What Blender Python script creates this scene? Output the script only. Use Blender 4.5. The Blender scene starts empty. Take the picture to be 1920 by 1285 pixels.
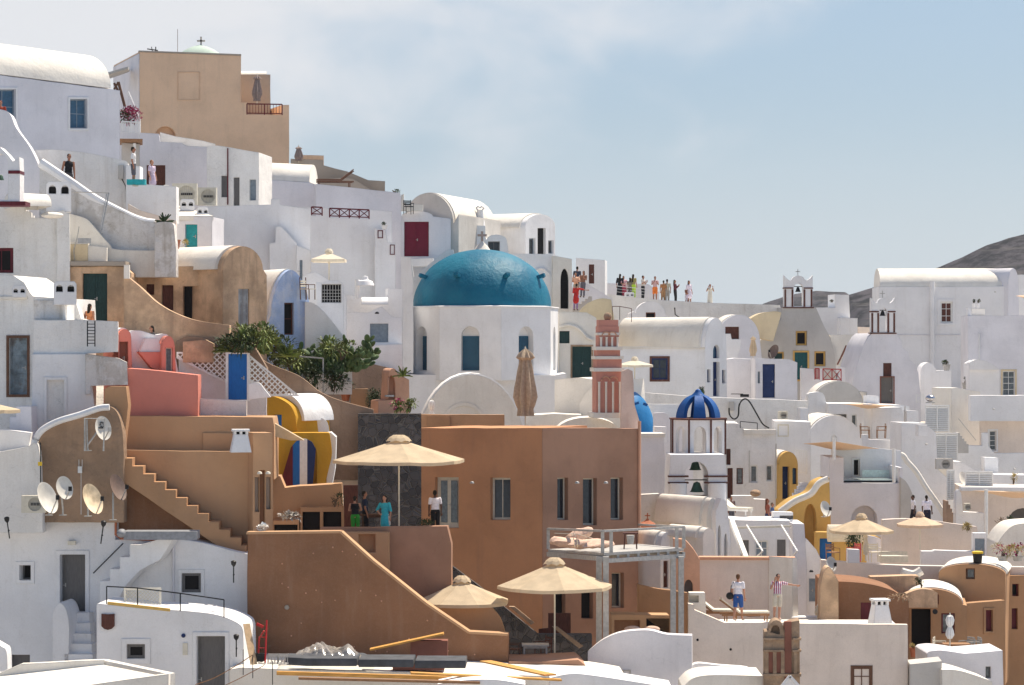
import bpy, bmesh, math, random
from math import sin, cos, radians, pi, sqrt
from mathutils import Vector, Matrix, geometry, noise
random.seed(7)
SC = bpy.context.scene
COL = SC.collection
# ---------------------------------------------------------------- camera, sky, sun, exposure
FPX, CX, CY = 5000.0, 960.0, 642.5
cam = bpy.data.cameras.new('camera'); cam.sensor_width = 36; cam.lens = FPX/1920*36
cam.clip_start = 1; cam.clip_end = 9000
camo = bpy.data.objects.new('camera', cam); COL.objects.link(camo)
camo.location = (0, 0, 0); camo.rotation_euler = (radians(90), 0, 0)
SC.camera = camo
SUN_EL, SUN_ROT = 61.0, 43.0          # rotation measured from +Y towards +X
sd = Vector((sin(radians(SUN_ROT))*cos(radians(SUN_EL)), cos(radians(SUN_ROT))*cos(radians(SUN_EL)), sin(radians(SUN_EL))))
sl = bpy.data.lights.new('sun', 'SUN'); sl.energy = 4.2; sl.angle = radians(0.5); sl.color = (1.0, .885, .72)
so = bpy.data.objects.new('sun', sl); COL.objects.link(so)
so.rotation_euler = sd.to_track_quat('Z', 'Y').to_euler(); so.location = (0, 60, 80)
W = bpy.data.worlds.new('World'); SC.world = W; W.use_nodes = True
nt = W.node_tree; nt.nodes.clear()
def N(nt, t, **k):
    n = nt.nodes.new(t)
    for a, b in k.items():
        if a.startswith('i_'): n.inputs[a[2:].replace('_', ' ')].default_value = b
        else: setattr(n, a, b)
    return n
def mathn(nt, op, a, b=None, clamp=False):
    n = nt.nodes.new('ShaderNodeMath'); n.operation = op; n.use_clamp = clamp
    for i, x in enumerate((a, b)):
        if x is None: continue
        if isinstance(x, (int, float)): n.inputs[i].default_value = x
        else: nt.links.new(x, n.inputs[i])
    return n.outputs[0]
def mixc(nt, fac, a, b, mode='MIX'):
    n = nt.nodes.new('ShaderNodeMix'); n.data_type = 'RGBA'; n.blend_type = mode
    for s, x in ((n.inputs[0], fac), (n.inputs[6], a), (n.inputs[7], b)):
        if isinstance(x, (int, float)): s.default_value = x
        elif isinstance(x, tuple): s.default_value = (*x, 1)
        else: nt.links.new(x, s)
    return n.outputs[2]
def ramp(nt, src, lo, hi, a=0.0, b=1.0):
    n = nt.nodes.new('ShaderNodeMapRange'); n.interpolation_type = 'SMOOTHSTEP'
    n.inputs[1].default_value = lo; n.inputs[2].default_value = hi
    n.inputs[3].default_value = a; n.inputs[4].default_value = b
    nt.links.new(src, n.inputs[0]); return n.outputs[0]
sky = N(nt, 'ShaderNodeTexSky', sky_type='NISHITA', sun_disc=False)
sky.sun_elevation = radians(SUN_EL); sky.sun_rotation = radians(SUN_ROT)
sky.altitude = 100; sky.air_density = 1.0; sky.dust_density = 1.6; sky.ozone_density = 1.2
tc = N(nt, 'ShaderNodeTexCoord')
sep = N(nt, 'ShaderNodeSeparateXYZ'); nt.links.new(tc.outputs['Generated'], sep.inputs[0])
mp = N(nt, 'ShaderNodeMapping'); mp.inputs['Scale'].default_value = (8, 8, 13); mp.inputs['Location'].default_value = (.9, 0, .35)
nt.links.new(tc.outputs['Generated'], mp.inputs[0])
n1 = N(nt, 'ShaderNodeTexNoise', i_Scale=2.0, i_Detail=6.0, i_Roughness=.48, i_Distortion=.25); nt.links.new(mp.outputs[0], n1.inputs['Vector'])
n2 = N(nt, 'ShaderNodeTexNoise', i_Scale=.9, i_Detail=2.0); nt.links.new(mp.outputs[0], n2.inputs['Vector'])
# cloud cover: thick bank in the west (towards -X), thinning out to clear sky in the east
bank = mathn(nt, 'ADD', mathn(nt, 'MULTIPLY', sep.outputs[0], -2.1), mathn(nt, 'MULTIPLY', sep.outputs[2], 5.2))
cov = mathn(nt, 'ADD', mathn(nt, 'ADD', bank, mathn(nt, 'MULTIPLY', n1.outputs[0], 1.1)), mathn(nt, 'MULTIPLY', n2.outputs[0], .5))
near = ramp(nt, sep.outputs[2], .13, .40, 1.0, 0.0)      # haze and cloud bank only low over the horizon, ahead
ahead = ramp(nt, sep.outputs[1], .0, .6, 0.15, 1.0)
cmask = mathn(nt, 'MULTIPLY', mathn(nt, 'MULTIPLY', ramp(nt, cov, 1.12, 1.72, 0, .93), near), ahead)
low = ramp(nt, sep.outputs[2], -.02, .10, 1.0, 0.0)
skyc = mixc(nt, mathn(nt, 'MULTIPLY', near, .6), sky.outputs[0], (2.6, 3.7, 5.0))
skyc = mixc(nt, mathn(nt, 'MULTIPLY', low, .55), skyc, (6.6, 7.0, 7.3))
final = mixc(nt, cmask, skyc, (6.3, 6.35, 6.55))
bg = N(nt, 'ShaderNodeBackground'); bg.inputs[1].default_value = 0.078
nt.links.new(final, bg.inputs[0])
wo = N(nt, 'ShaderNodeOutputWorld'); nt.links.new(bg.outputs[0], wo.inputs[0])
SC.view_settings.view_transform = 'Standard'; SC.view_settings.look = 'None'
SC.view_settings.exposure = 0.74; SC.view_settings.gamma = 1
try: SC.cycles.max_bounces = 8; SC.cycles.diffuse_bounces = 6
except Exception: pass

# ---------------------------------------------------------------- materials
MATS = {}
def plaster(name, col, mott=.10, dirt=.18, dcol=(.30, .26, .22), rough=.92, bump=.35, col2=None, scale=1.0, bev=.05, patch=0):
    m = bpy.data.materials.new(name); m.use_nodes = True; t = m.node_tree; b = t.nodes['Principled BSDF']
    tc = N(t, 'ShaderNodeTexCoord'); geo = N(t, 'ShaderNodeNewGeometry')
    pos = geo.outputs['Position']
    def noi(sc, det, mapsc=None, ro=.55):
        n = N(t, 'ShaderNodeTexNoise', i_Scale=sc, i_Detail=det, i_Roughness=ro)
        if mapsc:
            mm = N(t, 'ShaderNodeMapping'); mm.inputs['Scale'].default_value = mapsc; t.links.new(pos, mm.inputs[0]); t.links.new(mm.outputs[0], n.inputs['Vector'])
        else: t.links.new(pos, n.inputs['Vector'])
        return n.outputs[0]
    big = noi(.55*scale, 5)
    c2 = col2 or tuple(c*(1-mott*1.6) for c in col)
    base = mixc(t, ramp(t, big, .35, .68), col, c2)
    streak = noi(1.0, 6, (3.2, 3.2, .38), .62)
    sp = noi(2.1, 7, None, .7)
    d = mathn(t, 'MULTIPLY', ramp(t, streak, .50, .78), dirt)
    base = mixc(t, d, base, dcol)
    d2 = mathn(t, 'MULTIPLY', ramp(t, sp, .60, .76), dirt*1.1)
    base = mixc(t, d2, base, dcol)
    if patch:
        pn = noi(.8, 8, None, .66)
        base = mixc(t, mathn(t, 'MULTIPLY', ramp(t, pn, .52, .60), patch), base, dcol)
    fine = noi(16, 4, None, .7); edge = N(t, 'ShaderNodeTexVoronoi', feature='DISTANCE_TO_EDGE', i_Scale=.75); wv = N(t, 'ShaderNodeTexNoise', i_Scale=2.5, i_Detail=4.0)
    vm = N(t, 'ShaderNodeVectorMath', operation='MULTIPLY_ADD'); t.links.new(pos, wv.inputs['Vector']); t.links.new(wv.outputs['Color'], vm.inputs[0]); vm.inputs[1].default_value = (.9, .9, .9); t.links.new(pos, vm.inputs[2]); t.links.new(vm.outputs[0], edge.inputs['Vector'])
    base = mixc(t, mathn(t, 'MULTIPLY', ramp(t, fine, .42, .72), .10+dirt*.2), base, dcol)
    base = mixc(t, mathn(t, 'MULTIPLY', mathn(t, 'MULTIPLY', ramp(t, edge.outputs[0], .0, .012, 1.0, 0.0), ramp(t, big, .48, .56)), min(.35, .03+dirt*.6)), base, tuple(c*.6 for c in dcol))
    t.links.new(base, b.inputs['Base Color'])
    b.inputs['Roughness'].default_value = rough; b.inputs['Specular IOR Level'].default_value = .2
    h = mathn(t, 'ADD', mathn(t, 'MULTIPLY', noi(1.3, 3), 1.0), mathn(t, 'MULTIPLY', noi(9, 5), .22))
    bp = N(t, 'ShaderNodeBump'); bp.inputs['Strength'].default_value = bump; bp.inputs['Distance'].default_value = .12
    t.links.new(h, bp.inputs['Height'])
    if bev:
        bv = N(t, 'ShaderNodeBevel', samples=3); bv.inputs[0].default_value = bev
        t.links.new(bv.outputs[0], bp.inputs['Normal'])
    t.links.new(bp.outputs[0], b.inputs['Normal'])
    MATS[name] = m; return m
def simple(name, col, rough=.6, metal=0, var=.12, nscale=8, spec=.3, bump=0, trans=0, stretch=None):
    m = bpy.data.materials.new(name); m.use_nodes = True; t = m.node_tree; b = t.nodes['Principled BSDF']
    tc = N(t, 'ShaderNodeTexCoord')
    n = N(t, 'ShaderNodeTexNoise', i_Scale=float(nscale), i_Detail=5.0)
    if stretch:
        mm = N(t, 'ShaderNodeMapping'); mm.inputs['Scale'].default_value = stretch; t.links.new(tc.outputs['Object'], mm.inputs[0]); t.links.new(mm.outputs[0], n.inputs['Vector'])
    else: t.links.new(tc.outputs['Object'], n.inputs['Vector'])
    c = mixc(t, ramp(t, n.outputs[0], .3, .7), tuple(x*(1-var) for x in col), tuple(min(1, x*(1+var)) for x in col))
    t.links.new(c, b.inputs['Base Color'])
    b.inputs['Roughness'].default_value = rough; b.inputs['Metallic'].default_value = metal; b.inputs['Specular IOR Level'].default_value = spec
    if bump:
        bp = N(t, 'ShaderNodeBump'); bp.inputs['Strength'].default_value = bump; bp.inputs['Distance'].default_value = .03
        t.links.new(n.outputs[0], bp.inputs['Height']); t.links.new(bp.outputs[0], b.inputs['Normal'])
    if trans:
        t.nodes.remove(b); out = t.nodes['Material Output']
        a1 = N(t, 'ShaderNodeBsdfDiffuse'); a2 = N(t, 'ShaderNodeBsdfTranslucent'); mx = N(t, 'ShaderNodeMixShader'); mx.inputs[0].default_value = trans
        t.links.new(c, a1.inputs[0]); t.links.new(c, a2.inputs[0]); t.links.new(a1.outputs[0], mx.inputs[1]); t.links.new(a2.outputs[0], mx.inputs[2])
        t.links.new(mx.outputs[0], out.inputs[0])
    MATS[name] = m; return m
WH = plaster('white_lime_plaster', (.815, .815, .825), mott=.06, dirt=.20, dcol=(.52, .49, .45))
WD = plaster('weathered_white_plaster', (.81, .80, .78), mott=.08, dirt=.34, dcol=(.42, .38, .33), bump=.6)
WS = plaster('stained_white_plaster', (.72, .70, .68), mott=.12, dirt=.6, dcol=(.32, .27, .21), bump=.9, patch=.35)
WB = plaster('shade_tinted_white_plaster', (.76, .75, .785), mott=.07, dirt=.20, dcol=(.45, .46, .5))  # white plaster with the cool tone of shade put into its colour
WC = plaster('sun_tinted_white_plaster', (.80, .765, .70), mott=.07, dirt=.26, dcol=(.5, .44, .36))  # same white with warm sunlight put into its colour, mostly roofs and copings
WP = plaster('pinkish_white_plaster', (.80, .70, .62), mott=.08, dirt=.2, dcol=(.45, .36, .3))
PY = plaster('pale_yellow_plaster', (.74, .62, .42), mott=.1, dirt=.25, dcol=(.4, .3, .2))
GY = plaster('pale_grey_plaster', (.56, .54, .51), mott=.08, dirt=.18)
GB = plaster('grey_brown_plaster', (.42, .36, .30), mott=.08, dirt=.15)
BE = plaster('beige_plaster', (.79, .56, .385), mott=.07, dirt=.18, dcol=(.38, .3, .22))
OC = plaster('weathered_ochre_plaster', (.70, .48, .31), mott=.28, dirt=.8, dcol=(.36, .25, .17), bump=.8, patch=.35, scale=1.6)
TA = plaster('terracotta_tan_plaster', (.56, .285, .15), mott=.10, dirt=.26, dcol=(.32, .19, .13), bump=.25)
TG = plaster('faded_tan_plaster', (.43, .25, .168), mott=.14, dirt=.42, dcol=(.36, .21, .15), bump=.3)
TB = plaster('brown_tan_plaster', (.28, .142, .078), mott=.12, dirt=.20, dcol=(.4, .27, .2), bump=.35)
TL = plaster('light_tan_plaster', (.54, .33, .19), mott=.09, dirt=.26, dcol=(.42, .28, .18), bump=.3)
TR = plaster('sandy_tan_plaster', (.46, .27, .15), mott=.1, dirt=.3, dcol=(.38, .24, .15), bump=.35)
PK = plaster('coral_pink_plaster', (.66, .245, .19), mott=.08, dirt=.16, dcol=(.5, .2, .15))
PE = plaster('peach_plaster', (.74, .42, .28), mott=.12, dirt=.3, dcol=(.5, .3, .22))
YE = plaster('mustard_yellow_plaster', (.62, .34, .04), mott=.1, dirt=.2, dcol=(.4, .22, .05))
YO = plaster('yellow_ochre_plaster', (.66, .42, .14), mott=.1, dirt=.25, dcol=(.45, .28, .1))
LB = plaster('light_blue_limewash', (.42, .57, .86), mott=.12, dirt=.8, dcol=(.72, .76, .84), bump=.5, scale=2.0, patch=.3)
DT = plaster('teal_dome_paint', (.006, .125, .215), mott=.12, dirt=.22, dcol=(.01, .12, .2), rough=.55, bump=.7, col2=(.012, .16, .25))
DB = plaster('blue_dome_paint', (.02, .19, .46), mott=.1, dirt=.3, dcol=(.05, .25, .5), rough=.5, bump=.4)
BB = plaster('deep_blue_paint', (.012, .095, .33), mott=.1, dirt=.1, dcol=(.02, .14, .4), rough=.5, bump=.3)
RS = plaster('rose_plaster', (.60, .285, .225), mott=.1, dirt=.25, dcol=(.4, .2, .15), bev=.02)
EA = plaster('earthen_render', (.40, .27, .18), mott=.2, dirt=.6, dcol=(.24, .17, .12), bump=1.2, patch=.4)
GW = plaster('garden_wall_render', (.36, .25, .18), mott=.15, dirt=.5, dcol=(.2, .14, .1), bump=.6, patch=.3)
ST = plaster('weathered_sandstone', (.44, .31, .21), mott=.25, dirt=.7, dcol=(.2, .15, .11), bump=1.0, patch=.35, scale=3, bev=.02)
MB_ = plaster('maroon_brown_stone', (.13, .055, .045), mott=.2, dirt=.4, dcol=(.3, .2, .16), bev=0)
RD = plaster('red_brown_stone', (.25, .105, .075), mott=.2, dirt=.5, dcol=(.2, .1, .08), bev=.02)
def stonewall(name):
    m = bpy.data.materials.new(name); m.use_nodes = True; t = m.node_tree; b = t.nodes['Principled BSDF']
    geo = N(t, 'ShaderNodeNewGeometry')
    v = N(t, 'ShaderNodeTexVoronoi', feature='DISTANCE_TO_EDGE', i_Scale=3.4); v2 = N(t, 'ShaderNodeTexVoronoi', i_Scale=3.4)
    t.links.new(geo.outputs[0], v.inputs['Vector']); t.links.new(geo.outputs[0], v2.inputs['Vector'])
    s = N(t, 'ShaderNodeSeparateColor'); t.links.new(v2.outputs['Color'], s.inputs[0])
    c = mixc(t, s.outputs[0], (.055, .052, .054), (.13, .12, .118))
    c = mixc(t, ramp(t, v.outputs[0], .02, .06), (.15, .14, .13), c)
    t.links.new(c, b.inputs['Base Color']); b.inputs['Roughness'].default_value = .9
    bp = N(t, 'ShaderNodeBump'); bp.inputs['Distance'].default_value = .06; t.links.new(ramp(t, v.outputs[0], 0, .12), bp.inputs['Height']); t.links.new(bp.outputs[0], b.inputs['Normal'])
    MATS[name] = m; return m
SW = stonewall('dark_lava_stone')
def wood(name, a, bcol, rough=.6, sc=(1, 1, 8)):
    return simple(name, a, rough, var=.28, nscale=5, stretch=sc)
GL = simple('dark_window_glass', (.02, .026, .035), rough=.12, spec=.6, var=.3)
GG = simple('grey_window_glass', (.10, .12, .13), rough=.15, spec=.6, var=.3)
BK = simple('dark_interior', (.012, .011, .012), rough=.9)  # near-black colour stands in for the shade inside openings
MR = simple('maroon_paint', (.115, .012, .02), rough=.5, var=.25, stretch=(6, 6, .6), nscale=4)
RW = simple('red_brown_wood', (.10, .035, .025), rough=.6, var=.3, stretch=(6, 6, .6))
BW = simple('brown_wood', (.13, .065, .04), rough=.7, var=.3, stretch=(6, 6, .6))
DG = simple('dark_green_wood', (.012, .045, .045), rough=.55, var=.3, stretch=(6, 6, .6))
TE = simple('teal_paint', (.02, .33, .37), rough=.5)
BD = simple('blue_door_paint', (.01, .13, .42), rough=.5, stretch=(6, 6, .6))
NB = simple('navy_paint', (.012, .03, .11), rough=.5)
BS = simple('slate_blue_wood', (.05, .12, .2), rough=.5)
BT = simple('teal_blue_lattice', (.02, .12, .19), rough=.6)
GD = simple('grey_door_paint', (.13, .125, .125), rough=.5, stretch=(8, 8, .5), var=.15)
GS = simple('blue_grey_shutter', (.22, .27, .32), rough=.6)
WW = simple('white_woodwork', (.75, .75, .73), rough=.5, var=.05)
CW = simple('cream_woodwork', (.66, .62, .52), rough=.5, var=.06)
GP = simple('grey_painted_timber', (.42, .41, .39), rough=.7, var=.12)
OWD = simple('orange_plywood', (.62, .32, .08), rough=.55, var=.22, stretch=(.6, 5, 5), nscale=3)
WDN = simple('teak_wood', (.30, .16, .08), rough=.6, var=.25, stretch=(.6, 5, 5))
OLD = plaster('peeling_old_paint', (.24, .30, .34), mott=.3, dirt=.8, dcol=(.11, .07, .05), bump=.8, patch=.5, scale=4, bev=0)
PS = plaster('pale_grey_shutter_paint', (.42, .44, .46), mott=.2, dirt=.6, dcol=(.25, .2, .17), scale=4, bev=0)
CN = simple('cream_parasol_canvas', (.68, .565, .41), rough=.9, var=.09, nscale=2, trans=.35)
CN2 = simple('white_parasol_canvas', (.80, .74, .62), rough=.9, var=.05, trans=.35)
CN3 = simple('folded_parasol_canvas', (.42, .33, .24), rough=.95, var=.12, bump=.3)
CN4 = simple('mauve_brown_canvas', (.28, .22, .2), rough=.95, var=.12)
SAIL = simple('sand_shade_sail', (.70, .54, .40), rough=.9, var=.06, trans=.2)
SHT = simple('pink_beige_sheet', (.66, .46, .36), rough=.9, bump=.4)
ME = simple('galvanised_metal', (.45, .44, .42), rough=.45, metal=.6)
BI = simple('black_iron', (.02, .02, .022), rough=.5, metal=.3)
DI = simple('dish_enamel', (.62, .60, .55), rough=.5, var=.12, nscale=3)
DIR = simple('rusty_dish_enamel', (.62, .50, .34), rough=.6, var=.35, nscale=2.5)
DD = simple('brown_dish', (.17, .12, .10), rough=.6)
AC = simple('aircon_casing', (.60, .57, .48), rough=.5, var=.06)
BR = simple('bell_bronze', (.06, .12, .09), rough=.5, metal=.4)
CU = simple('charcoal_cushion', (.075, .08, .09), rough=.85, var=.2, nscale=3, bump=.2)
PL = simple('clear_plastic_sheet', (.40, .37, .34), rough=.3, var=.35, nscale=2, trans=.3, spec=.8)
t_ = PL.node_tree; o_ = t_.nodes['Material Output']; src = o_.inputs[0].links[0].from_socket; gl_ = N(t_, 'ShaderNodeBsdfGlossy'); gl_.inputs['Roughness'].default_value = .18; tr_ = N(t_, 'ShaderNodeBsdfTransparent')
lw = N(t_, 'ShaderNodeLayerWeight'); lw.inputs[0].default_value = .35; m1_ = N(t_, 'ShaderNodeMixShader'); m2_ = N(t_, 'ShaderNodeMixShader'); m2_.inputs[0].default_value = .10
t_.links.new(ramp(t_, lw.outputs['Facing'], 0, .9, .12, .85), m1_.inputs[0]); t_.links.new(tr_.outputs[0], m1_.inputs[1]); t_.links.new(src, m1_.inputs[2]); t_.links.new(m1_.outputs[0], m2_.inputs[1]); t_.links.new(gl_.outputs[0], m2_.inputs[2]); t_.links.new(m2_.outputs[0], o_.inputs[0])
TC = simple('terracotta_clay', (.42, .15, .08), rough=.8)
RED = simple('red_enamel', (.45, .02, .02), rough=.4)
CBL = simple('black_rubber', (.02, .02, .02), rough=.7)
YP = simple('yellow_plastic', (.75, .50, .03), rough=.5)
LF = simple('succulent_green', (.14, .18, .045), rough=.55, var=.65, nscale=1.8)
LF2 = simple('cactus_pad_green', (.07, .115, .04), rough=.6, var=.4, nscale=2.5)
LF3 = simple('dark_shrub_leaf', (.035, .06, .022), rough=.7, var=.4, nscale=3)
LF4 = simple('dry_straw_leaf', (.40, .32, .13), rough=.8, var=.3)
BG = simple('magenta_blossom', (.30, .03, .10), rough=.7, var=.4)
STM = simple('woody_stem', (.12, .08, .05), rough=.9)
SKN = simple('skin', (.48, .25, .165), rough=.55, var=.06)
SKD = simple('tanned_skin', (.34, .16, .10), rough=.55, var=.06)
STV = simple('stainless_kettle', (.5, .5, .52), rough=.2, metal=.9)
PW = simple('pool_water', (.46, .56, .57), rough=.06, spec=.6)
CLO = {}
def cloth(rgb):
    k = tuple(round(x, 3) for x in rgb)
    if k not in CLO: CLO[k] = simple('cloth', rgb, rough=.9, var=.1, nscale=12, bump=.15)
    return CLO[k]

# ---------------------------------------------------------------- geometry helpers
class Fr:
    """vertical wall plane: origin on the sight line of picture column px at q pixels per metre, turned by a degrees (a>0 recedes to the right)"""
    def __init__(s, px, q, a=0):
        D = FPX/q; s.Y = D; s.X = (px-CX)/FPX*D; s.a = radians(a); s.c = cos(s.a); s.s = sin(s.a)
    def S(s, px):
        k = (px-CX)/FPX; return (k*s.Y-s.X)/(s.c-k*s.s)
    def sz(s, px, py):
        t = s.S(px); return (t, (CY-py)/FPX*(s.Y+t*s.s))
    def P(s, u, v, z): return Vector((s.X+u*s.c-v*s.s, s.Y+u*s.s+v*s.c, z))
    def sh(s, v):
        n = Fr(CX, 40, 0); n.a = s.a; n.c = s.c; n.s = s.s; n.X = s.X-v*s.s; n.Y = s.Y+v*s.c; return n
    def at(s, px, py, v=0):
        f = s.sh(v); t, z = f.sz(px, py); return f.P(t, 0, z)
def wpt(px, py, q):
    D = FPX/q; return Vector(((px-CX)/FPX*D, D, (CY-py)/FPX*D))
def arc(x0, x1, y, top, n=16, y1=None, p=2.0):
    y1 = y if y1 is None else y1; o = []
    for i in range(n+1):
        t = pi*(1-i/n); c = cos(t); e = abs(sin(t))**(2/p)
        b = y+(y1-y)*i/n
        o.append(((x0+x1)/2+(x1-x0)/2*(abs(c)**(2/p))*(1 if c > 0 else -1), b+(top-(y+y1)/2)*e))
    return o
def crv(pts, n=5):
    o = []; m = len(pts)
    for i in range(m-1):
        p0 = pts[max(i-1, 0)]; p1 = pts[i]; p2 = pts[i+1]; p3 = pts[min(i+2, m-1)]
        for k in range(n):
            t = k/n
            o.append(tuple(.5*((2*p1[j])+(-p0[j]+p2[j])*t+(2*p0[j]-5*p1[j]+4*p2[j]-p3[j])*t*t+(-p0[j]+3*p1[j]-3*p2[j]+p3[j])*t**3) for j in range(2)))
    o.append(tuple(pts[-1])); return o
def steps(x0, y0, x1, y1, n):
    """zigzag from (x0,y0) to (x1,y1); going down to the right: tread then riser; going up: riser then tread"""
    o = [(x0, y0)]; dx = (x1-x0)/n; dy = (y1-y0)/n
    for i in range(n):
        if dy > 0: o += [(x0+dx*(i+1), y0+dy*i), (x0+dx*(i+1), y0+dy*(i+1))]
        else: o += [(x0+dx*i, y0+dy*(i+1)), (x0+dx*(i+1), y0+dy*(i+1))]
    return o
def wobble(poly, amp=.012):
    o = []; n = len(poly)
    for i in range(n):
        a = Vector(poly[i]); b = Vector(poly[(i+1) % n]); d = b-a; L = d.length
        o.append(tuple(a))
        if L > 1.0 and amp > 0:
            k = int(L/.8); nn = Vector((-d.y, d.x))/L
            for j in range(1, k+1):
                t = j/(k+1); o.append(tuple(a+d*t+nn*random.uniform(-amp, amp)))
    return o
class MB:
    def __init__(s): s.v = []; s.f = []
    def add(s, vs, fs):
        k = len(s.v); s.v += [Vector(x) for x in vs]; s.f += [tuple(i+k for i in f) for f in fs]; return s
    def prism(s, F, poly, v0, v1, holes=()):
        loops = [poly]+[h[0] for h in holes]
        flat = [p for l in loops for p in l]
        tris = geometry.tessellate_polygon([[Vector((p[0], p[1], 0)) for p in l] for l in loops])
        vs = [F.P(p[0], v0, p[1]) for p in flat]; n = len(flat); fs = [tuple(t) for t in tris]
        thr = [h for h in holes if h[1] is None]
        back = [F.P(p[0], v1, p[1]) for p in poly]; vs += back; m = len(poly)
        for i in range(m): fs.append((i, (i+1) % m, n+(i+1) % m, n+i))
        off = m; base = n+m; bl = [[Vector((p[0], p[1], 0)) for p in poly]]; bidx = list(range(n, n+m))
        for hp, r in holes:
            h = len(hp); vv = v1 if r is None else v0+r
            vs += [F.P(p[0], vv, p[1]) for p in hp]
            for i in range(h): fs.append((off+i, off+(i+1) % h, base+(i+1) % h, base+i))
            if r is None: bl.append([Vector((p[0], p[1], 0)) for p in hp]); bidx += list(range(base, base+h))
            else: fs.append(tuple(range(base, base+h)))
            off += h; base += h
        for t in geometry.tessellate_polygon(bl): fs.append(tuple(bidx[i] for i in t))
        return s.add(vs, fs)
    def box(s, c, d, rz=0, M=None):
        c = Vector(c); vs = []
        for x in (-.5, .5):
            for y in (-.5, .5):
                for z in (-.5, .5):
                    p = Vector((x*d[0], y*d[1], z*d[2]))
                    if M is not None: p = M @ p
                    if rz: p = Matrix.Rotation(rz, 3, 'Z') @ p
                    vs.append(c+p)
        return s.add(vs, [(0, 1, 3, 2), (4, 6, 7, 5), (0, 4, 5, 1), (2, 3, 7, 6), (0, 2, 6, 4), (1, 5, 7, 3)])
    def fbox(s, F, x0, x1, v0, v1, z0, z1):
        vs = [F.P(a, b, c) for a in (x0, x1) for b in (v0, v1) for c in (z0, z1)]
        return s.add(vs, [(0, 1, 3, 2), (4, 6, 7, 5), (0, 4, 5, 1), (2, 3, 7, 6), (0, 2, 6, 4), (1, 5, 7, 3)])
    def bar(s, a, b, w, h=None, seg=4):
        a = Vector(a); b = Vector(b); d = b-a
        if d.length < 1e-6: return s
        h = h or w; d.normalize(); up = Vector((0, 0, 1)) if abs(d.z) < .95 else Vector((0, 1, 0))
        x = d.cross(up).normalized(); y = x.cross(d)
        if seg == 4: cs = [(-.5, -.5), (.5, -.5), (.5, .5), (-.5, .5)]
        else: cs = [(.5*cos(2*pi*i/seg), .5*sin(2*pi*i/seg)) for i in range(seg)]
        n = len(cs); vs = [p+x*(c[0]*w)+y*(c[1]*h) for p in (a, b) for c in cs]
        return s.add(vs, [(i, (i+1) % n, n+(i+1) % n, n+i) for i in range(n)]+[tuple(range(n)), tuple(range(n, 2*n))])
    def tube(s, pts, r, seg=6, r2=None):
        pts = [Vector(p) for p in pts]; m = len(pts); vs = []
        for i, p in enumerate(pts):
            d = (pts[min(i+1, m-1)]-pts[max(i-1, 0)]).normalized(); up = Vector((0, 0, 1)) if abs(d.z) < .9 else Vector((0, 1, 0))
            x = d.cross(up).normalized(); y = x.cross(d); rr = r if r2 is None else r+(r2-r)*i/(m-1)
            vs += [p+x*cos(2*pi*k/seg)*rr+y*sin(2*pi*k/seg)*rr for k in range(seg)]
        fs = [(i*seg+k, i*seg+(k+1) % seg, (i+1)*seg+(k+1) % seg, (i+1)*seg+k) for i in range(m-1) for k in range(seg)]
        fs += [tuple(range(seg)), tuple(range((m-1)*seg, m*seg))]
        return s.add(vs, fs)
    def lathe(s, prof, c, seg=20, sx=1, sy=1, rot=0, M=None, mod=None):
        c = Vector(c); vs = []
        for j, (r, z) in enumerate(prof):
            for k in range(seg):
                t = 2*pi*k/seg+rot; rr = max(r, .0005)*(mod(t, z) if mod else 1); p = Vector((rr*cos(t)*sx, rr*sin(t)*sy, z))
                if M is not None: p = M @ p
                vs.append(c+p)
        m = len(prof); fs = [(i*seg+k, i*seg+(k+1) % seg, (i+1)*seg+(k+1) % seg, (i+1)*seg+k) for i in range(m-1) for k in range(seg)]
        fs += [tuple(range(seg)), tuple(range((m-1)*seg, m*seg))]
        return s.add(vs, fs)
    def ell(s, c, r, seg=12, M=None):
        n = 8; return s.lathe([(sin(pi*i/n)*1, -cos(pi*i/n)) for i in range(n+1)], c, seg, M=(M if M is not None else Matrix.Identity(3)) @ Matrix.Diagonal(Vector(r)))
    def build(s, name, mat, parent=None, smooth=38, origin=None):
        if name in SPLIT and parent is not None:
            ps = s.pieces()
            if len(ps) > 1:
                os_ = [p._build(name, mat, parent, smooth, origin) for p in ps]; return os_[0]
        return s._build(name, mat, parent, smooth, origin)
    def pieces(s):
        n = len(s.v); par = list(range(n))
        def fd(i):
            while par[i] != i: par[i] = par[par[i]]; i = par[i]
            return i
        for f in s.f:
            a = fd(f[0])
            for j in f[1:]: par[fd(j)] = a
        gr = {}
        for f in s.f: gr.setdefault(fd(f[0]), []).append(f)
        out = []
        for fs in gr.values():
            ids = sorted({i for f in fs for i in f}); mp_ = {k: i for i, k in enumerate(ids)}; m = MB(); m.v = [s.v[i] for i in ids]; m.f = [tuple(mp_[i] for i in f) for f in fs]; out.append(m)
        return out
    def _build(s, name, mat, parent=None, smooth=38, origin=None):
        org = origin if origin is not None else ORG.get(rootof(parent), Vector((0, 0, 0))) if parent else Vector((0, 0, 0))
        me = bpy.data.meshes.new(name); me.from_pydata([v-org for v in s.v], [], s.f); me.validate()
        bm = bmesh.new(); bm.from_mesh(me); bmesh.ops.recalc_face_normals(bm, faces=bm.faces); bm.to_mesh(me); bm.free()
        if smooth:
            me.shade_smooth(); me.set_sharp_from_angle(angle=radians(smooth))
        me.materials.append(mat)
        o = bpy.data.objects.new(name, me); COL.objects.link(o)
        if parent: o.parent = parent
        else: o.location = org
        return o
ORG = {}
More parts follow.
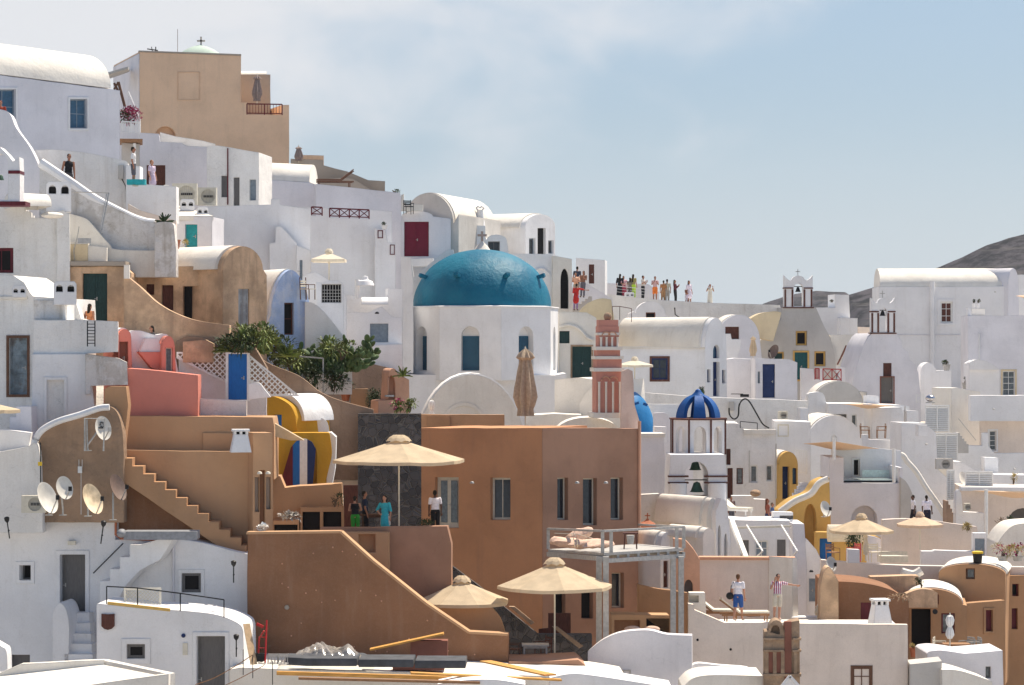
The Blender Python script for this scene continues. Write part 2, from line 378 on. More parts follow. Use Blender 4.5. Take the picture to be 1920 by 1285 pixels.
SPLIT = {'stone_peg', 'column', 'pipe', 'post', 'round_pillar', 'maroon_band', 'cap_leg', 'railing_post', 'stake', 'horn', 'flue_opening', 'red_pilaster', 'arch_moulding', 'joist', 'rung', 'bar', 'moulding', 'strut', 'arm', 'stone_trim', 'drain_hole', 'shoe', 'eye', 'armrest', 'bell_beam', 'front_step', 'rope'}
def rootof(o):
    while o is not None and o.parent: o = o.parent
    return o
def tag(o, label=None, cat=None, group=None, kind=None):
    if label: o['label'] = label
    if cat: o['category'] = cat
    if group: o['group'] = group
    if kind: o['kind'] = kind
    return o
def empty(name, label, cat, loc, group=None):
    o = bpy.data.objects.new(name, None); COL.objects.link(o); o.location = loc; o.empty_display_size = .3
    ORG[o] = Vector(loc); return tag(o, label, cat, group)
def one(name, label, cat, mb, mat, group=None, smooth=38):
    xs = [v.x for v in mb.v]; ys = [v.y for v in mb.v]; zs = [v.z for v in mb.v]
    o = mb.build(name, mat, None, smooth, origin=Vector(((min(xs)+max(xs))/2, (min(ys)+max(ys))/2, min(zs))))
    return tag(o, label, cat, group)

def opoly(F, x0, y0, x1, y1, arch=0, n=8):
    """opening outline in wall coordinates; arch = picture height of the round head"""
    if arch:
        pts = [(x0, y1)]+arc(x0, x1, y0+arch, y0, n)+[(x1, y1)]
    else: pts = [(x0, y0), (x1, y0), (x1, y1), (x0, y1)]
    return [F.sz(*p) for p in pts]
def inset(poly, d):
    n = len(poly); a = sum(poly[i][0]*poly[(i+1) % n][1]-poly[(i+1) % n][0]*poly[i][1] for i in range(n)); sg = 1 if a > 0 else -1; o = []
    for i in range(n):
        p0 = Vector(poly[i-1]); p = Vector(poly[i]); p1 = Vector(poly[(i+1) % n])
        e0 = (p-p0).normalized(); e1 = (p1-p).normalized()
        n0 = Vector((-e0.y, e0.x))*sg; n1 = Vector((-e1.y, e1.x))*sg; b = n0+n1
        if b.length < 1e-6: b = n0
        b.normalize(); k = d/max(.4, b.dot(n0)); o.append(tuple(p+b*k))
    return o
class Thing:
    def __init__(s, name, label, cat, F, loc, group=None):
        s.root = empty(name, label, cat, loc, group); s.F = F; s.D = F.Y
    def slab(s, part, top, yb, depth, mat, ops=(), v=0, F=None, wob=.012, label=None):
        F = (F or s.F).sh(v) if v else (F or s.F)
        pts = list(top)
        if yb is not None: pts = pts+[(top[-1][0], yb), (top[0][0], yb)]
        poly = wobble([F.sz(*p) for p in pts], wob); holes = []
        for o in ops:
            opt = o[5] if len(o) > 5 else {}
            hp = opoly(F, *o[1:5], arch=opt.get('arch', 0)); r = opt.get('r', .22)
            if o[0] == 'surface': continue
            holes.append((hp, None if o[0] == 'through' else min(r, depth*.8)))
        mb = MB().prism(F, poly, 0, depth, holes); w = mb.build(part, mat, s.root)
        if label: w['label'] = label
        for o in ops: s.fill(F, *o[:5], **(o[5] if len(o) > 5 else {}), depth=depth)
        return w
    def fill(s, F, kind, x0, y0, x1, y1, arch=0, r=.22, f=None, g=None, nx=1, ny=1, sur=None, fw=.06, depth=1, handle=None, lab=None, n=3):
        r = min(r, depth*.8); hp = opoly(F, x0, y0, x1, y1, arch); us = [p[0] for p in hp]; zs = [p[1] for p in hp]
        u0, u1, z0, z1 = min(us), max(us), min(zs), max(zs); w = u1-u0; h = z1-z0; base = None
        if kind in ('win', 'glz', 'surface'):
            f = f or WW; g = g or GL; vf = (-.03 if kind == 'surface' else r-.07); fw = min(fw, w*.16)
            mb = MB().prism(F, hp, vf, vf+.06, [(inset(hp, fw), None)])
            for i in range(1, nx): x = u0+w*i/nx; mb.fbox(F, x-.018, x+.018, vf+.01, vf+.045, z0+fw*.5, z1-fw*.5 if not arch else z1-fw-.02)
            for i in range(1, ny): z = z0+h*i/ny; mb.fbox(F, u0+fw*.5, u1-fw*.5, vf+.012, vf+.043, z-.018, z+.018)
            base = mb.build('window', f, s.root)
            MB().prism(F, inset(hp, fw*.4), vf+.035, vf+.05).build('pane', g, base)
        elif kind in ('door', 'dbl', 'shut'):
            f = f or BW; vf = r-.06; mb = MB().prism(F, inset(hp, .004), vf+.02, vf+.055); k = 2 if kind in ('dbl', 'shut') else 1
            fr = min(.07, w*.13)
            zt = z1 if not arch else z1-w*.45
            for j in range(k):
                a = u0+w*j/k+.01; b = u0+w*(j+1)/k-.01
                mb.fbox(F, a, a+fr, vf-.005, vf+.022, z0+.01, zt); mb.fbox(F, b-fr, b, vf-.005, vf+.022, z0+.01, zt)
                for i in range(n+1): z = z0+.01+(zt-z0-fr-.01)*i/n; mb.fbox(F, a+fr, b-fr, vf-.005, vf+.022, z, z+fr)
            base = mb.build('door' if kind != 'shut' else 'shutter', f, s.root)
            if kind != 'shut':
                hz = z0+min(h*.48, 1.02); hu = (u0+u1)/2+.06 if k == 2 else u1-.12 if handle != 'l' else u0+.12
                hm = MB(); hm.tube([F.P(hu, vf+.03, hz), F.P(hu, vf-.06, hz), F.P(hu-.1, vf-.06, hz)], .014); hm.box(F.P(hu, vf, hz), (.04, .02, .14)); hm.build('handle', ME, base)
        elif kind == 'lat':
            f = f or BT; vf = r-.06; mb = MB().prism(F, hp, vf, vf+.05, [(inset(hp, .05), None)]); st = .14
            z = z0-w
            while z < z1+w:
                for sg in (1, -1):
                    a = Vector((u0+.03, z)); b = Vector((u1-.03, z+sg*(w-.06)))
                    if sg < 0: pass
                    lo, hi = z0+.03, z1-.03; d = b-a; t0, t1 = 0.0, 1.0
                    if abs(d.y) > 1e-6:
                        ta = (lo-a.y)/d.y; tb = (hi-a.y)/d.y; t0 = max(0, min(ta, tb)); t1 = min(1, max(ta, tb))
                    if t1 > t0+.02:
                        p = a+d*t0; qq = a+d*t1; mb.bar(F.P(p.x, vf+.02+.01*sg, p.y), F.P(qq.x, vf+.02+.01*sg, qq.y), .018, .03)
                z += st
            base = mb.build('window', f, s.root); MB().prism(F, inset(hp, .01), vf+.055, vf+.075).build('backing', BT, base)
        elif kind == 'dark':
            base = MB().prism(F, inset(hp, .003), r-.03, r-.006).build('dark_opening', g or BK, s.root)
        elif kind == 'grille':
            f = f or BI; vf = r*.4; mb = MB().prism(F, hp, vf, vf+.03, [(inset(hp, .03), None)]); k = max(3, int(w/.12))
            for i in range(1, k): x = u0+w*i/k; mb.fbox(F, x-.012, x+.012, vf, vf+.024, z0, z1-.03-(arch and w*.25*abs(2*i/k-1)))
            for i in range(1, 5): z = z0+h*i/5*.85; mb.fbox(F, u0, u1, vf+.003, vf+.02, z-.012, z+.012)
            base = mb.build('gate', f, s.root); MB().prism(F, inset(hp, .003), r-.03, r-.006).build('dark_opening', BK, base)
        if base is not None and lab: base['label'] = lab
        if sur:
            sm, sw = sur; op = inset(hp, -sw)
            b2 = MB().prism(F, op, -.035, .02, [(hp, None)]); b2.build('surround', sm, base if base is not None else s.root)
        return base
    def vault(s, x0, x1, ye, h, w, mat, v=0, part='roof', n=16, F=None, over=.0, ye1=None):
        """barrel along the wall; ye eave row, h rise in metres, w span in metres away from the viewer"""
        F = (F or s.F).sh(v) if v else (F or s.F)
        a = F.sz(x0, ye); b = F.sz(x1, ye if ye1 is None else ye1); vs = []; m = 7
        for j in range(m):
            t = j/(m-1); u = a[0]+(b[0]-a[0])*t; z = a[1]+(b[1]-a[1])*t; jz = random.uniform(-.012, .012)
            for i in range(n+1):
                th = pi*i/n; vs.append(F.P(u, w/2-cos(th)*(w/2+over), z+sin(th)*(h+jz)))
        k = n+1; fs = [(j*k+i, j*k+i+1, (j+1)*k+i+1, (j+1)*k+i) for j in range(m-1) for i in range(n)]
        fs += [tuple(range(k)), tuple(range((m-1)*k, m*k))]+[(j*k, (j+1)*k, (j+1)*k+n, j*k+n) for j in range(m-1)]
        return MB().add(vs, fs).build(part, mat, s.root, smooth=50)
    def gv(s, x0, x1, ye, yt, depth, mat, v=.36, th=.05, part='roof', y1=None, F=None, n=18, p=2.0):
        """barrel running away from the viewer over a round gable"""
        F0 = F or s.F; q = FPX/F0.Y; e = th*q
        pts = arc(x0-e, x1+e, ye, yt-e, n, y1, p); pl = [F0.sz(*p_) for p_ in pts]
        MB_ = MB().prism(F0, pl, v, depth+.04); return MB_.build(part, mat, s.root, smooth=50)
    def add(s, part, mb, mat, label=None, parent=None, smooth=38):
        o = mb.build(part, mat, parent or s.root, smooth)
        if label: o['label'] = label
        return o
def B(name, label, cat, q, a, top, yb, depth, mat, ops=(), group=None, part='wall', px=None, wob=.012):
    F = Fr(px if px is not None else top[0][0], q, a)
    c = F.sz((top[0][0]+top[-1][0])/2, yb if yb is not None else top[0][1]); t = Thing(name, label, cat, F, F.P(c[0], depth/2, c[1]), group)
    t.slab(part, top, yb, depth, mat, ops, wob=wob); return t
# ---------------------------------------------------------------- reusable objects
def parasol(label, px, ytop, ybase, q, R, drop, mat=None, rot=0, sides=8, group='open parasols on the terraces', tilt=0, polew=.03, valance=.12, ysq=1):
    """open parasol: canopy (> vent), pole, ribs, hub; crown at (px, ytop), foot at row ybase, radius R m, drop m"""
    mat = mat or CN; top = wpt(px, ytop, q); bot = wpt(px, ybase, q); M = Matrix.Rotation(radians(tilt), 3, 'Y')
    r = empty('parasol', label, 'parasol', bot, group)
    def rim(k, rr, z, sub=0):
        t = 2*pi*k/sides+radians(rot); return top+M @ Vector((rr*cos(t), rr*sin(t)*ysq, z))
    mb = MB(); vs = [top+M @ Vector((0, 0, -.10))]; rings = 5; hi = 4
    for j in range(1, rings+1):
        f = j/rings
        for k in range(sides):
            for h in range(hi):
                a = rim(k, R*f, 0); b = rim(k+1, R*f, 0); p = a+(b-a)*h/hi; sag = sin(pi*h/hi)*(.022+.012*sin(k*2.3+px))*f*R*.55
                vs.append(p+M @ Vector((0, 0, -.10-(drop-.10)*f**.93-sag)))
    n = sides*hi; fs = [(0, 1+k, 1+(k+1) % n) for k in range(n)]
    for j in range(rings-1): fs += [(1+j*n+k, 1+j*n+(k+1) % n, 1+(j+1)*n+(k+1) % n, 1+(j+1)*n+k) for k in range(n)]
    base = 1+(rings-1)*n; o = len(vs)
    vs += [vs[base+k]+Vector((0, 0, -valance)) for k in range(n)]
    fs += [(base+k, base+(k+1) % n, o+(k+1) % n, o+k) for k in range(n)]
    mb.add(vs, fs); c = mb.build('canopy', mat, r, smooth=16)
    vb = MB(); rv = R*.20; vs = [top+M @ Vector((0, 0, .05))]
    m2 = sides*2
    for j, (f, z) in enumerate(((.45, .03), (.8, -.05), (1, -.15))):
        for k in range(m2):
            t = 2*pi*k/m2+radians(rot); kk = 1.0 if k % 2 == 0 else .93; up = (0 if k % 2 == 0 else .06*f)
            vs.append(top+M @ Vector((rv*f*kk*cos(t), rv*f*kk*sin(t), z-drop*.10*f+up+.03)))
    fs = [(0, 1+k, 1+(k+1) % m2) for k in range(m2)]+[(1+j*m2+k, 1+j*m2+(k+1) % m2, 1+(j+1)*m2+(k+1) % m2, 1+(j+1)*m2+k) for j in range(2) for k in range(m2)]
    vb.add(vs, fs).build('vent', mat, c, smooth=16)
    MB().tube([bot, top], polew, 8).build('pole', CW, r)
    hb = MB(); hub = top+Vector((0, 0, -drop-.12))
    hb.lathe([(.05, -.06), (.07, 0), (.05, .06)], hub, 8); hb.build('hub', CW, r)
    rb = MB()
    for k in range(sides):
        a = rim(k, R*.97, -drop*.98-.03); b = top+Vector((0, 0, -.15)); rb.bar(a, b, .025); mid = a+(b-a)*.5; rb.bar(mid, hub, .02)
    rb.build('ribs', CW, r); return r
def folded(label, px, ytop, ybase, q, w, mat=None, yhem=None, group='folded parasols', cover=False):
    mat = mat or CN3; top = wpt(px, ytop, q); bot = wpt(px, ybase, q); H = top.z-bot.z
    hem = H*.25 if yhem is None else (CY-yhem)/q-bot.z
    r = empty('folded_parasol', label, 'parasol', bot, group); L = H-hem; a = random.random()*6
    if cover: prof = [(.02, 0), (w*.35, -L*.06), (w*.5, -L*.22), (w*.4, -L*.4), (w*.22, -L*.5), (w*.42, -L*.66), (w*.5, -L*.85), (w*.25, -L)]
    else: prof = [(.02, 0), (w*.28, -L*.07), (w*.40, -L*.14), (w*.24, -L*.18), (w*.34, -L*.35), (w*.46, -L*.58), (w*.5, -L*.72), (w*.40, -L*.84), (w*.33, -L*.90), (w*.38, -L*1.0)]
    m = lambda t, z: 1+(.20*cos(8*t+a)+.07*cos(3*t+z*2)) * (0 if z > -.02*L else 1)
    MB().lathe([(max(.01, x), y) for x, y in prof], top, 48, mod=m).build('canopy', mat, r, smooth=30)
    MB().tube([bot, bot+Vector((0, 0, hem+.2))], .03, 8).build('pole', CW, r)
    MB().lathe([(.045, 0), (.03, .05), (.005, .12)], top-Vector((0, 0, .02)), 8).build('finial', CW, r)
    return r
def dish(label, px, py, q, R, az, el=30, mat=None, base=None, group='satellite dishes', arm=True, logo=False):
    """az: direction faced, degrees from the viewer (0) turning to the right (+)"""
    mat = mat or DI; c = wpt(px, py, q); M = Matrix.Rotation(radians(az), 3, 'Z') @ Matrix.Rotation(radians(90-el), 3, 'X')
    b = c+Vector((0, .25, -R*1.0)) if base is None else wpt(*base)
    r = empty('satellite_dish', label, 'satellite dish', b, group)
    pr = [(R*i/8, (R*i/8)**2*.24/R) for i in range(9)]+[(R*1.02, .245*R), (R*.98, .21*R)]+[(R*i/8, (R*i/8)**2*.24/R-.03) for i in range(7, -1, -1)]
    MB().lathe(pr, c, 28, sx=.88, M=M).build('reflector', mat, r)
    mb = MB(); back = c+M @ Vector((0, 0, -.12)); mb.bar(c+M @ Vector((0, 0, -.02)), back, .12); mb.tube([back, b+Vector((0, 0, R*.5)), b], .035, 6); mb.box(b, (.25, .25, .02)); mb.build('mast', ME, r)
    if arm:
        e = c+M @ Vector((0, -R*.25, R*.95)); s_ = c+M @ Vector((0, -R*.95, .16*R)); am = MB(); am.bar(s_, e, .035); am.build('feed_arm', ME, r)
        MB().box(e, (.12, .10, .16)).build('receiver', BI if not logo else ME, r)
    if logo:
        o = c+M @ Vector((0, R*.3, .06)); lm = MB()
        for k in range(8):
            t = 2*pi*k/8; p = o+M @ Vector((cos(t)*.09, sin(t)*.09, .01)); lm.box(p, (.045, .045, .03), M=M)
        lm.box(c+M @ Vector((0, 0.02, .035)), (.30, .035, .02), M=M); lm.build('emblem', BI, r)
    return r
def chimney(label, px, ytop, ybase, q, w, style='box', a=10, group='chimneys and vents on the roofs', mat=None, d=None):
    F = Fr(px, q, a); z1 = (CY-ytop)/q; z0 = (CY-ybase)/q; h = z1-z0; mat = mat or WH; d = d or w*.7
    t = Thing('chimney', label, 'chimney', F, F.P(0, 0, z0), group)
    if style == 'arch':      # box with two round openings under the top
        hw = w/2; hh = min(h*.3, w*.5); out = [(-hw, z0), (-hw, z1-.1), (-hw*.8, z1), (hw*.8, z1), (hw, z1-.1), (hw, z0)]; holes = []
        for c in (-hw*.5, hw*.5):
            holes.append(([(c-hw*.3, z1-.14-hh*.5)]+[(c+hw*.3*cos(pi*(1-i/6)), z1-.14-hh*.5+hh*.5*sin(pi*i/6)) for i in range(7)][0:]+[(c+hw*.3, z1-.16-hh*.9), (c-hw*.3, z1-.16-hh*.9)], .18))
        holes = [([p for i, p in enumerate(hp) if i != 0], r) for hp, r in holes]
        t.add('stack', MB().prism(F, out, -d/2, d/2, holes), mat)
        mb = MB()
        for c in (-hw*.5, hw*.5): mb.fbox(F, c-hw*.27, c+hw*.27, -d/2+.15, -d/2+.17, z1-.16-hh*.85, z1-.2)
        t.add('flue_opening', mb, BK)
    elif style == 'taper':   # tapered square stack with a flat cap on little legs
        b = w/2; k = b*.68; zt = z1-h*.22; o = F.P(0, 0, 0)
        vs = [F.P(x*b, y*b, z0) for x, y in ((-1, -1), (1, -1), (1, 1), (-1, 1))]+[F.P(x*k, y*k, zt) for x, y in ((-1, -1), (1, -1), (1, 1), (-1, 1))]
        t.add('stack', MB().add(vs, [(0, 1, 2, 3), (4, 5, 6, 7), (0, 1, 5, 4), (1, 2, 6, 5), (2, 3, 7, 6), (3, 0, 4, 7)]), mat)
        mb = MB()
        for x, y in ((-1, -1), (1, -1), (1, 1), (-1, 1), (0, -1), (0, 1)): mb.fbox(F, x*k*.85-.05, x*k*.85+.05, y*k*.85-.05, y*k*.85+.05, zt, z1-.07)
        t.add('cap_leg', mb, mat)
        t.add('cap', MB().fbox(F, -k*1.25, k*1.25, -k*1.25, k*1.25, z1-.08, z1), mat)
        t.add('flue_opening', MB().fbox(F, -k*.6, k*.6, -k*.6, k*.6, zt-.02, z1-.09), BK)
    else:                    # horned pot
        t.add('stack', MB().lathe([(w*.5, z0), (w*.42, z0+h*.4), (w*.30, z0+h*.78), (w*.34, z0+h*.82)], F.P(0, 0, 0), 14), mat)
        mb = MB()
        for sx in (-1, 1): mb.tube([F.P(sx*w*.22, 0, z0+h*.78), F.P(sx*w*.38, 0, z0+h*.9), F.P(sx*w*.2, 0, z1), F.P(0, 0, z0+h*.92)], w*.1, 6)
        t.add('horn', mb, mat)
    return t.root
def railing(label, pts, q, h, mat, kind='x', post=None, group='railings and balustrades', q2=None):
    """pts: picture points of the foot line; q at first, q2 at last point"""
    n = len(pts); P = [wpt(p[0], p[1], q+((q2 or q)-q)*i/max(1, n-1)) for i, p in enumerate(pts)]
    r = empty('railing', label, 'railing', P[0], group); U = Vector((0, 0, 1)); mb = MB(); pb = MB()
    th = .05 if kind in ('x', 'bars') else .03
    for a, b in zip(P[:-1], P[1:]):
        L = (b-a).length; k = max(1, round(L/(post or 1.0)))
        mb.bar(a+U*h, b+U*h, th*1.3)
        if kind in ('x', 'bars'): mb.bar(a+U*.08, b+U*.08, th)
        if kind == 'wire': 
            for f in (.35, .68): mb.bar(a+U*h*f, b+U*h*f, .02)
        for i in range(k+1):
            p = a+(b-a)*i/k; pb.bar(p, p+U*h, th*1.2)
            if i < k:
                p2 = a+(b-a)*(i+1)/k
                if kind == 'x': mb.bar(p+U*.08, p2+U*h, th*.8); mb.bar(p+U*h, p2+U*.08, th*.8)
                if kind == 'bars':
                    for j in range(1, 6): pp = p+(p2-p)*j/6; mb.bar(pp+U*.08, pp+U*h, .025)
    mb.build('rail', mat, r); pb.build('post', mat, r); return r
def aircon(label, px, py, q, w=.85, h=.6, a=0, group='air conditioner units', mat=None):
    F = Fr(px, q, a); z = (CY-py)/q; t = Thing('air_conditioner', label, 'air conditioner', F, F.P(0, .15, z), group)
    R_ = h*.4; cu = w*.08; hp = [(cu+R_*cos(2*pi*i/16), z+h/2+R_*sin(2*pi*i/16)) for i in range(16)]
    t.add('casing', MB().prism(F, [(-w/2, z), (w/2, z), (w/2, z+h), (-w/2, z+h)], 0, .35, [(hp, .08)]), mat or AC)
    g = MB()
    for k in range(-4, 5):
        x = cu+k*R_/4.6; hh = sqrt(max(0, R_*R_-(x-cu)**2)); g.fbox(F, x-.006, x+.006, .01, .03, z+h/2-hh, z+h/2+hh)
    t.add('grille', g, ME); t.add('fan', MB().fbox(F, cu-R_*.7, cu+R_*.7, .05, .065, z+h/2-.05, z+h/2+.05), BK); return t.root
def louvre(label, x0, y0, x1, y1, q, a=0, mat=None, group='slatted white screens', n=None):
    F = Fr(x0, q, a); p0 = F.sz(x0, y1); p1 = F.sz(x1, y0); w = p1[0]; z0 = p0[1]; z1 = (CY-y0)/FPX*F.Y
    t = Thing('louvred_screen', label, 'screen', F, F.P(w/2, .05, z0), group); mb = MB()
    for x in (0, w-.05, w/2-.025): mb.fbox(F, x, x+.05, 0, .06, z0, z1)
    mb.fbox(F, .05, w-.05, .003, .055, z1-.05, z1-.002); t.add('frame', mb, WW); mb = MB(); n = n or int((z1-z0)/.11)
    for i in range(n):
        z = z0+(z1-z0)*(i+.3)/n; vs = [F.P(x, v, zz) for x in (.04, w-.04) for v, zz in ((.01, z), (.06, z+.07), (.06, z+.085), (.01, z+.015))]
        mb.add(vs, [(0, 1, 2, 3), (4, 7, 6, 5), (0, 4, 5, 1), (1, 5, 6, 2), (2, 6, 7, 3), (3, 7, 4, 0)])
    t.add('slats', mb, WW); t.add('back', MB().fbox(F, .01, w-.01, .12, .14, z0+.01, z1-.01), GY); return t.root
def lattice(label, poly, q, a, mat, depth=.04, st=.22, back=None, group=None, name='lattice_screen', bw=.05):
    """diagonal trellis filling a convex picture polygon"""
    F = Fr(poly[0][0], q, a); pl = [F.sz(*p) for p in poly]; c = F.P(pl[0][0], 0, min(p[1] for p in pl)); r = empty(name, label, 'screen', c, group)
    MB().prism(F, pl, 0, depth, [(inset(pl, .07), None)]).build('frame', mat, r)
    ip = inset(pl, .03); mb = MB(); u0 = min(p[0] for p in ip); u1 = max(p[0] for p in ip); z0 = min(p[1] for p in ip); z1 = max(p[1] for p in ip)
    for sg in (1, -1):
        k = -int((u1-u0+z1-z0)/st)-2
        while k*st < (u1-u0)+(z1-z0)+st:
            c0 = k*st; k += 1; ts = []
            # line: z = z0 + sg*(u-u0) + c0'
            cc = c0 if sg > 0 else c0
            for i in range(len(ip)):
                (a1, b1), (a2, b2) = ip[i], ip[(i+1) % len(ip)]
                f1 = (b1-z0)-sg*(a1-u0)-cc; f2 = (b2-z0)-sg*(a2-u0)-cc
                if f1*f2 < 0: t = f1/(f1-f2); ts.append((a1+(a2-a1)*t, b1+(b2-b1)*t))
            if len(ts) == 2: mb.bar(F.P(ts[0][0], depth*.5+.009*sg, ts[0][1]), F.P(ts[1][0], depth*.5+.009*sg, ts[1][1]), .014, bw)
    mb.build('lattice', mat, r); 
    return r
def walllamp(label, px, py, q, mat=None, group='wall lamps', v=0, r_=.10):
    c = wpt(px, py, q); r = empty('wall_lamp', label, 'lamp', c, group)
    MB().lathe([(.02, r_*.8), (r_*.7, r_*.6), (r_, .0), (r_*.9, -.02)], c+Vector((0, -.05, 0)), 12).build('lamp_shade', mat or ME, r)
    MB().box(c+Vector((0, .06, .02)), (.08, .2, .08)).build('bracket', mat or ME, r); return r
def torch(label, px, ytop, ybot, q, tilt=0, group='black oil torches on the walls'):
    t = wpt(px, ytop, q); b = wpt(px+tilt, ybot, q); r = empty('oil_torch', label, 'torch', b, group); d = (t-b); L = d.length
    MB().tube([b, b+d*.7], .022, 6).build('shaft', BI, r)
    M = d.to_track_quat('Z', 'Y').to_matrix()
    MB().lathe([(.025, 0), (.085, L*.1), (.10, L*.22), (.07, L*.26), (.02, L*.28)], b+d*.7, 12, M=M).build('fuel_cup', BI, r)
    MB().box(b+d*.35+Vector((0, .06, 0)), (.05, .14, .04)).build('bracket', BI, r); return r
def chair(label, px, py, q, rot=0, mat=None, seat=None, group='terrace chairs', h=.85):
    c = wpt(px, py, q); r = empty('chair', label, 'chair', c, group); R = Matrix.Rotation(radians(rot), 3, 'Z'); mat = mat or BW
    P = lambda x, y, z: c+R @ Vector((x, y, z))
    for x in (-.22, .22):
        for y in (-.22, .22): MB().bar(P(x, y, 0), P(x, y+(.04 if y > 0 else 0), h if y > 0 else .45), .04).build('leg', mat, r)
    MB().box(P(0, 0, .45), (.48, .48, .04), M=R).build('seat', seat or mat, r)
    mb = MB()
    for z in (.58, .68, .78): mb.bar(P(-.22, .24, z), P(.22, .24, z), .02, .07)
    mb.build('backrest', seat or mat, r)
    mb = MB(); [mb.bar(P(x, -.2, .64), P(x, .24, .64), .03) for x in (-.24, .24)]; [mb.bar(P(x, -.2, .45), P(x, -.2, .64), .03) for x in (-.24, .24)]; mb.build('armrest', mat, r); return r
def table(label, px, py, q, w, d, h=.74, mat=None, a=0, group='terrace tables'):
    c = wpt(px, py, q); F = Fr(px, q, a); z = c.z; r = empty('table', label, 'table', c, group); mat = mat or GP
    MB().fbox(F, -w/2, w/2, 0, d, z+h-.05, z+h).build('tabletop', mat, r)
    for x in (-w/2+.06, w/2-.12):
        for y in (.06, d-.12): MB().fbox(F, x, x+.06, y, y+.06, z, z+h-.05).build('leg', mat, r)
    MB().fbox(F, -w/2+.07, w/2-.07, .075, d-.075, z+h-.13, z+h-.052).build('apron', mat, r); return r
def lounger(label, px, py, q, rot, mat=None, cush=None, L=1.9, group='sun loungers'):
    c = wpt(px, py, q); R = Matrix.Rotation(radians(rot), 3, 'Z'); P = lambda x, y, z: c+R @ Vector((x, y, z)); mat = mat or WDN
    r = empty('sun_lounger', label, 'sun lounger', c, group); mb = MB()
    for y in (-.3, .3): mb.bar(P(-L/2, y, .3), P(L/2, y, .3), .05, .08); mb.bar(P(L/2-.7, y, .32), P(L/2+.0, y, .85), .04, .06)
    mb.build('frame', mat, r)
    for x in (-L/2+.1, L/2-.2):
        for y in (-.3, .3): MB().bar(P(x, y, 0), P(x, y, .3), .05).build('leg', mat, r)
    vs = []
    for x, z in ((-L/2, .36), (L/2-.7, .36), (L/2, .9)):
        for y in (-.32, .32):
            for dz in (0, .07): vs.append(P(x, y, z+dz))
    fs = []
    for i in (0, 4): fs += [(i, i+2, i+6, i+4), (i+1, i+5, i+7, i+3), (i, i+4, i+5, i+1), (i+2, i+3, i+7, i+6)]
    fs += [(0, 1, 3, 2), (8, 10, 11, 9)]
    MB().add(vs, fs).build('mattress', cush or CW, r); return r
def sail(label, pts, mat=None, group='sand coloured shade sails'):
    """pts: (px, py, q) corners; a stretched cloth with sag and thickness"""
    C = [wpt(*p) for p in pts]; n = 8; vs = []
    if len(C) == 3: C = [C[0], C[1], C[2], C[2]]
    for i in range(n+1):
        for j in range(n+1):
            u, w = i/n, j/n; p = (C[0]*(1-u)+C[1]*u)*(1-w)+(C[3]*(1-u)+C[2]*u)*w
            vs.append(p-Vector((0, 0, .25*sin(pi*u)*sin(pi*w))))
    k = len(vs); vs += [v-Vector((0, 0, .015)) for v in vs]; f = []
    for i in range(n):
        for j in range(n): a = i*(n+1)+j; q4 = (a, a+1, a+n+2, a+n+1); f += [q4, tuple(x+k for x in q4[::-1])]
    return one('shade_sail', label, 'shade sail', MB().add(vs, f), mat or SAIL, group)
def cable(label, pts, q, r=.03, mat=None, name='cable', cat='cable', group=None):
    P = [wpt(p[0], p[1], p[2] if len(p) > 2 else q) for p in pts]
    return one(name, label, cat, MB().tube(P, r, 6), mat or CBL, group)
# --- plants
def leafmesh(mb, c, n, R, ln, wd, up=.5, curl=.4, flat=1.0):
    for _ in range(n):
        d = Vector((random.gauss(0, 1), random.gauss(0, 1), random.gauss(0, 1)*flat+up)).normalized()
        rad = random.random()**.45; p = c+Vector((d.x*R[0]*rad, d.y*R[1]*rad, d.z*R[2]*rad))
        o = (d+Vector((random.uniform(-.5, .5), random.uniform(-.5, .5), random.uniform(-.2, .5)))).normalized()
        L = ln*random.uniform(.6, 1.25); w = wd*random.uniform(.7, 1.2); s = o.cross(Vector((random.uniform(-.3, .3), random.uniform(-.3, .3), 1))).normalized()
        m1 = p+o*L*.45+Vector((0, 0, .02)); tip = p+o*L-Vector((0, 0, curl*L*random.random()))
        mb.add([p, m1+s*w/2, tip, m1-s*w/2, m1-Vector((0, 0, w*.18))], [(0, 1, 4), (1, 2, 4), (2, 3, 4), (3, 0, 4)])
    return mb
def shrub(label, px, py, q, rx, rz, n, ln, wd, mat, name='shrub', cat='plant', ry=None, stem=True, blossoms=None, group=None, up=.5, potted=None, flat=1):
    """py is the foot row; crown centre rz above it"""
    b = wpt(px, py, q); r = empty(name, label, cat, b, group); zc = rz
    if potted:
        pm, pw, ph = potted; MB().lathe([(pw*.35, 0), (pw*.5, ph*.9), (pw*.56, ph*.92), (pw*.56, ph), (pw*.45, ph), (pw*.42, ph*.85)], b, 14).build('pot', pm, r); zc += ph
    c = b+Vector((0, 0, zc)); mb = MB(); k = max(1, n//60)
    for i in range(k):
        cc = c+Vector((random.uniform(-.6, .6)*rx, random.uniform(-.6, .6)*(ry or rx), random.uniform(-.45, .45)*rz))
        leafmesh(mb, cc, n//k, (rx*.55, (ry or rx)*.55, rz*.6), ln, wd, up, flat=flat)
    mb.build('foliage', mat, r, smooth=None)
    if stem:
        sm = MB()
        for i in range(4): sm.tube([b, b+Vector((random.uniform(-.3, .3)*rx, random.uniform(-.3, .3)*rx, zc*.6)), c+Vector((random.uniform(-.6, .6)*rx, random.uniform(-.4, .4)*rx, rz*.3))], .035, 5, .012)
        sm.build('stem', STM, r)
    if blossoms:
        leafmesh(MB(), c+Vector((0, -.1, .05)), blossoms[1], (rx, ry or rx, rz), .12, .10, .5).build('blossom', blossoms[0], r, smooth=None) if False else leafm(c, rx, ry or rx, rz, blossoms, r)
    return r
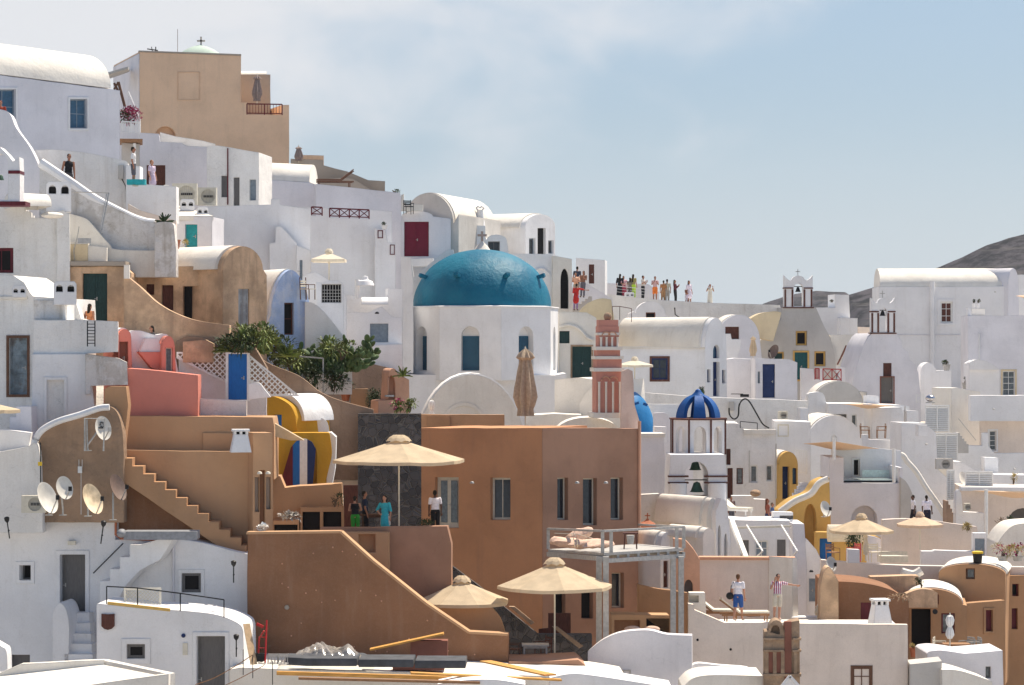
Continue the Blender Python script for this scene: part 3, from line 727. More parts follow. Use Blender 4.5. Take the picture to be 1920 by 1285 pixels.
def leafm(c, rx, ry, rz, bl, r):
    mb = MB(); leafmesh(mb, c+Vector((0, -.1, .05)), bl[1], (rx, ry, rz), .13, .11, .5); mb.build('blossom', bl[0], r, smooth=None)
def agave(label, px, py, q, n, L, w, mat, spread=1.0, name='agave', potted=None, group=None):
    b = wpt(px, py, q); r = empty(name, label, 'plant', b, group)
    if potted:
        pm, pw, ph = potted; MB().lathe([(pw*.35, 0), (pw*.5, ph*.9), (pw*.56, ph), (pw*.45, ph), (pw*.42, ph*.85)], b, 14).build('pot', pm, r); b = b+Vector((0, 0, ph*.9))
    mb = MB()
    for i in range(n):
        t = i*2.4+random.random()*.4; e = random.uniform(.15, 1.35); d = Vector((cos(t)*cos(e)*spread, sin(t)*cos(e)*spread, sin(e))).normalized()
        s = d.cross(Vector((0, 0, 1))).normalized(); l = L*random.uniform(.7, 1.1); up = s.cross(d).normalized(); pts = []
        for j in range(5):
            f = j/4; ww = w*(1-f)**.7*(1 if j else .7); droop = -f*f*.3*l*(1-e/1.5)
            c = b+d*l*f+Vector((0, 0, droop)); pts += [c-s*ww/2+up*.03, c-up*.02, c+s*ww/2+up*.03]
        fs = [(j*3+k, j*3+k+1, j*3+k+4, j*3+k+3) for j in range(4) for k in range(2)]
        mb.add(pts, fs)
    mb.build('leaves', mat, r); return r
def pricklypear(label, px, py, q, H, Wd, n, mat, group=None):
    b = wpt(px, py, q); r = empty('prickly_pear', label, 'cactus', b, group); mb = MB(); tips = [(b+Vector((random.uniform(-.5, .5)*Wd, random.uniform(-.4, .4), 0)), Vector((0, 0, 1))) for _ in range(max(4, n//9))]
    for i in range(n):
        p, d = random.choice(tips); d2 = (d+Vector((random.gauss(0, .55), random.gauss(0, .4), random.uniform(.0, .5)))).normalized(); L = random.uniform(.24, .38)
        if (p-b).z > H*.9 or abs((p-b).x) > Wd*.62: continue
        s = d2.cross(Vector((random.gauss(0, 1), random.gauss(0, 1), .1))).normalized(); nn = s.cross(d2)
        M = Matrix((s*L*.36, nn*.045, d2*L*.55)).transposed(); c = p+d2*L*.5
        mb.ell(c, (1, 1, 1), 9, M=M); tips.append((c+d2*L*.42+s*random.uniform(-.1, .1), d2))
    mb.build('pads', mat, r); return r
# --- people
def person(label, px, py, q, h=1.72, face=0, skin=None, top=(.6, .6, .6), bot=(.05, .05, .08), bk='shorts', hair=(.02, .015, .01), long=False, pose='stand', tk='tee', stripes=None, group='people on the terraces and stairs', bag=None, glasses=False, cap=None, vox=None, crouch=0):
    """py: row of the feet. face: degrees, 0 looks at the viewer, 90 to the right, 180 away"""
    skin = skin or SKN; k = h/1.75; b = wpt(px, py, q); R = Matrix.Rotation(radians(face), 3, 'Z')
    r = empty('person', label, 'person', b, group); r.rotation_euler = (random.uniform(-.05, .05), random.uniform(-.05, .05), 0)
    P = lambda x, y, z: b+R @ Vector((x*k, y*k, z*k))
    vox = vox or max(.012, .62/q)
    def limb(mb, pts, flat=1):
        # pts: (x,y,z,r); tapered capsules with round joints
        for (a, c) in zip(pts[:-1], pts[1:]):
            A = Vector(a[:3]); C = Vector(c[:3]); d = C-A; L = d.length
            if L < 1e-4: continue
            M = d.to_track_quat('Z', 'Y').to_matrix()
            o = Vector((0, 0, 0)); prof = [(a[3]*sin(pi/2*i/3), -a[3]*cos(pi/2*i/3)) for i in range(4)]+[(c[3]*cos(pi/2*i/3), L+c[3]*sin(pi/2*i/3)) for i in range(4)]
            vs = []
            for rr, z in prof:
                for t in range(10): v = A+M @ Vector((max(rr, .0005)*cos(2*pi*t/10), max(rr, .0005)*sin(2*pi*t/10), z)); vs.append(P(*v))
            fs = [(i*10+j, i*10+(j+1) % 10, (i+1)*10+(j+1) % 10, (i+1)*10+j) for i in range(7) for j in range(10)]+[tuple(range(10)), tuple(range(70, 80))]
            mb.add(vs, fs)
    def ellip(mb, c, rr, seg=12):
        mb.ell(P(*c), tuple(x*k for x in rr), seg, M=R)
    st = {'stand': (.09, 0, .09, 0), 'walk': (.07, -.22, .08, .18)}.get('walk' if 'walk' in pose else 'stand')
    legs = []
    for sx, yy in ((-1, st[1]), (1, st[3])):
        kb = .05 if yy > 0 else 0
        legs.append([(sx*.09, 0, .90, .085), (sx*.095, yy*.45-.02, .50, .06), (sx*.10, yy+kb, .09+(.04 if yy > 0 else 0), .042), (sx*.11, yy-.14, .035+(.02 if yy > 0 else 0), .035)])
    def arm(sx, mode):
        s = (sx*.185, 0, 1.41, .052)
        if mode == 'down': e = (sx*.235, .03, 1.13, .043); w = (sx*.24, -.05, .88, .030); fd = (0, -.05, -1)
        elif mode == 'phone': e = (sx*.23, -.05, 1.15, .042); w = (sx*.10, -.28, 1.30, .030); fd = (-sx*.3, -.4, .8)
        elif mode == 'up': e = (sx*.28, -.06, 1.20, .042); w = (sx*.17, -.14, 1.50, .030); fd = (-sx*.2, 0, 1)
        elif mode == 'out': e = (sx*.46, -.02, 1.36, .040); w = (sx*.72, -.05, 1.33, .028); fd = (sx*1, -.05, -.05)
        elif mode == 'hip': e = (sx*.36, .05, 1.18, .042); w = (sx*.20, -.06, 1.02, .030); fd = (-sx*.8, -.3, -.2)
        else: e = (sx*.25, -.12, 1.16, .042); w = (sx*.05, -.26, 1.12, .030); fd = (-sx*1, -.2, 0)
        return s, e, w, Vector(fd).normalized()
    am = {'stand': ('down', 'down'), 'walk': ('down', 'down'), 'phone': ('phone', 'phone'), 'photo': ('up', 'up'), 'wave': ('up', 'out'), 'hip': ('hip', 'down'), 'walkout': ('out', 'down'), 'reach': ('out', 'fold'), 'fold': ('fold', 'fold'), 'one': ('phone', 'down')}[pose]
    arms = [arm(-1, am[0]), arm(1, am[1])]
    if st[1]: pass
    body = MB()
    for L in legs: limb(body, L)
    ellip(body, (0, 0, .96), (.155, .105, .13)); ellip(body, (0, 0, 1.14), (.135, .095, .16)); ellip(body, (0, 0, 1.32), (.165, .105, .15)); ellip(body, (0, .01, 1.41), (.17, .07, .06))
    limb(body, [(0, .01, 1.42, .058), (0, 0, 1.54, .052)])
    ellip(body, (0, -.01, 1.635), (.072, .088, .108)); ellip(body, (0, -.035, 1.575), (.05, .058, .05)); ellip(body, (0, -.102, 1.622), (.014, .022, .022), 8)
    for sx in (-1, 1): ellip(body, (sx*.073, .0, 1.625), (.012, .022, .03), 8)
    for s, e, w, fd in arms:
        limb(body, [s, e, w]); W_ = Vector(w[:3]); pc = W_+fd*.055; sd = fd.cross(Vector((0, 1, .2))).normalized()
        limb(body, [(*W_, .026), (*(W_+fd*.075), .034)])
        for i in range(4):
            a0 = W_+fd*.085+sd*(i-1.5)*.019; ln = (.062, .075, .07, .052)[i]; bend = Vector((0, -.02, 0)); a1 = a0+fd*ln*.55+bend*.3; a2 = a0+fd*ln+bend
            limb(body, [(*a0, .010), (*a1, .009), (*a2, .008)])
        th0 = W_+fd*.03-sd*.028; limb(body, [(*th0, .012), (*(th0+fd*.04-sd*.03), .010), (*(th0+fd*.065-sd*.035), .009)])
    bo = body.build('body', skin, r)
    def rem(o, v):
        m = o.modifiers.new('join', 'REMESH'); m.mode = 'VOXEL'; m.voxel_size = v; m.use_smooth_shade = True
        sm = o.modifiers.new('soft', 'SMOOTH'); sm.iterations = 2; sm.factor = .4
    rem(bo, vox)
    if top is not None:
        t = MB(); ellip(t, (0, 0, 1.02), (.165, .12, .10)); ellip(t, (0, 0, 1.14), (.155, .115, .17)); ellip(t, (0, 0, 1.32), (.182, .122, .155)); ellip(t, (0, .01, 1.405), (.19, .085, .06))
        for s, e, w, fd in arms:
            if tk in ('tee', 'long', 'tunic'):
                f = .62 if tk == 'tee' else 1.0; S = Vector(s[:3]); E = Vector(e[:3]); p = S+(E-S)*f; limb(t, [(*s[:3], .068), (*p, .060)])
                if tk == 'long': limb(t, [(*e[:3], .056), (*(E+(Vector(w[:3])-E)*.85), .042)])
        if tk == 'tunic': limb(t, [(0, 0, .95, .17), (0, 0, .62, .21)])
        m = cloth(top)
        if stripes:
            m = CLO.get('stripes')
            if m is None:
                m = simple('striped_cloth', top, rough=.9); tt = m.node_tree; tc = N(tt, 'ShaderNodeTexCoord'); sp_ = N(tt, 'ShaderNodeSeparateXYZ'); tt.links.new(tc.outputs['Object'], sp_.inputs[0])
                w_ = mathn(tt, 'SINE', mathn(tt, 'MULTIPLY', sp_.outputs[0], 82.0)); c = mixc(tt, ramp(tt, w_, -.1, .1), top, stripes); bs = tt.nodes['Principled BSDF']; tt.links.new(c, bs.inputs['Base Color']); CLO['stripes'] = m
        rem(t.build('shirt' if tk != 'dress' else 'dress', m, r), vox)
    if bot is not None:
        t = MB(); ellip(t, (0, 0, .97), (.168, .125, .10))
        if bk in ('skirt', 'longskirt'):
            z = .55 if bk == 'skirt' else .12; w_ = .23 if bk == 'skirt' else .25
            limb(t, [(0, 0, .95, .15), (0, 0, z+.1, w_*.8)])
            for sx in (-1, 1): limb(t, [(sx*.06, 0, .9, .12), (sx*.09, 0, z+.08, .13)])
        else:
            for L in legs:
                A, K_, F_ = L[0], L[1], L[2]
                if bk == 'shorts': limb(t, [(*A[:3], .105), (A[0]+(K_[0]-A[0])*.85, A[1]+(K_[1]-A[1])*.85, A[2]+(K_[2]-A[2])*.85, .088)])
                else: limb(t, [(*A[:3], .105), (*K_[:3], .078), (F_[0], F_[1], F_[2]+.03, .062)])
        rem(t.build({'shorts': 'shorts', 'skirt': 'skirt', 'longskirt': 'skirt'}.get(bk, 'trousers'), cloth(bot), r), vox)
    hm = MB(); ellip(hm, (0, .018, 1.672), (.082, .092, .088)); ellip(hm, (0, .05, 1.63), (.072, .06, .085))
    if long: ellip(hm, (0, .06, 1.54), (.085, .055, .14)); ellip(hm, (0, .085, 1.42), (.075, .04, .14))
    if long == 2: ellip(hm, (0, .10, 1.30), (.08, .035, .16))
    ho = hm.build('hair' if not cap else 'cap', cloth(cap or hair), r); rem(ho, vox)
    f = MB()
    for sx in (-1, 1): ellip(f, (sx*.030, -.088, 1.645), (.012 if not glasses else .024, .010, .008 if not glasses else .017), 8)
    if glasses: f.bar(P(-.075, -.02, 1.65), P(-.05, -.09, 1.65), .008); f.bar(P(.075, -.02, 1.65), P(.05, -.09, 1.65), .008)
    f.build('sunglasses' if glasses else 'eye', BI, r); f = MB(); ellip(f, (0, -.092, 1.580), (.020, .006, .006), 8); f.build('mouth', cloth((.3, .1, .08)), r)
    f = MB(); [ellip(f, (L[3][0], L[3][1]+.05, L[3][2]), (.048, .125, .04), 8) for L in legs]; f.build('shoe', cloth((.5, .48, .45)) if bk != 'trousers' else CBL, r)
    if bag: 
        t = empty('shoulder_bag', bag, 'bag', P(.28, .10, .80)); mb = MB(); mb.ell(P(.30, .08, .93), (.15*k, .09*k, .14*k), 12, M=R); mb.build('pouch', CBL, t)
        MB().tube([P(.27, .10, 1.04), P(.235, .12, 1.3), P(.17, .06, 1.47), P(.2, -.11, 1.3), P(.27, -.02, 1.05)], .016, 5).build('strap', CBL, t)
    return r
# ---------------------------------------------------------------- ground, hill
def gq(px, D):
    """row of the bare slope under picture column px at distance D"""
    q = FPX/D; L = [(52, 1500), (49, 1420), (46, 1180), (43, 960), (41, 700), (38, 560), (34, 400), (30, 420), (26, 560), (22, 660), (15, 760)]
    C = [(52, 1500), (49, 1400), (46, 1240), (42, 1120), (38, 930), (34, 800), (30, 690), (27, 640), (25, 660), (22, 700), (15, 780)]
    R_ = [(52, 1500), (49, 1420), (44, 1330), (38, 1150), (34, 1010), (30, 850), (27, 760), (24, 690), (22, 690), (15, 780)]
    def ip(T):
        if q >= T[0][0]: return T[0][1]+(q-T[0][0])*30
        for (a, b), (c, d) in zip(T[:-1], T[1:]):
            if q >= c: return b+(d-b)*(a-q)/(a-c)
        return T[-1][1]
    def sm(x): x = max(0, min(1, x)); return x*x*(3-2*x)
    w1 = sm((px-350)/450); w2 = sm((px-1000)/450)
    return (ip(L)*(1-w1)+ip(C)*w1)*(1-w2)+ip(R_)*w2
GR = plaster('pale_bounce_slope', (.64, .59, .53), mott=.3, dirt=.4, dcol=(.3, .25, .2), bump=1.2, patch=.2, scale=.5, bev=0)  # kept pale so the slope bounces sunlight onto the shaded walls
mb = MB(); vs = []; Ds = [14, 22, 34, 46]+[60+i*2.0 for i in range(95)]; Ds += [260, 300, 380, 520, 800, 1400, 2600]; nx = 150
for D in Ds:
    for i in range(nx+1):
        px = -2600+7200*i/nx
        X = (px-CX)/FPX*max(92, min(D, 420))  # unseen foreground kept wide, added to bounce sunlight onto the facades
        if D <= 250: z = (CY-gq(px, max(D, 92)))/FPX*max(D, 92)-1.2-max(0, 92-D)*.06+noise.noise(Vector((X*.3, D*.3, 0)))*.5
        else: z = -30-(D-250)*.05
        if D > 420: X = (px-CX)/1900*D
        vs.append(Vector((X, D, z)))
nn = nx+1
mb.add(vs, [(j*nn+i, j*nn+i+1, (j+1)*nn+i+1, (j+1)*nn+i) for j in range(len(Ds)-1) for i in range(nx)])
tag(mb.build('ground', GR), kind='structure')
HM = bpy.data.materials.new('scrub_hill'); HM.use_nodes = True; t = HM.node_tree; b = t.nodes['Principled BSDF']
geo = N(t, 'ShaderNodeNewGeometry'); n1 = N(t, 'ShaderNodeTexNoise', i_Scale=.06, i_Detail=10.0, i_Roughness=.75); t.links.new(geo.outputs[0], n1.inputs['Vector'])
mm = N(t, 'ShaderNodeMapping'); mm.inputs['Scale'].default_value = (.012, .012, .22); t.links.new(geo.outputs[0], mm.inputs[0])
n2 = N(t, 'ShaderNodeTexNoise', i_Scale=1.0, i_Detail=6.0, i_Roughness=.7, i_Distortion=1.0); t.links.new(mm.outputs[0], n2.inputs['Vector'])
c = mixc(t, ramp(t, n1.outputs[0], .40, .58), (.018, .019, .022), (.080, .074, .084)); c = mixc(t, ramp(t, n2.outputs[0], .52, .62, 0, .6), c, (.13, .12, .115))  # purplish tint puts distance haze into the rock colour
t.links.new(c, b.inputs['Base Color']); b.inputs['Roughness'].default_value = 1; b.inputs['Specular IOR Level'].default_value = 0
def hill(prof, Dc, name='hill'):
    vs = []; nx = 220; ny = 40; x0 = prof[0][0]; x1 = prof[-1][0]
    for j in range(ny+1):
        f = j/ny; D = Dc-420*(1-f)
        for i in range(nx+1):
            px = x0+(x1-x0)*i/nx
            for (a, b_), (c_, d_) in zip(prof[:-1], prof[1:]):
                if px <= c_: py = b_+(d_-b_)*(px-a)/(c_-a); break
            z1 = (CY-py)/FPX*Dc; zb = -75; X = (px-CX)/FPX*Dc
            z = zb+(z1-zb)*f**.8+noise.fractal(Vector((X*.012, D*.012, 3)), .8, 2.1, 6)*16*(1-.75*f)*min(1, 4*(1-f)+.12)*.8+noise.noise(Vector((X*.05, D*.05, 1)))*1.2
            vs.append(Vector((X, D, z)))
    k = nx+1; m = len(vs); vs += [Vector((v.x, Dc+600, -120)) for v in vs[-k:]]
    fs = [(j*k+i, j*k+i+1, (j+1)*k+i+1, (j+1)*k+i) for j in range(ny+1) for i in range(nx)]
    tag(MB().add(vs, fs).build(name, HM, smooth=30), kind='structure')
hill([(1250, 650), (1380, 600), (1430, 570), (1470, 556), (1530, 546), (1585, 549), (1640, 585), (1720, 650)], 2300)
hill([(1480, 700), (1540, 610), (1590, 552), (1640, 538), (1700, 520), (1760, 500), (1800, 484), (1850, 460), (1890, 446), (1920, 441), (2100, 400), (2400, 330)], 1800)
# ================================================================ upper left
t = B('vaulted_house', 'large white house with cream barrel roof at the top left corner, two blue windows', 'house', 43, 36, [(-60, 133), (0, 141), (225, 170)], 330, 6.2, WB,
      [('win', 131, 186, 163, 241, dict(f=GS, g=BS, nx=2, ny=2, sur=(WH, .1))), ('win', -16, 168, 29, 232, dict(f=GS, g=BS, nx=2, ny=2, sur=(WH, .1)))])
t.vault(-60, 208, 132, 1.75, 6.0, WC, v=.1, ye1=166)
F = Fr(262, 33, 19)
t = B('beige_house', 'tall plain beige building with a sealed square panel, highest on the skyline', 'house', 33, 19, [(262, 97), (452, 105), (452, 192), (463, 192), (463, 215), (529, 215), (529, 197), (542, 197)], 330, 8, BE,
      [('niche', 290, 237, 330, 262, dict(arch=20, r=.5)), ('surface', 333, 135, 375, 188, dict(f=BE, g=BE, fw=.04))])
t.add('side_wall', MB().fbox(F, -.05, 0.0, .02, 7.9, 4, 16.42), WB)
t.add('roof_edge', MB().fbox(F, -.04, F.sz(452, 105)[0], -.04, .25, F.sz(300, 99)[1]-.02, F.sz(300, 99)[1]+.08), GB)
t = B('stair_tower', 'grey beige rooftop box with a pale domed top behind the maroon terrace railing', 'house', 32, 8, [(448, 140), (507, 140)], 260, 4, GB)
t.vault(450, 500, 141, .36, 3.2, WC, v=.2)
r = empty('church_dome', 'low pale green dome with a cross rising behind the beige building', 'dome', wpt(375, 120, 31.3))
MB().lathe([(1.25, -2), (1.25, 0), (1.12, .16), (.86, .33), (.48, .5), (.12, .60), (.0, .62)], wpt(375, 104, 31.3), 28).build('dome', plaster('pale_green_plaster', (.50, .62, .55)), r)
mb = MB(); c = wpt(377, 77, 31.3); mb.bar(c-Vector((0, 0, .35)), c+Vector((0, 0, .25)), .1); mb.bar(c-Vector((.24, 0, 0)), c+Vector((.24, 0, 0)), .1); mb.build('cross', GP, r)
railing('maroon railing with turned bars on the terrace of the tall beige building', [(463, 215), (529, 216)], 33.3, .6, MR, 'bars', .8)
folded('mauve brown folded parasol on the roof terrace of the beige building', 482, 141, 196, 32.6, .5, CN4, yhem=190)
cable('thin mast rising from the flat roof of the beige building', [(333, 98), (333, 55)], 32, .02, ME, 'antenna_mast', 'antenna')
one('antenna', 'small television aerial on the left edge of the beige building roof', 'antenna', MB().tube([wpt(292, 96, 32.6), wpt(292, 88, 32.6)], .03).bar(wpt(276, 92, 32.6), wpt(296, 95, 32.6), .06).bar(wpt(284, 88, 32.6), wpt(286, 98, 32.6), .04), BI)
r = empty('awning', 'dark sloping canopy beside the white side of the beige building', 'awning', wpt(222, 145, 34))
MB().add([wpt(202, 136, 34), wpt(240, 125, 34), wpt(243, 131, 32.5), wpt(206, 144, 32.5)]+[p-Vector((0, 0, .12)) for p in (wpt(202, 136, 34), wpt(240, 125, 34), wpt(243, 131, 32.5), wpt(206, 144, 32.5))], [(0, 1, 2, 3), (4, 5, 6, 7), (0, 1, 5, 4), (1, 2, 6, 5), (2, 3, 7, 6), (3, 0, 4, 7)]).build('canopy', GP, r)
mb = MB(); mb.bar(wpt(214, 156, 34), wpt(222, 172, 34), .12); mb.bar(wpt(222, 154, 34), wpt(214, 168, 34), .1); mb.bar(wpt(222, 154, 34), wpt(234, 200, 34), .14); mb.build('strut', BW, r)
one('handrail', 'white slanting handrail beside the magenta flowers near the beige building', 'handrail', MB().tube([wpt(240, 172, 36), wpt(262, 225, 36), wpt(262, 262, 36)], .05), WW)
shrub('magenta bougainvillea in the gap between the white vaulted house and the beige building', 245, 238, 36, .62, .5, 420, .13, .08, LF3, 'bougainvillea', blossoms=(BG, 420))
railing('short white metal railing in front of the magenta flowers', [(228, 250), (262, 252)], 37, .6, WW, 'bars', .5)
# stacked white houses in the middle of the upper left
t = B('white_house', 'grey shaded white house with a brown shutter door below the beige building', 'house', 38, 6, [(262, 249), (298, 251), (300, 266), (340, 268), (350, 274), (404, 276)], 420, 4, WB, [('shut', 275, 310, 310, 352, dict(f=RW, r=.1))])
t.slab('parapet', [(300, 248), (330, 256), (380, 264), (404, 270)], 282, .3, WC, v=1.2)
t = B('white_house', 'white cube house with three dark slit openings and a thin maroon pipe', 'house', 40, -6, [(388, 275), (408, 273), (485, 286)], 440, 3.2, WD,
      [('dark', 415, 330, 426, 370, dict(g=GD, r=.15)), ('dark', 438, 333, 449, 388, dict(g=GD, r=.15)), ('dark', 468, 337, 480, 376, dict(g=GS, r=.2))])
t.add('pipe', MB().tube([t.F.at(427, 278, -.05), t.F.at(427, 384, -.05)], .03), MR)
t = B('terrace_wall', 'small terrace with tan timber deck and white post next to the magenta flowers', 'wall', 39, 8, [(228, 268), (262, 270)], 420, 2, GY)
t.add('deck', MB().fbox(t.F, -.1, 1.0, -.6, 1.5, t.F.sz(240, 268)[1], t.F.sz(240, 268)[1]+.15), WDN)
t.add('post', MB().fbox(t.F, .55, .68, -.5, -.35, t.F.sz(250, 330)[1], t.F.sz(250, 270)[1]), WW)
t = B('vaulted_house', 'white house with cream barrel roof just right of the slit window cube', 'house', 36, -3, [(485, 337), (580, 342), (593, 347)], 430, 4, WB)
t.vault(484, 580, 337, 1.02, 3.6, WC, v=.05, ye1=342)
t = B('brown_house', 'long grey brown house with a sloping parapet below the beige building', 'house', 34, 4, [(545, 298), (606, 300), (606, 310), (652, 322), (690, 338), (722, 340)], 420, 5, GB)
t.slab('terrace_wall', [(580, 338), (648, 333), (665, 337), (700, 358), (722, 360)], 420, .3, GB, v=-1.2)
t.slab('roof_box', [(565, 291), (607, 292)], 312, 1.5, BE, v=1.5)
folded('dark folded parasol standing on the grey brown parapet', 560, 275, 305, 34, .45, CN4, yhem=302)
lounger('dark wooden lounger on the grey brown terrace', 628, 352, 36, 10, BW, BW)
t = B('long_house', 'long bluish white wall house with two maroon railings set in its top', 'house', 36.5, 7, [(592, 345), (640, 350), (750, 362), (752, 372)], 620, 4, WB)
t.slab('parapet', [(560, 388), (583, 389), (583, 405), (605, 405), (605, 390), (617, 390), (617, 408), (693, 411), (693, 393), (735, 397), (735, 470)], 640, .35, WH, v=-1.5)
railing('maroon crossed railing, the short one above the white wall', [(584, 404), (604, 405)], 37.6, .42, MR, 'x', .5)
railing('maroon crossed railing, the long one above the white wall', [(618, 408), (692, 411)], 37.4, .46, MR, 'x', .55)
shrub('small green pot plant on the end of the long bluish wall', 741, 364, 36, .3, .15, 90, .1, .05, LF3, 'pot_plant')
t = B('gate_pillar', 'stepped white pillars with maroon slots left of the red double doors', 'wall', 37, 6, [(703, 428), (722, 430), (727, 455), (742, 456)], 640, .5, WH, [('surface', 708, 432, 718, 447, dict(f=MR, g=WB)), ('surface', 731, 459, 740, 478, dict(f=MR, g=WB))])
shrub('small potted plant on the pillar by the maroon slot', 721, 430, 37.4, .15, .09, 60, .09, .04, LF3, 'pot_plant', potted=(WH, .3, .2))
t = B('white_house', 'white arched front with big red double doors', 'house', 31.4, 4, [(738, 408), (752, 406)]+arc(752, 812, 406, 396, 8)+[(845, 410)], 640, 5, WB, [('dbl', 758, 416, 804, 481, dict(f=simple('crimson_paint', (.16, .008, .03), rough=.5, stretch=(8, 8, .4)), r=.18, n=2))])
one('security_camera', 'round black lamp on the wall left of the red double doors', 'lamp', MB().ell(wpt(743, 413, 33), (.1, .1, .1)), BI)
t = B('vaulted_house', 'big pale grey arched gable with beige roof on the skyline above the red doors', 'house', 31, -16, arc(757, 850, 420, 362, 18)+[(860, 402)], 520, 9, GY)
t.gv(757, 850, 420, 362, 9, WC)
t.slab('rear_wall', [(820, 400), (892, 403)], 440, 1, BE, v=8)
t = B('boundary_wall', 'pale wall stub with a chair at the left foot of the big grey arched gable', 'wall', 31.5, 0, [(752, 366), (757, 364), (757, 382), (793, 384)], 396, .4, WC)
chair('black chair on the roof left of the grey arched gable', 766, 402, 32, 20, BI)
# vault house on skyline, right of red doors
FA = Fr(985, 29.5, 58); 
t = B('vaulted_house', 'white vaulted house on the skyline with three dark openings in its round gable', 'house', 29.5, 58, [(985, 480)]+arc(985, 1041, 425, 402, 14)+[(1041, 480)], 520, 6, WH,
      [('win', 992, 447, 1004, 478, dict(f=GS, nx=1, ny=1)), ('dark', 1008, 428, 1023, 479, dict(r=.2)), ('win', 1028, 451, 1038, 476, dict(f=GS))])
t.gv(984, 1042, 427, 401, 6.6, WC)
t = B('white_annex', 'low white rooms with an arched dormer beside the horned chimney above the teal dome', 'house', 30.5, 3, [(846, 432), (878, 433), (878, 422), (910, 424), (910, 445)]+arc(912, 950, 450, 440, 6)+[(955, 480)], 560, 2.5, WH, [('win', 915, 453, 937, 472, dict(f=GD, nx=2, ny=1)), ('dark', 878, 445, 884, 457, dict(g=GD, r=.1))])
chimney('white horned chimney above the teal dome', 900, 387, 424, 30.2, .62, 'horn')
# steps and clutter below the red doors
t = B('stair_wall', 'white steps rising to the red double doors left of the teal dome', 'stairs', 31.9, 0, [(736, 500), (772, 494), (776, 520), (836, 470), (850, 468), (852, 480)], 560, .5, WH)
t.slab('tread', [(770, 486), (800, 484), (812, 484)], 500, 1.5, WH, v=.8)
t = B('white_terrace', 'white curved terrace walls with a pale turquoise corner left of the teal dome', 'wall', 33, 4, [(690, 490), (698, 486), (712, 500), (728, 510), (728, 480), (770, 482), (775, 540)], 700, 2.5, WH)
t.add('turquoise_patch', MB().prism(t.F, [t.F.sz(*p) for p in [(711, 512), (738, 514), (740, 538), (710, 538)]], -.02, .01), plaster('faded_turquoise', (.45, .72, .76), mott=.3, dirt=.3, dcol=(.75, .78, .8)))
t = B('white_terrace', 'stepped white terrace boxes just left of the blue domed church', 'wall', 38, 6, [(640, 552), (664, 554), (676, 558), (727, 560), (727, 540), (755, 542)], 700, 2, WH)
t.vault(678, 728, 572, .38, 1.2, WH, v=-1.6)
cable('white stovepipe standing left of the turquoise terrace corner', [(670, 560), (670, 524)], 38.5, .12, WH, 'stovepipe', 'chimney')
one('roof_vent', 'small bulging white vent on the terrace between the parasol and the dome', 'chimney', MB().lathe([(.45, 0), (.35, .22), (.15, .3), (.12, .45), (.02, .48)], wpt(685, 536, 38.5), 12), WH)
# ================================================================ left edge
t = B('buttress', 'sweeping bluish white buttress wall at the left edge under the big vaulted house', 'wall', 44.6, 4, crv([(-40, 205), (12, 208), (30, 240), (55, 275), (72, 310), (86, 350)]), 470, 1.5, WB)
t = B('boundary_wall', 'grey white retaining wall behind the man in the black tank top', 'wall', 43.9, 6, crv([(66, 281), (110, 281), (170, 288), (236, 302)])+[(240, 306)], 480, 1.2, WD)
t.add('meter_box', MB().fbox(t.F, t.F.S(222), t.F.S(232), -.12, 0, t.F.sz(226, 336)[1], t.F.sz(226, 310)[1]), GY)
t.add('cable', MB().tube([t.F.at(228, 335, -.06), t.F.at(236, 350, -.06), t.F.at(240, 392, -.06)], .025), CBL)
t = B('stair_parapet', 'long sloping white parapet of the stairway with speckled peeling face', 'wall', 45.6, -4, [(74, 301)]+crv([(80, 304), (130, 338), (180, 372), (240, 402), (270, 414), (292, 416)])+[(296, 470)], 520, .55, WS)
t.add('coping', MB().tube([wpt(x, y, 45.6) for x, y in crv([(76, 305), (130, 341), (180, 375), (240, 406), (270, 417), (290, 420)])], .2, 8), WH)
t = B('stair_wall', 'pale mauve inner wall of the stairway dropping towards the peeling pillar', 'wall', 44.6, 0, crv([(240, 382), (262, 394), (290, 402), (330, 414)]), 470, .3, WP)
t = B('pillar', 'peeling white pillar with bare grey render at the foot of the sloping stairway', 'wall', 46, 0, crv([(290, 424), (296, 417), (320, 417), (326, 424)])+[(330, 468)], 520, .8, WS)
agave('spiky plant on top of the peeling pillar', 308, 417, 45.7, 26, .42, .05, LF3, 1.2)
one('flower_pot', 'terracotta pot beside the peeling pillar', 'pot', MB().lathe([(.11, 0), (.16, .32), (.18, .33), (.18, .38), (.13, .38)], wpt(331, 467, 45), 12), TC)
one('flower_pot', 'small green potted shrub before the teal door', 'plant', leafmesh(MB(), wpt(348, 456, 44), 120, (.13, .13, .12), .09, .05), LF4, smooth=None)
r = empty('bell_cote', 'white bell arch with maroon bands cut off by the left edge of the picture', 'bell tower', wpt(0, 386, 49))
F = Fr(-30, 49, 0)
MB().prism(F, [F.sz(*p) for p in [(-30, 380), (-30, 300), (-12, 285)]+[(0, 276), (14, 290), (24, 303), (36, 295), (37, 320), (37, 380)]], 0, .9, [([F.sz(*p) for p in [(-22, 375)]+arc(-22, 15, 305, 288, 8)+[(15, 375)]], None)]).build('arch', WH, r)
mb = MB(); mb.fbox(F, F.S(15.5), F.S(37.5), -.03, .93, F.sz(0, 326)[1], F.sz(0, 320)[1]); mb.fbox(F, 0, F.S(48), -.06, 1, F.sz(0, 386)[1], F.sz(0, 378)[1]); mb.build('maroon_band', MR, r)
MB().lathe([(.12, .0), (.1, .05), (.07, .16), (.03, .2)], wpt(2, 338, 48.5), 12).build('bell', BR, r)
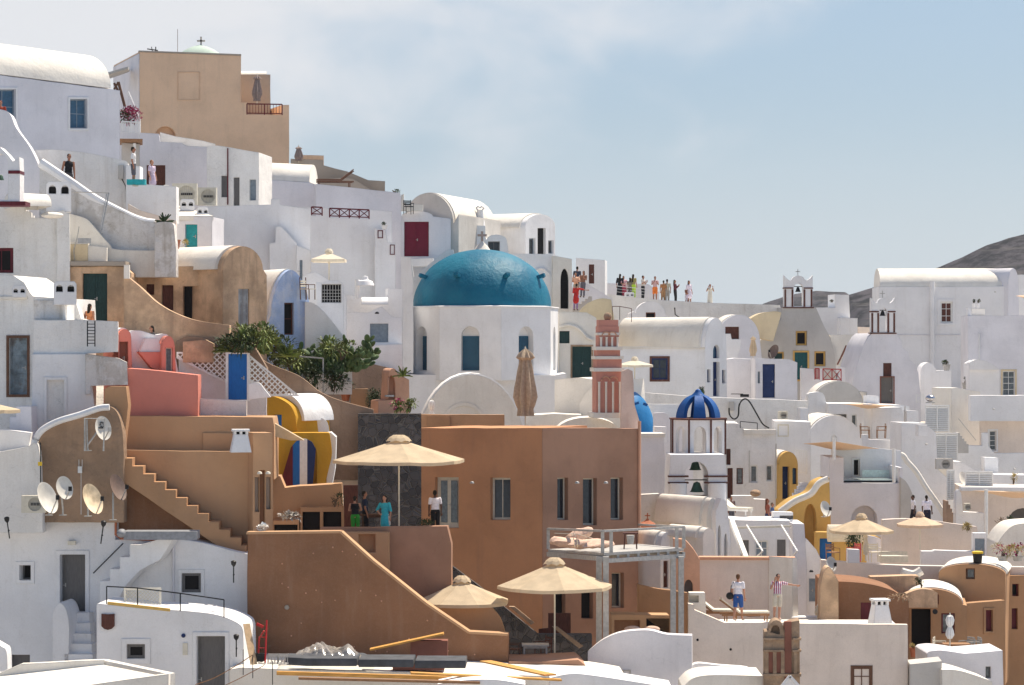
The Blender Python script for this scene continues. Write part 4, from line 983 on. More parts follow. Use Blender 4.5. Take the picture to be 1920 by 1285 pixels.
one('vault_roof', 'low cream vault between the bell arch and the white twin arch chimney', 'roof', MB().add(*(lambda P: (P, [(i, i+1, i+14, i+13) for i in range(12)]+[tuple(range(13)), tuple(range(13, 26))]))([Fr(30, 48, 20).P(u, 1.6-1.6*cos(pi*i/12), (CY-386)/48+(.6 if u == 0 else .55)*sin(pi*i/12)) for u in (0, 1.4) for i in range(13)])), WC)
chimney('white chimney with two round openings on the stairway slope', 110, 342, 398, 46.3, 1.0, 'arch')
t = B('white_house', 'grey white house wall at the left edge with stepped top and a maroon window', 'house', 46.8, 8, [(-30, 384), (48, 388), (48, 396), (58, 397), (58, 408), (106, 411), (120, 440)], 640, 4, WD, [('win', -20, 465, 25, 512, dict(f=MR, g=BK, nx=2, ny=1, fw=.12, r=.18))])
t.slab('stack', [(106, 398), (118, 394), (130, 402), (131, 455)], 560, .8, WD, v=-.2)
one('rooftop_lump', 'rounded beige masonry lump under the twin arch chimney', 'roof', MB().ell(wpt(98, 404, 47.6), (.45, .5, .13)), WC)
r = empty('laundry_frame', 'rusty metal clothes line frame leaning on the stairway slope', 'frame', wpt(190, 430, 49)); MB().tube([wpt(134, 360, 49), wpt(204, 362, 49)], .02).tube([wpt(204, 362, 49), wpt(190, 436, 49.2)], .03).tube([wpt(200, 364, 49), wpt(188, 430, 49.4)], .02).build('bar', ME, r)
t = B('stair_wall', 'curved white flying buttress above the weathered ochre house', 'wall', 45.9, 3, [(130, 400)]+crv([(136, 402), (160, 410), (180, 430), (205, 458), (220, 468), (300, 470)]), 520, 1.2, WC)
t = B('white_annex', 'small stained block with drain pipes standing on the ochre roof', 'wall', 46.3, 5, [(114, 453), (165, 456), (165, 460), (200, 464), (200, 490)], 560, 1.4, WC)
t.add('stained_face', MB().fbox(t.F, t.F.S(122), t.F.S(165), -.03, .2, t.F.sz(130, 490)[1], t.F.sz(130, 458)[1]), PY)
t.add('pipe', MB().tube([t.F.at(140, 489, -.06), t.F.at(138, 470, -.06), t.F.at(146, 440, -.06), t.F.at(148, 425, -.06)], .02), ME)
one('floodlight', 'grey floodlight lying on the small stained block', 'lamp', MB().box(wpt(158, 452, 48.7), (.5, .3, .2), rz=.2), GP)
t = B('white_house', 'white house with teal door and flat sunlit roof in the upper left', 'house', 43.2, -6, [(255, 404), (325, 406), (398, 407)], 520, 2.4, WB, [('door', 347, 421, 370, 464, dict(f=TE, r=.25))])
t.add('roof', MB().add([wpt(262, 384, 41.6), wpt(335, 386, 41.6), wpt(400, 405, 43.3), wpt(275, 405, 43.3)]+[p-Vector((0, 0, .2)) for p in (wpt(262, 384, 41.6), wpt(335, 386, 41.6), wpt(400, 405, 43.3), wpt(275, 405, 43.3))], [(0, 1, 2, 3), (4, 5, 6, 7), (0, 1, 5, 4), (1, 2, 6, 5), (2, 3, 7, 6), (3, 0, 4, 7)]), WC)
chimney('small white chimney with round openings, the larger of two on the sunlit flat roof', 351, 374, 396, 42.5, .62, 'arch')
chimney('squat white vent with square openings near the teal door house', 380, 388, 406, 43, .5, 'arch')
louvre('white slatted screen on the roof left of the small dish', 240, 350, 294, 388, 42)
aircon('beige air conditioner cabinet behind the small dish', 346, 384, 42, 1.1, .95)
aircon('beige air conditioner cabinet beside the slit window cube', 387, 385, 41.5, .9, .8)
dish('beige satellite dish among roof clutter below the brown shutter', 316, 364, 43, .42, 50, 35)
one('dry_bush', 'dry tangled twigs under the small roof dish', 'plant', leafmesh(MB(), wpt(306, 378, 43.3), 160, (.42, .25, .2), .16, .02), STM, smooth=None)
t = B('white_ledge', 'white ledge and table with turquoise cloth near the seated people', 'wall', 44, 0, [(236, 310), (262, 312), (262, 345), (330, 350), (330, 384)], 420, 1, WH)
one('tablecloth', 'turquoise cloth on the roof terrace ledge', 'cloth', MB().box(wpt(256, 342, 45), (.75, .5, .22)), TE)
# ================================================================ ochre house, blue house, mid white wall
t = B('ochre_house', 'weathered ochre house front with tall dark green double doors', 'house', 46.6, 2, [(122, 500), (232, 500), (246, 512)], 720, 3, OC, [('dbl', 155, 513, 201, 604, dict(f=DG, r=.25))])
t.add('roof_slab', MB().fbox(t.F, -.1, t.F.S(236), -.15, 3, t.F.sz(130, 499)[1], t.F.sz(130, 490)[1]), GB)
t = B('stair_parapet', 'curving ochre parapet sweeping down from the green doors to the garden', 'wall', 47.6, -2, [(232, 518)]+crv([(240, 520), (262, 538), (295, 568), (330, 588), (372, 602), (430, 610)]), 690, .5, OC)
t.add('white_drain', MB().fbox(t.F, t.F.S(233), t.F.S(243), -.1, .1, t.F.sz(238, 523)[1], t.F.sz(238, 497)[1]), WC)
t = B('vaulted_house', 'ochre vaulted house with a round gable, grey shutter and long cream roof', 'house', 46, 44, [(418, 505)]+arc(418, 493, 505, 462, 16, p=1.9)+[(500, 516)], 760, 7.5, OC, [('shut', 447, 542, 467, 612, dict(f=PS, r=.12))])
t.gv(415, 493, 505, 462, 7.6, WC, p=1.9)
SF = Fr(212, 45.4, -4)
t.slab('side_wall', [(212, 500), (326, 500), (418, 500)], 700, .6, OC, [('dark', 273, 533, 289, 553, dict(g=RW)), ('dark', 303, 535, 325, 582, dict(g=RW)), ('dark', 343, 537, 382, 604, dict(r=.3))], F=SF)
t = B('blue_house', 'narrow light blue limewashed house with a pointed round gable and dark window', 'house', 44.2, 27, [(498, 620)]+arc(508, 582, 590, 506, 18, p=1.75)+[(584, 640)], 760, 4, LB, [('win', 533, 568, 551, 628, dict(f=RW, g=BK, nx=1, ny=2))])
t.gv(507, 582, 590, 506, 4.1, WC, p=1.75)
t = B('white_house', 'large plain white house wall with a stepped top between ochre vault and white parasol', 'house', 41.6, 5, [(385, 388), (508, 384), (508, 373), (525, 373), (525, 384), (583, 392)], 640, 2.5, WH)
t.slab('lower_wall', [(505, 456), (516, 455), (517, 426), (524, 424), (531, 428), (556, 456)], 640, 1.0, WH, v=-1.1)
t = B('white_house', 'narrow white wall with a tall blue shuttered slit left of the white parasol pole', 'house', 42, 8, [(556, 460), (583, 470), (583, 520)], 660, 1.5, WH, [('door', 562, 488, 567, 528, dict(f=GS, r=.1))])
t = B('curved_wall', 'white curved terrace wall below the white parasol sweeping down to the cactus', 'wall', 44, 6, crv([(572, 566), (590, 570), (612, 590), (636, 620), (660, 650)]), 740, .6, WH)
t = B('terrace_wall', 'white rounded terrace wall holding the chair under the white parasol', 'wall', 42.6, 6, [(566, 540)]+crv([(568, 518), (590, 510), (612, 522), (624, 530), (640, 535)])+[(650, 560)], 700, .5, WH)
chair('folding wooden deck chair under the white parasol', 577, 562, 44, 60, BW, CW, h=.95)
t = B('gate_wall', 'white gateposts with an ornate grey iron gate under the white parasol', 'wall', 43.5, 6, [(592, 530), (603, 530), (603, 532)]+arc(603, 643, 532, 526, 6)+[(645, 536), (645, 580)], 700, .4, WH, [('grille', 603, 533, 640, 568, dict(f=GP, r=.2))])
parasol('white square parasol on the terrace above the blue gable', 617, 469, 530, 42, 1.05, .42, CN2, 45, 4)
t = B('white_house', 'white house with pale blue shutters and a pointed parapet left of the domed church', 'house', 42, 4, [(640, 585), (690, 587), (716, 575), (735, 594), (754, 596)], 800, 3, WH, [('shut', 694, 607, 728, 642, dict(f=GS, r=.15)), ])
t.slab('lower_wall', [(690, 648), (755, 645)], 800, .5, WH, v=-.5)
walllamp('black lamp above the pale blue shutters', 707, 588, 42.4, BI)
# ================================================================ old grey house at left and pink house
t = B('old_house', 'old grey white house at the left edge with a rotten peeling blue door', 'house', 49.3, -8, [(-40, 512), (0, 515), (25, 517), (45, 530), (55, 548), (62, 556), (120, 560), (122, 600)], 840, 4, WD,
      [('door', 17, 634, 51, 740, dict(f=OLD, r=.2, lab='peeling weathered blue door', sur=(BW, .1)))])
t.add('coping', MB().fbox(t.F, t.F.S(-20), t.F.S(52), -.06, .4, t.F.sz(20, 562)[1], t.F.sz(20, 556)[1]), WC)
t.add('patched_render', MB().fbox(t.F, t.F.S(64), t.F.S(117), -.04, .1, t.F.sz(90, 598)[1], t.F.sz(90, 563)[1]), WS)
chimney('small cream gabled chimney on the roof of the old grey house', 36, 535, 558, 49.6, .52, 'box' if False else 'arch')
chimney('white chimney with square openings left of the green double doors', 122, 528, 572, 49.5, .85, 'arch')
t = B('white_pier', 'white rounded pier left of the seated woman at the green doors', 'wall', 48.9, 0, [(107, 566), (140, 562), (146, 580), (152, 598), (170, 602)], 660, .8, WD)
t = B('white_annex', 'stepped white block with a small grey door beside the rotten blue door', 'house', 49.8, 8, [(62, 600), (160, 600), (221, 603), (221, 660), (160, 664)], 860, 3, WD, part='wall')
t.slab('lower_wall', [(60, 664), (160, 664), (168, 672), (170, 700), (178, 770)], 860, 2.5, WH, [('door', 88, 713, 120, 790, dict(f=PS, r=.25, sur=(WH, .12), lab='small pale grey door'))], v=-.12)
t.slab('stained_block', [(160, 664), (222, 672), (238, 680), (240, 722), (170, 724)], 740, 1.5, WS, v=-.3)
r = empty('ladder', 'short rusty ladder fixed on the white block below the green doors', 'ladder', wpt(171, 648, 50.2)); mb = MB()
mb.bar(wpt(164, 602, 50), wpt(164, 650, 50), .04); mb.bar(wpt(178, 602, 50), wpt(178, 650, 50), .04); mb.build('rail', BI, r); mb = MB(); [mb.bar(wpt(164, y, 50), wpt(178, y, 50), .03) for y in range(608, 650, 6)]; mb.build('rung', BI, r)
t = B('steps', 'white blocky steps in the shade below the rotten blue door', 'stairs', 50.3, -4, [(18, 806), (18, 782), (30, 782), (30, 762), (59, 762), (60, 810)], 870, .8, WB)
PF = Fr(222, 47.3, 22)
t = B('pink_house', 'coral pink house with white curved roof and two round dormers', 'house', 48.7, 18, [(222, 690), (222, 640)]+arc(222, 246, 632, 617, 8)+[(248, 690)], 760, 3.5, PK, [('door', 224, 641, 240, 700, dict(f=RD, r=.2, n=1))], part='dormer')
t.gv(220, 246, 636, 617, 3.4, WH)
t.slab('main_roof', crv([(238, 622), (262, 620), (290, 628), (318, 632), (335, 700)])+[(340, 705)], 760, 2.6, WH, v=.5)
t.slab('front_dormer', [(302, 700)]+arc(304, 328, 652, 630, 10)+[(330, 700)], 720, 3, PK, [('win', 311, 652, 324, 698, dict(f=CW, g=GG))], v=-.3)
t.slab('dormer_roof', [(262, 659)]+arc(262, 306, 660, 630, 3)+[(306, 662)], 663, 2, WH, v=.1)
t.slab('dormer_side', [(260, 660), (304, 660), (304, 698), (284, 690)], None, 1, PK, v=-.0)
t = B('pink_wall', 'plain coral pink wall in front of the pink house', 'wall', 49.6, 3, [(238, 691), (300, 696), (371, 704)], 810, 2, PK)
# lattice screens, blue door, white yard
lattice('white diagonal trellis with a slanting lower edge left of the blue door', [(331, 660), (427, 661), (427, 720), (331, 672)], 48, 3, WW, group='white trellis screens by the blue door')
lattice('white triangular trellis sloping down right of the blue door', [(466, 664), (562, 743), (508, 743), (466, 716)], 48.2, 3, WW, group='white trellis screens by the blue door')
t = B('yard_wall', 'lavender white yard wall behind the trellis left of the blue door', 'wall', 47.8, 3, [(335, 672), (427, 715), (480, 715), (500, 740)], 860, .4, WB)
t = B('blue_gate', 'bright blue door standing between two trellis screens', 'door', 48.3, 3, [(423, 661), (468, 662)], 752, .12, WW, [('door', 428, 664, 463, 750, dict(f=BD, r=.07, n=2))], part='door_frame', wob=0)
t = B('low_wall', 'low white wall with flaking coping between pink wall and yellow house', 'wall', 48.9, 2, [(371, 748), (462, 752)], 840, .5, WD)
t.add('rounded_end', MB().prism(t.F, [t.F.sz(*p) for p in [(466, 750)]+crv([(466, 720), (485, 718), (496, 730), (508, 745)])], -.1, .2), WH)
# garden with retaining walls
t = B('retaining_wall', 'stained brown garden wall behind the cactus bed', 'wall', 42.5, 3, [(500, 610), (600, 660), (730, 690), (745, 700), (766, 712)], 860, .5, GW)
t = B('retaining_wall', 'sloping brown garden wall with stains running down to the black stone wall', 'wall', 45.8, 2, crv([(465, 650), (500, 680), (560, 705), (600, 735), (640, 752), (700, 768)]), 900, .5, GW)
t = B('terrace_wall', 'brown terrace wall under the agaves beside the pink house', 'wall', 47.7, 0, [(330, 640), (350, 630), (470, 640), (500, 690)], 720, .6, GW)
t = B('terracotta_block', 'flat ochre stones on the wall behind the pink dormer', 'wall', 48, 0, [(343, 641), (385, 637), (400, 645)], 680, .5, OC)
k = 0
for (x, y, rx, n, L) in [(425, 660, .5, 110, .6), (464, 640, .6, 140, .7), (502, 646, .55, 140, .7), (448, 662, .5, 110, .6), (535, 670, .5, 110, .65), (485, 664, .6, 120, .65)]:
    agave(['green agave at the left end of the garden bed', 'tall agave in front of the ochre gable', 'large agave below the blue gable', 'low agave spilling over the trellis', 'agave hanging over the brown slope', 'agave in the middle of the garden bed'][k], x, y, 48.0-.15*k if x < 480 else 46.4, n, L, .10, LF, 1.0, group='agaves in the terraced garden'); k += 1
for i, (x, y, H, Wd, n, l) in enumerate([(612, 702, 1.7, 1.4, 200, 'dense prickly pear cactus left of the garden post'), (652, 697, 1.5, 1.7, 230, 'dense prickly pear cactus right of the garden post'), (565, 700, 1.3, 1.2, 120, 'prickly pear cactus under the blue house'), (680, 672, 1.0, .8, 60, 'prickly pear pads against the white wall')]):
    pricklypear(l, x, y, 44.6-.3*i, H, Wd, n, LF2, group='prickly pears in the terraced garden')
for i, (x, y, rx, rz, n, l) in enumerate([(440, 662, .9, .34, 520, 'low leafy mass under the left agaves'), (478, 652, .8, .45, 560, 'long leaved green shrub below the ochre gable'), (515, 664, .8, .5, 560, 'long leaved dark shrub below the blue gable'), (545, 700, .7, .5, 360, 'leafy green shrub under the agaves'), (580, 726, .8, .5, 420, 'dark creeping shrub in the middle of the garden slope'), (625, 735, .7, .55, 380, 'dark shrub behind the garden post'), (520, 690, .5, .3, 240, 'yellow green ground creeper on the slope'), (640, 675, .9, .5, 380, 'leafy green creeper among the cactus pads')]):
    shrub(l, x, y, 48.3 if i < 2 else 44.9, rx, rz, n, .30 if i < 3 else .24, .085, (LF3, LF, LF3, LF, LF3, LF3, LF, LF)[i], group='shrubs in the terraced garden')
shrub('round dark clipped bush beside the peach oven', 703, 771, 44, .42, .5, 900, .10, .06, LF3, up=.2)
shrub('reddish potted plant in the garden corner', 648, 752, 43.8, .4, .45, 260, .2, .07, LF3, 'pot_plant', potted=(TC, .4, .3))
one('garden_post', 'rusty angle post of the garden pergola', 'post', MB().bar(wpt(606, 740, 45), wpt(606, 672, 45), .06).bar(wpt(606, 672, 45), wpt(556, 668, 45), .06), ME)
t = B('garden_block', 'pale brown masonry planter beside the round bush', 'wall', 43.9, 4, [(658, 730), (690, 729), (692, 752)], 790, .6, TL)
t = B('oven', 'peach arched outdoor oven with rounded top at the end of the garden', 'oven', 45.4, 14, [(709, 775), (709, 752), (728, 750), (730, 710)]+arc(730, 745, 702, 691, 6)+[(750, 706), (767, 712)], 860, 1.6, PE, [('niche', 727, 704, 741, 750, dict(arch=20, r=.3))])
t.add('grate', MB().fbox(t.F, t.F.S(722), t.F.S(738), -.12, .1, t.F.sz(730, 744)[1], t.F.sz(730, 741)[1]), ME)
agave('potted aloe on top of the peach oven', 755, 706, 45.6, 24, .45, .06, LF, 1.2)
for i, (x, l) in enumerate([(744, 'pink flowering plant on the black stone wall'), (768, 'green leafy plant on the black stone wall')]):
    shrub(l, x, 774, 46.5, .28, .28, 180, .16, .07, LF, 'pot_plant', blossoms=(BG, 26) if i == 0 else None)
t = B('black_stone_wall', 'tall wall of black lava stone behind the open parasol', 'wall', 46, 2, [(671, 776), (790, 776)], 1010, .6, SW, wob=0)
# ================================================================ church with the teal dome
cD = 165; q0 = 33.3
CHX = 903; ch = empty('domed_church', 'white octagonal church drum crowned by a big teal dome', 'church', wpt(CHX, 800, 31.5))
cen = wpt(CHX, 578, 32.2); R8 = 4.62; ROT = radians(-8)
# drum: eight wall panels with deep round headed niches
zt = cen.z; zb = (CY-702)/32.2-.3; verts8 = [cen+Vector((R8*cos(ROT+pi/8+pi/4*k), R8*sin(ROT+pi/8+pi/4*k), 0)) for k in range(8)]
drum = MB(); rr = [Vector((v.x, v.y, z)) for z in (zb, zt-.001) for v in verts8]
for k in range(8):
    a = verts8[k]; b = verts8[(k+1) % 8]; mid = (a+b)/2-cen; 
    d = (b-a); L = d.length
    F = Fr(CX, 40, 0); F.c, F.s = d.x/L, d.y/L; F.a = math.atan2(F.s, F.c); F.X, F.Y = a.x, a.y
    hw = .52; cx_ = L/2; wz0 = (CY-694)/32.2; wz1 = (CY-613)/32.2
    hole = [(cx_-hw, wz0), (cx_-hw, wz1-hw)]+[(cx_-hw*cos(pi*i/8), wz1-hw+hw*sin(pi*i/8)) for i in range(1, 8)]+[(cx_+hw, wz1-hw), (cx_+hw, wz0)]
    drum.prism(F, [(0, zb), (L, zb), (L, zt), (0, zt)], 0, .75, [(hole, .5)])
    if mid.y < .3*R8:
        m = MB().fbox(F, cx_-hw+.02, cx_+hw-.02, .44, .49, wz0+.02, wz1-.55); w = m.build('window', BT, ch); lm = MB(); 
        z = wz0
        for sg in (1, -1):
            for i in range(-8, 22):
                z = wz0+i*.13; p = (cx_-hw+.04, z); e = (cx_+hw-.04, z+sg*(2*hw-.08)); lo, hi = wz0+.05, wz1-.6; ts = [0, 1]
                dy = e[1]-p[1]; t0 = max(0, min((lo-p[1])/dy, (hi-p[1])/dy)); t1 = min(1, max((lo-p[1])/dy, (hi-p[1])/dy))
                if t1 > t0+.05: lm.bar(F.P(p[0]+(e[0]-p[0])*t0, .43, p[1]+dy*t0), F.P(p[0]+(e[0]-p[0])*t1, .43, p[1]+dy*t1), .02, .025)
        lm.build('lattice', BS, w)
drum.build('drum', WH, ch)
MB().lathe([(R8*.99, zt-.02), (R8+.06, zt-.01), (R8+.05, zt+.06), (R8*.93, zt+.10)], Vector((cen.x, cen.y, 0)), 8, rot=ROT+pi/8).build('cornice', WH, ch, smooth=None)
RD_ = 4.02; HD = 3.36; dc = cen+Vector((.03, 0, .06)); prof = [(RD_*cos(pi/2*i/22)**.96, HD*sin(pi/2*i/22)) for i in range(23)]
dm = MB().lathe([(RD_*.98, -.1)]+prof, dc, 72)
for i, v in enumerate(dm.v): v += (v-dc).normalized()*noise.fractal(v*.9, 1, 2, 3)*.025
dome = dm.build('dome', DT, ch, smooth=60)
kn = MB()
for k in range(8):
    a = radians(-112+k*45); z = HD*.50; r_ = RD_*cos(math.asin(.50))*.985; p = dc+Vector((r_*cos(a), r_*sin(a), z)); o = Vector((cos(a), sin(a), .35)).normalized()
    kn.bar(p-o*.1, p+o*.5, .24, .2)
kn.build('stone_peg', DT, dome)
cr = MB(); tp = dc+Vector((0, 0, HD)); MB().lathe([(.55, -.12), (.42, .05), (.3, .22), (.12, .38), (.06, .5)], tp, 16).build('cupola', WC, dome)
cr.bar(tp+Vector((0, 0, .3)), tp+Vector((0, 0, 1.05)), .14); cr.bar(tp+Vector((-.27, 0, .82)), tp+Vector((.27, 0, .82)), .13); cr.build('cross', plaster('pinkish_stone', (.5, .38, .33), bev=0), ch)
F = Fr(757, 33.3, 0)
B('church_hall', 'white square base and transepts beneath the octagonal drum', 'church', 33.0, 2, [(757, 700), (780, 703), (1040, 704), (1062, 700)], 900, 9, WH)
t = B('vaulted_chapel', 'low broad white arched gable in front of the teal domed church', 'chapel', 36.5, 3, arc(783, 985, 850, 703, 26, p=2.05), 900, 3.5, WC)
t.gv(783, 985, 850, 703, 3.5, WH, v=.14, th=.09, p=2.05)
F = t.F; c0 = F.sz(870, 800); e = []
for i in range(19):
    th = pi*(1-i/18); e.append((c0[0]+1.18*cos(th), c0[1]+1.25*sin(th)))
t.add('arch_moulding', MB().prism(F, e+[(c0[0]+1.0*cos(pi*i/18), c0[1]+1.05*sin(pi*i/18)) for i in range(19)], -.05, .02), WC)
t = B('church_vault', 'white barrel arm of the church right of the folded parasol', 'church', 35.6, -22, [(1085, 790)]+crv([(1086, 760), (1100, 735), (1130, 716), (1160, 712)])+[(1165, 790)], 860, 4, WC)
t.slab('roof', [(1040, 712), (1085, 708), (1125, 713)], 800, 2.5, WC, v=.35)
t.slab('low_roof', [(985, 780), (1040, 776), (1090, 778)], 830, 3, WC, v=-1.0, F=Fr(985, 36, 0))
t = B('church_vault', 'small shallow white arch below the pink bell tower', 'chapel', 37.5, 0, arc(1040, 1165, 815, 783, 14), 860, 3, WC)
# pink bell tower
bt = empty('bell_tower', 'pink and white tiered bell tower with little columns beside the teal dome', 'bell tower', wpt(1145, 778, 38))
F = Fr(1142, 38, 6); zz = lambda y: (CY-y)/38; U = lambda x: F.S(x)
def tier(x0, x1, ya, yb, d, mat, part, v=0): return MB().fbox(F, U(x0), U(x1), v, d, zz(yb), zz(ya)).build(part, mat, bt)
tier(1118, 1166, 692, 778, 1.5, RS, 'lower_stage'); tier(1114, 1170, 690, 697, 1.6, WC, 'moulding', -.12); tier(1119, 1166, 672, 690, 1.4, RS, 'attic', .03); tier(1116, 1169, 668, 674, 1.5, WC, 'moulding', -.06)
tier(1120, 1163, 655, 668, 1.3, RS, 'attic', .05); tier(1117, 1167, 650, 657, 1.4, WC, 'moulding', -.1); tier(1123, 1161, 612, 650, 1.2, RS, 'upper_stage', .08); tier(1121, 1163, 624, 629, 1.25, WC, 'moulding', .02)
tier(1124, 1160, 600, 612, 1.1, RS, 'crown', .12); tier(1112, 1172, 774, 784, 1.7, WC, 'plinth', -.15)
cm = MB(); am = MB()
for (xa, xb, ya, yb, n, v) in ((1121, 1164, 716, 776, 4, -.12), (1125, 1160, 632, 651, 4, -.03)):
    for i in range(n):
        x = xa+2+(xb-xa-4)*i/(n-1); cm.lathe([(.07, zz(yb)), (.055, zz(yb)+.05), (.055, zz(ya)-.06), (.08, zz(ya))], F.P(U(x), v+.03, 0), 8)
    for i in range(2 if n == 4 else 3):
        x = xa+(xb-xa)*(.33+.34*i); pts = [F.P(U(x)+.2*cos(pi*j/8), v+.04, zz(ya)+.05+.2*sin(pi*j/8)) for j in range(9)]; am.tube(pts, .035, 5)
cm.build('column', WC, bt); am.build('arch_moulding', PE, bt)
MB().ell(F.P(U(1142), .5, zz(594)), (.2, .2, .22)).build('finial', ST, bt)
t = B('pink_gable', 'rose wall with pale coping running back from the pink bell tower', 'wall', 38.2, 0, [(1164, 750), (1165, 697), (1177, 692), (1186, 696), (1190, 760), (1199, 790)], 830, .5, plaster('pink_wash_plaster', (.80, .62, .53), mott=.15, dirt=.4, dcol=(.6, .3, .24)))
r = empty('church_dome', 'bright blue dome half hidden behind the pink bell tower', 'dome', wpt(1170, 816, 35.2))
MB().lathe([(1.7, -1.5), (1.7, 0)]+[(1.66*cos(pi/2*i/14), 2.45*sin(pi/2*i/14)) for i in range(15)], wpt(1170, 815, 35.2), 40).build('dome', DB, r, smooth=60)
MB().bar(wpt(1206, 757, 36.4), wpt(1214, 760, 36.4), .14).bar(wpt(1190, 758, 36.9), wpt(1198, 755, 36.9), .12).build('stone_peg', BB, r)
MB().lathe([(1.75, 0), (1.8, -.02), (1.8, -4), (1.7, -4.1)], wpt(1170, 815, 35.2), 8).build('drum', WH, r, smooth=None)
t = B('white_pier', 'tall plain white pier below the bright blue dome', 'wall', 38.5, 4, [(1199, 817), (1244, 816), (1247, 900), (1250, 940)], 1150, 1.6, WB)
t.add('coping', MB().fbox(t.F, -.08, t.F.S(1247), -.1, 1.7, t.F.sz(1220, 820)[1], t.F.sz(1220, 813)[1]), WC)
# chapel behind the dome, right
t = B('chapel', 'white chapel block with a blind arch and a black arched gate beside the teal dome', 'chapel', 30.3, 8, [(950, 476), (1036, 477), (1050, 482)], 620, 4, WH)
t.slab('gate_wall', [(1036, 480), (1050, 482), (1072, 486), (1074, 580)], 620, .9, WC, [('grille', 1051, 504, 1066, 579, dict(arch=22, r=.4))], v=-.35)
t.add('arch_moulding', MB().tube([t.F.at(995+x*5, 518-15*sin(pi*x/7.5), -.05) for x in range(0, 8)], .08, 6), WH)
t = B('white_kiosk', 'small white cube with maroon door behind the climbing tourists', 'house', 28, -6, [(1080, 484), (1093, 485), (1134, 488)], 600, 2.2, WH, [('door', 1104, 496, 1114, 532, dict(f=RW, r=.15, n=1))])
t = B('stair_wall', 'sloping white wall of the steps behind the tourists in red and orange', 'wall', 29, 0, [(1072, 540), (1094, 528), (1148, 560), (1150, 590)], 620, .4, WB)
t = B('stairs', 'grey steps between the black gate and the sloping wall', 'stairs', 30.2, 0, steps(1110, 556, 1072, 584, 6)[::-1], 640, 1.5, GY)
t = B('ochre_wall', 'cream curved wall top just right of the tourists climbing the steps', 'wall', 31, 0, crv([(1082, 590), (1100, 570), (1125, 560), (1146, 562)])+[(1152, 600)], 660, .8, PY)
t = B('white_house', 'cream house with dark green double doors right of the church drum', 'house', 31.8, 2, [(1048, 585), (1100, 586), (1118, 596), (1124, 640)], 740, 2.5, WC, [('dbl', 1073, 650, 1109, 711, dict(f=DG, r=.25, sur=(ST, .1))), ('dark', 1049, 621, 1068, 644, dict(g=DG, r=.2))])
t.add('moulding', MB().tube([t.F.at(x, y, -.1) for x, y in crv([(1048, 614), (1066, 610), (1085, 616), (1100, 632), (1112, 638)])], .09, 6), WC)
railing('dark metal frame rail at the stairs left of the long vaulted roof', [(1148, 600), (1162, 600), (1184, 604)], 31.5, .8, RW, 'plain', 1)
# skyline terrace with onlookers
t = B('viewpoint_wall', 'long white viewpoint wall on the skyline below the standing tourists', 'wall', 27.2, -1, [(1134, 550), (1150, 553), (1230, 562), (1330, 568), (1400, 570), (1462, 572), (1470, 600)], 720, 2.2, WD)
t = B('viewpoint_back_wall', 'grey parapet behind the leftmost standing tourists', 'wall', 26.5, -2, [(1134, 531), (1215, 533), (1236, 548)], 600, .4, WB)
railing('thin white wire railing in front of the standing tourists', [(1136, 551), (1180, 556), (1216, 560)], 27.3, .62, WW, 'wire', 1.4)
t = B('small_vault', 'small white round gable with a dark window under the skyline terrace', 'house', 28.6, 2, [(1180, 588), (1190, 584)]+arc(1192, 1248, 590, 565, 10)+[(1252, 592)], 640, 1.5, WH, [('win', 1211, 586, 1229, 606, dict(f=RD, g=BK))])
cable('black cable curling over the white viewpoint wall', [(1265, 577), (1266, 590), (1276, 597), (1300, 596)], 29, .04)
chimney('little white domed vent at the feet of the skyline tourists', 1180, 548, 557, 27.5, .6, 'horn' if False else 'arch')
t = B('vaulted_house', 'long white vaulted house with a blue arched door in its gable', 'house', 31.6, 44, [(1322, 745), (1322, 652)]+arc(1322, 1362, 652, 596, 14)+[(1363, 745)], 800, 7.2, WH,
      [('door', 1337, 679, 1349, 743, dict(f=NB, r=.3, n=2)), ('win', 1337, 647, 1349, 672, dict(f=NB, g=BS, arch=12, r=.3)), ('dark', 1326, 693, 1332, 717, dict(g=NB, r=.2)), ('dark', 1354, 694, 1360, 719, dict(g=NB, r=.2))])
t.gv(1320, 1363, 652, 596, 7.2, WC)
t.slab('side_wall', [(1150, 652), (1200, 650), (1322, 653)], 800, .5, WH, [('win', 1222, 672, 1252, 712, dict(f=NB, g=GL, nx=2, ny=2, fw=.1, r=.2, sur=(MB_, .12)))], F=Fr(1150, 31.8, -2))
t.slab('eave', [(1150, 650), (1322, 651)], 655, .4, WC, F=Fr(1150, 31.8, -2), v=-.08)
t.slab('roof', arc(1120, 1345, 652, 597, 3)[0:1]+[(1150, 600), (1230, 601), (1322, 598)], 651, 3, WH, v=1.0, F=Fr(1150, 31.0, -2)) if False else None
t = B('vaulted_house', 'bluish round gable with a brown square window behind the long vaulted house', 'house', 28.8, 6, arc(1335, 1425, 665, 591, 18, y1=640)+[(1430, 690)], 760, 3, WB, [('win', 1360, 613, 1386, 636, dict(f=RW, g=RW, nx=2, ny=2))])
t.gv(1335, 1425, 665, 591, 3, WC, y1=640)
t = B('roof_box', 'cream stepped ledges with a small arched vent beside the bluish gable', 'wall', 29.6, 3, [(1358, 626), (1370, 626), (1372, 637), (1390, 637), (1388, 655), (1382, 672), (1362, 672)], 700, .8, WH)
t = B('vault_roof', 'sunlit cream saddle roof between bluish gable and grey church', 'roof', 28.2, 0, crv([(1392, 610), (1420, 590), (1450, 584), (1465, 586)])+[(1462, 600), (1450, 640), (1424, 634)], None, 3, PY)
folded('cream folded parasol on the terrace by the grey church', 1412, 631, 672, 30, .42, CN, yhem=668)
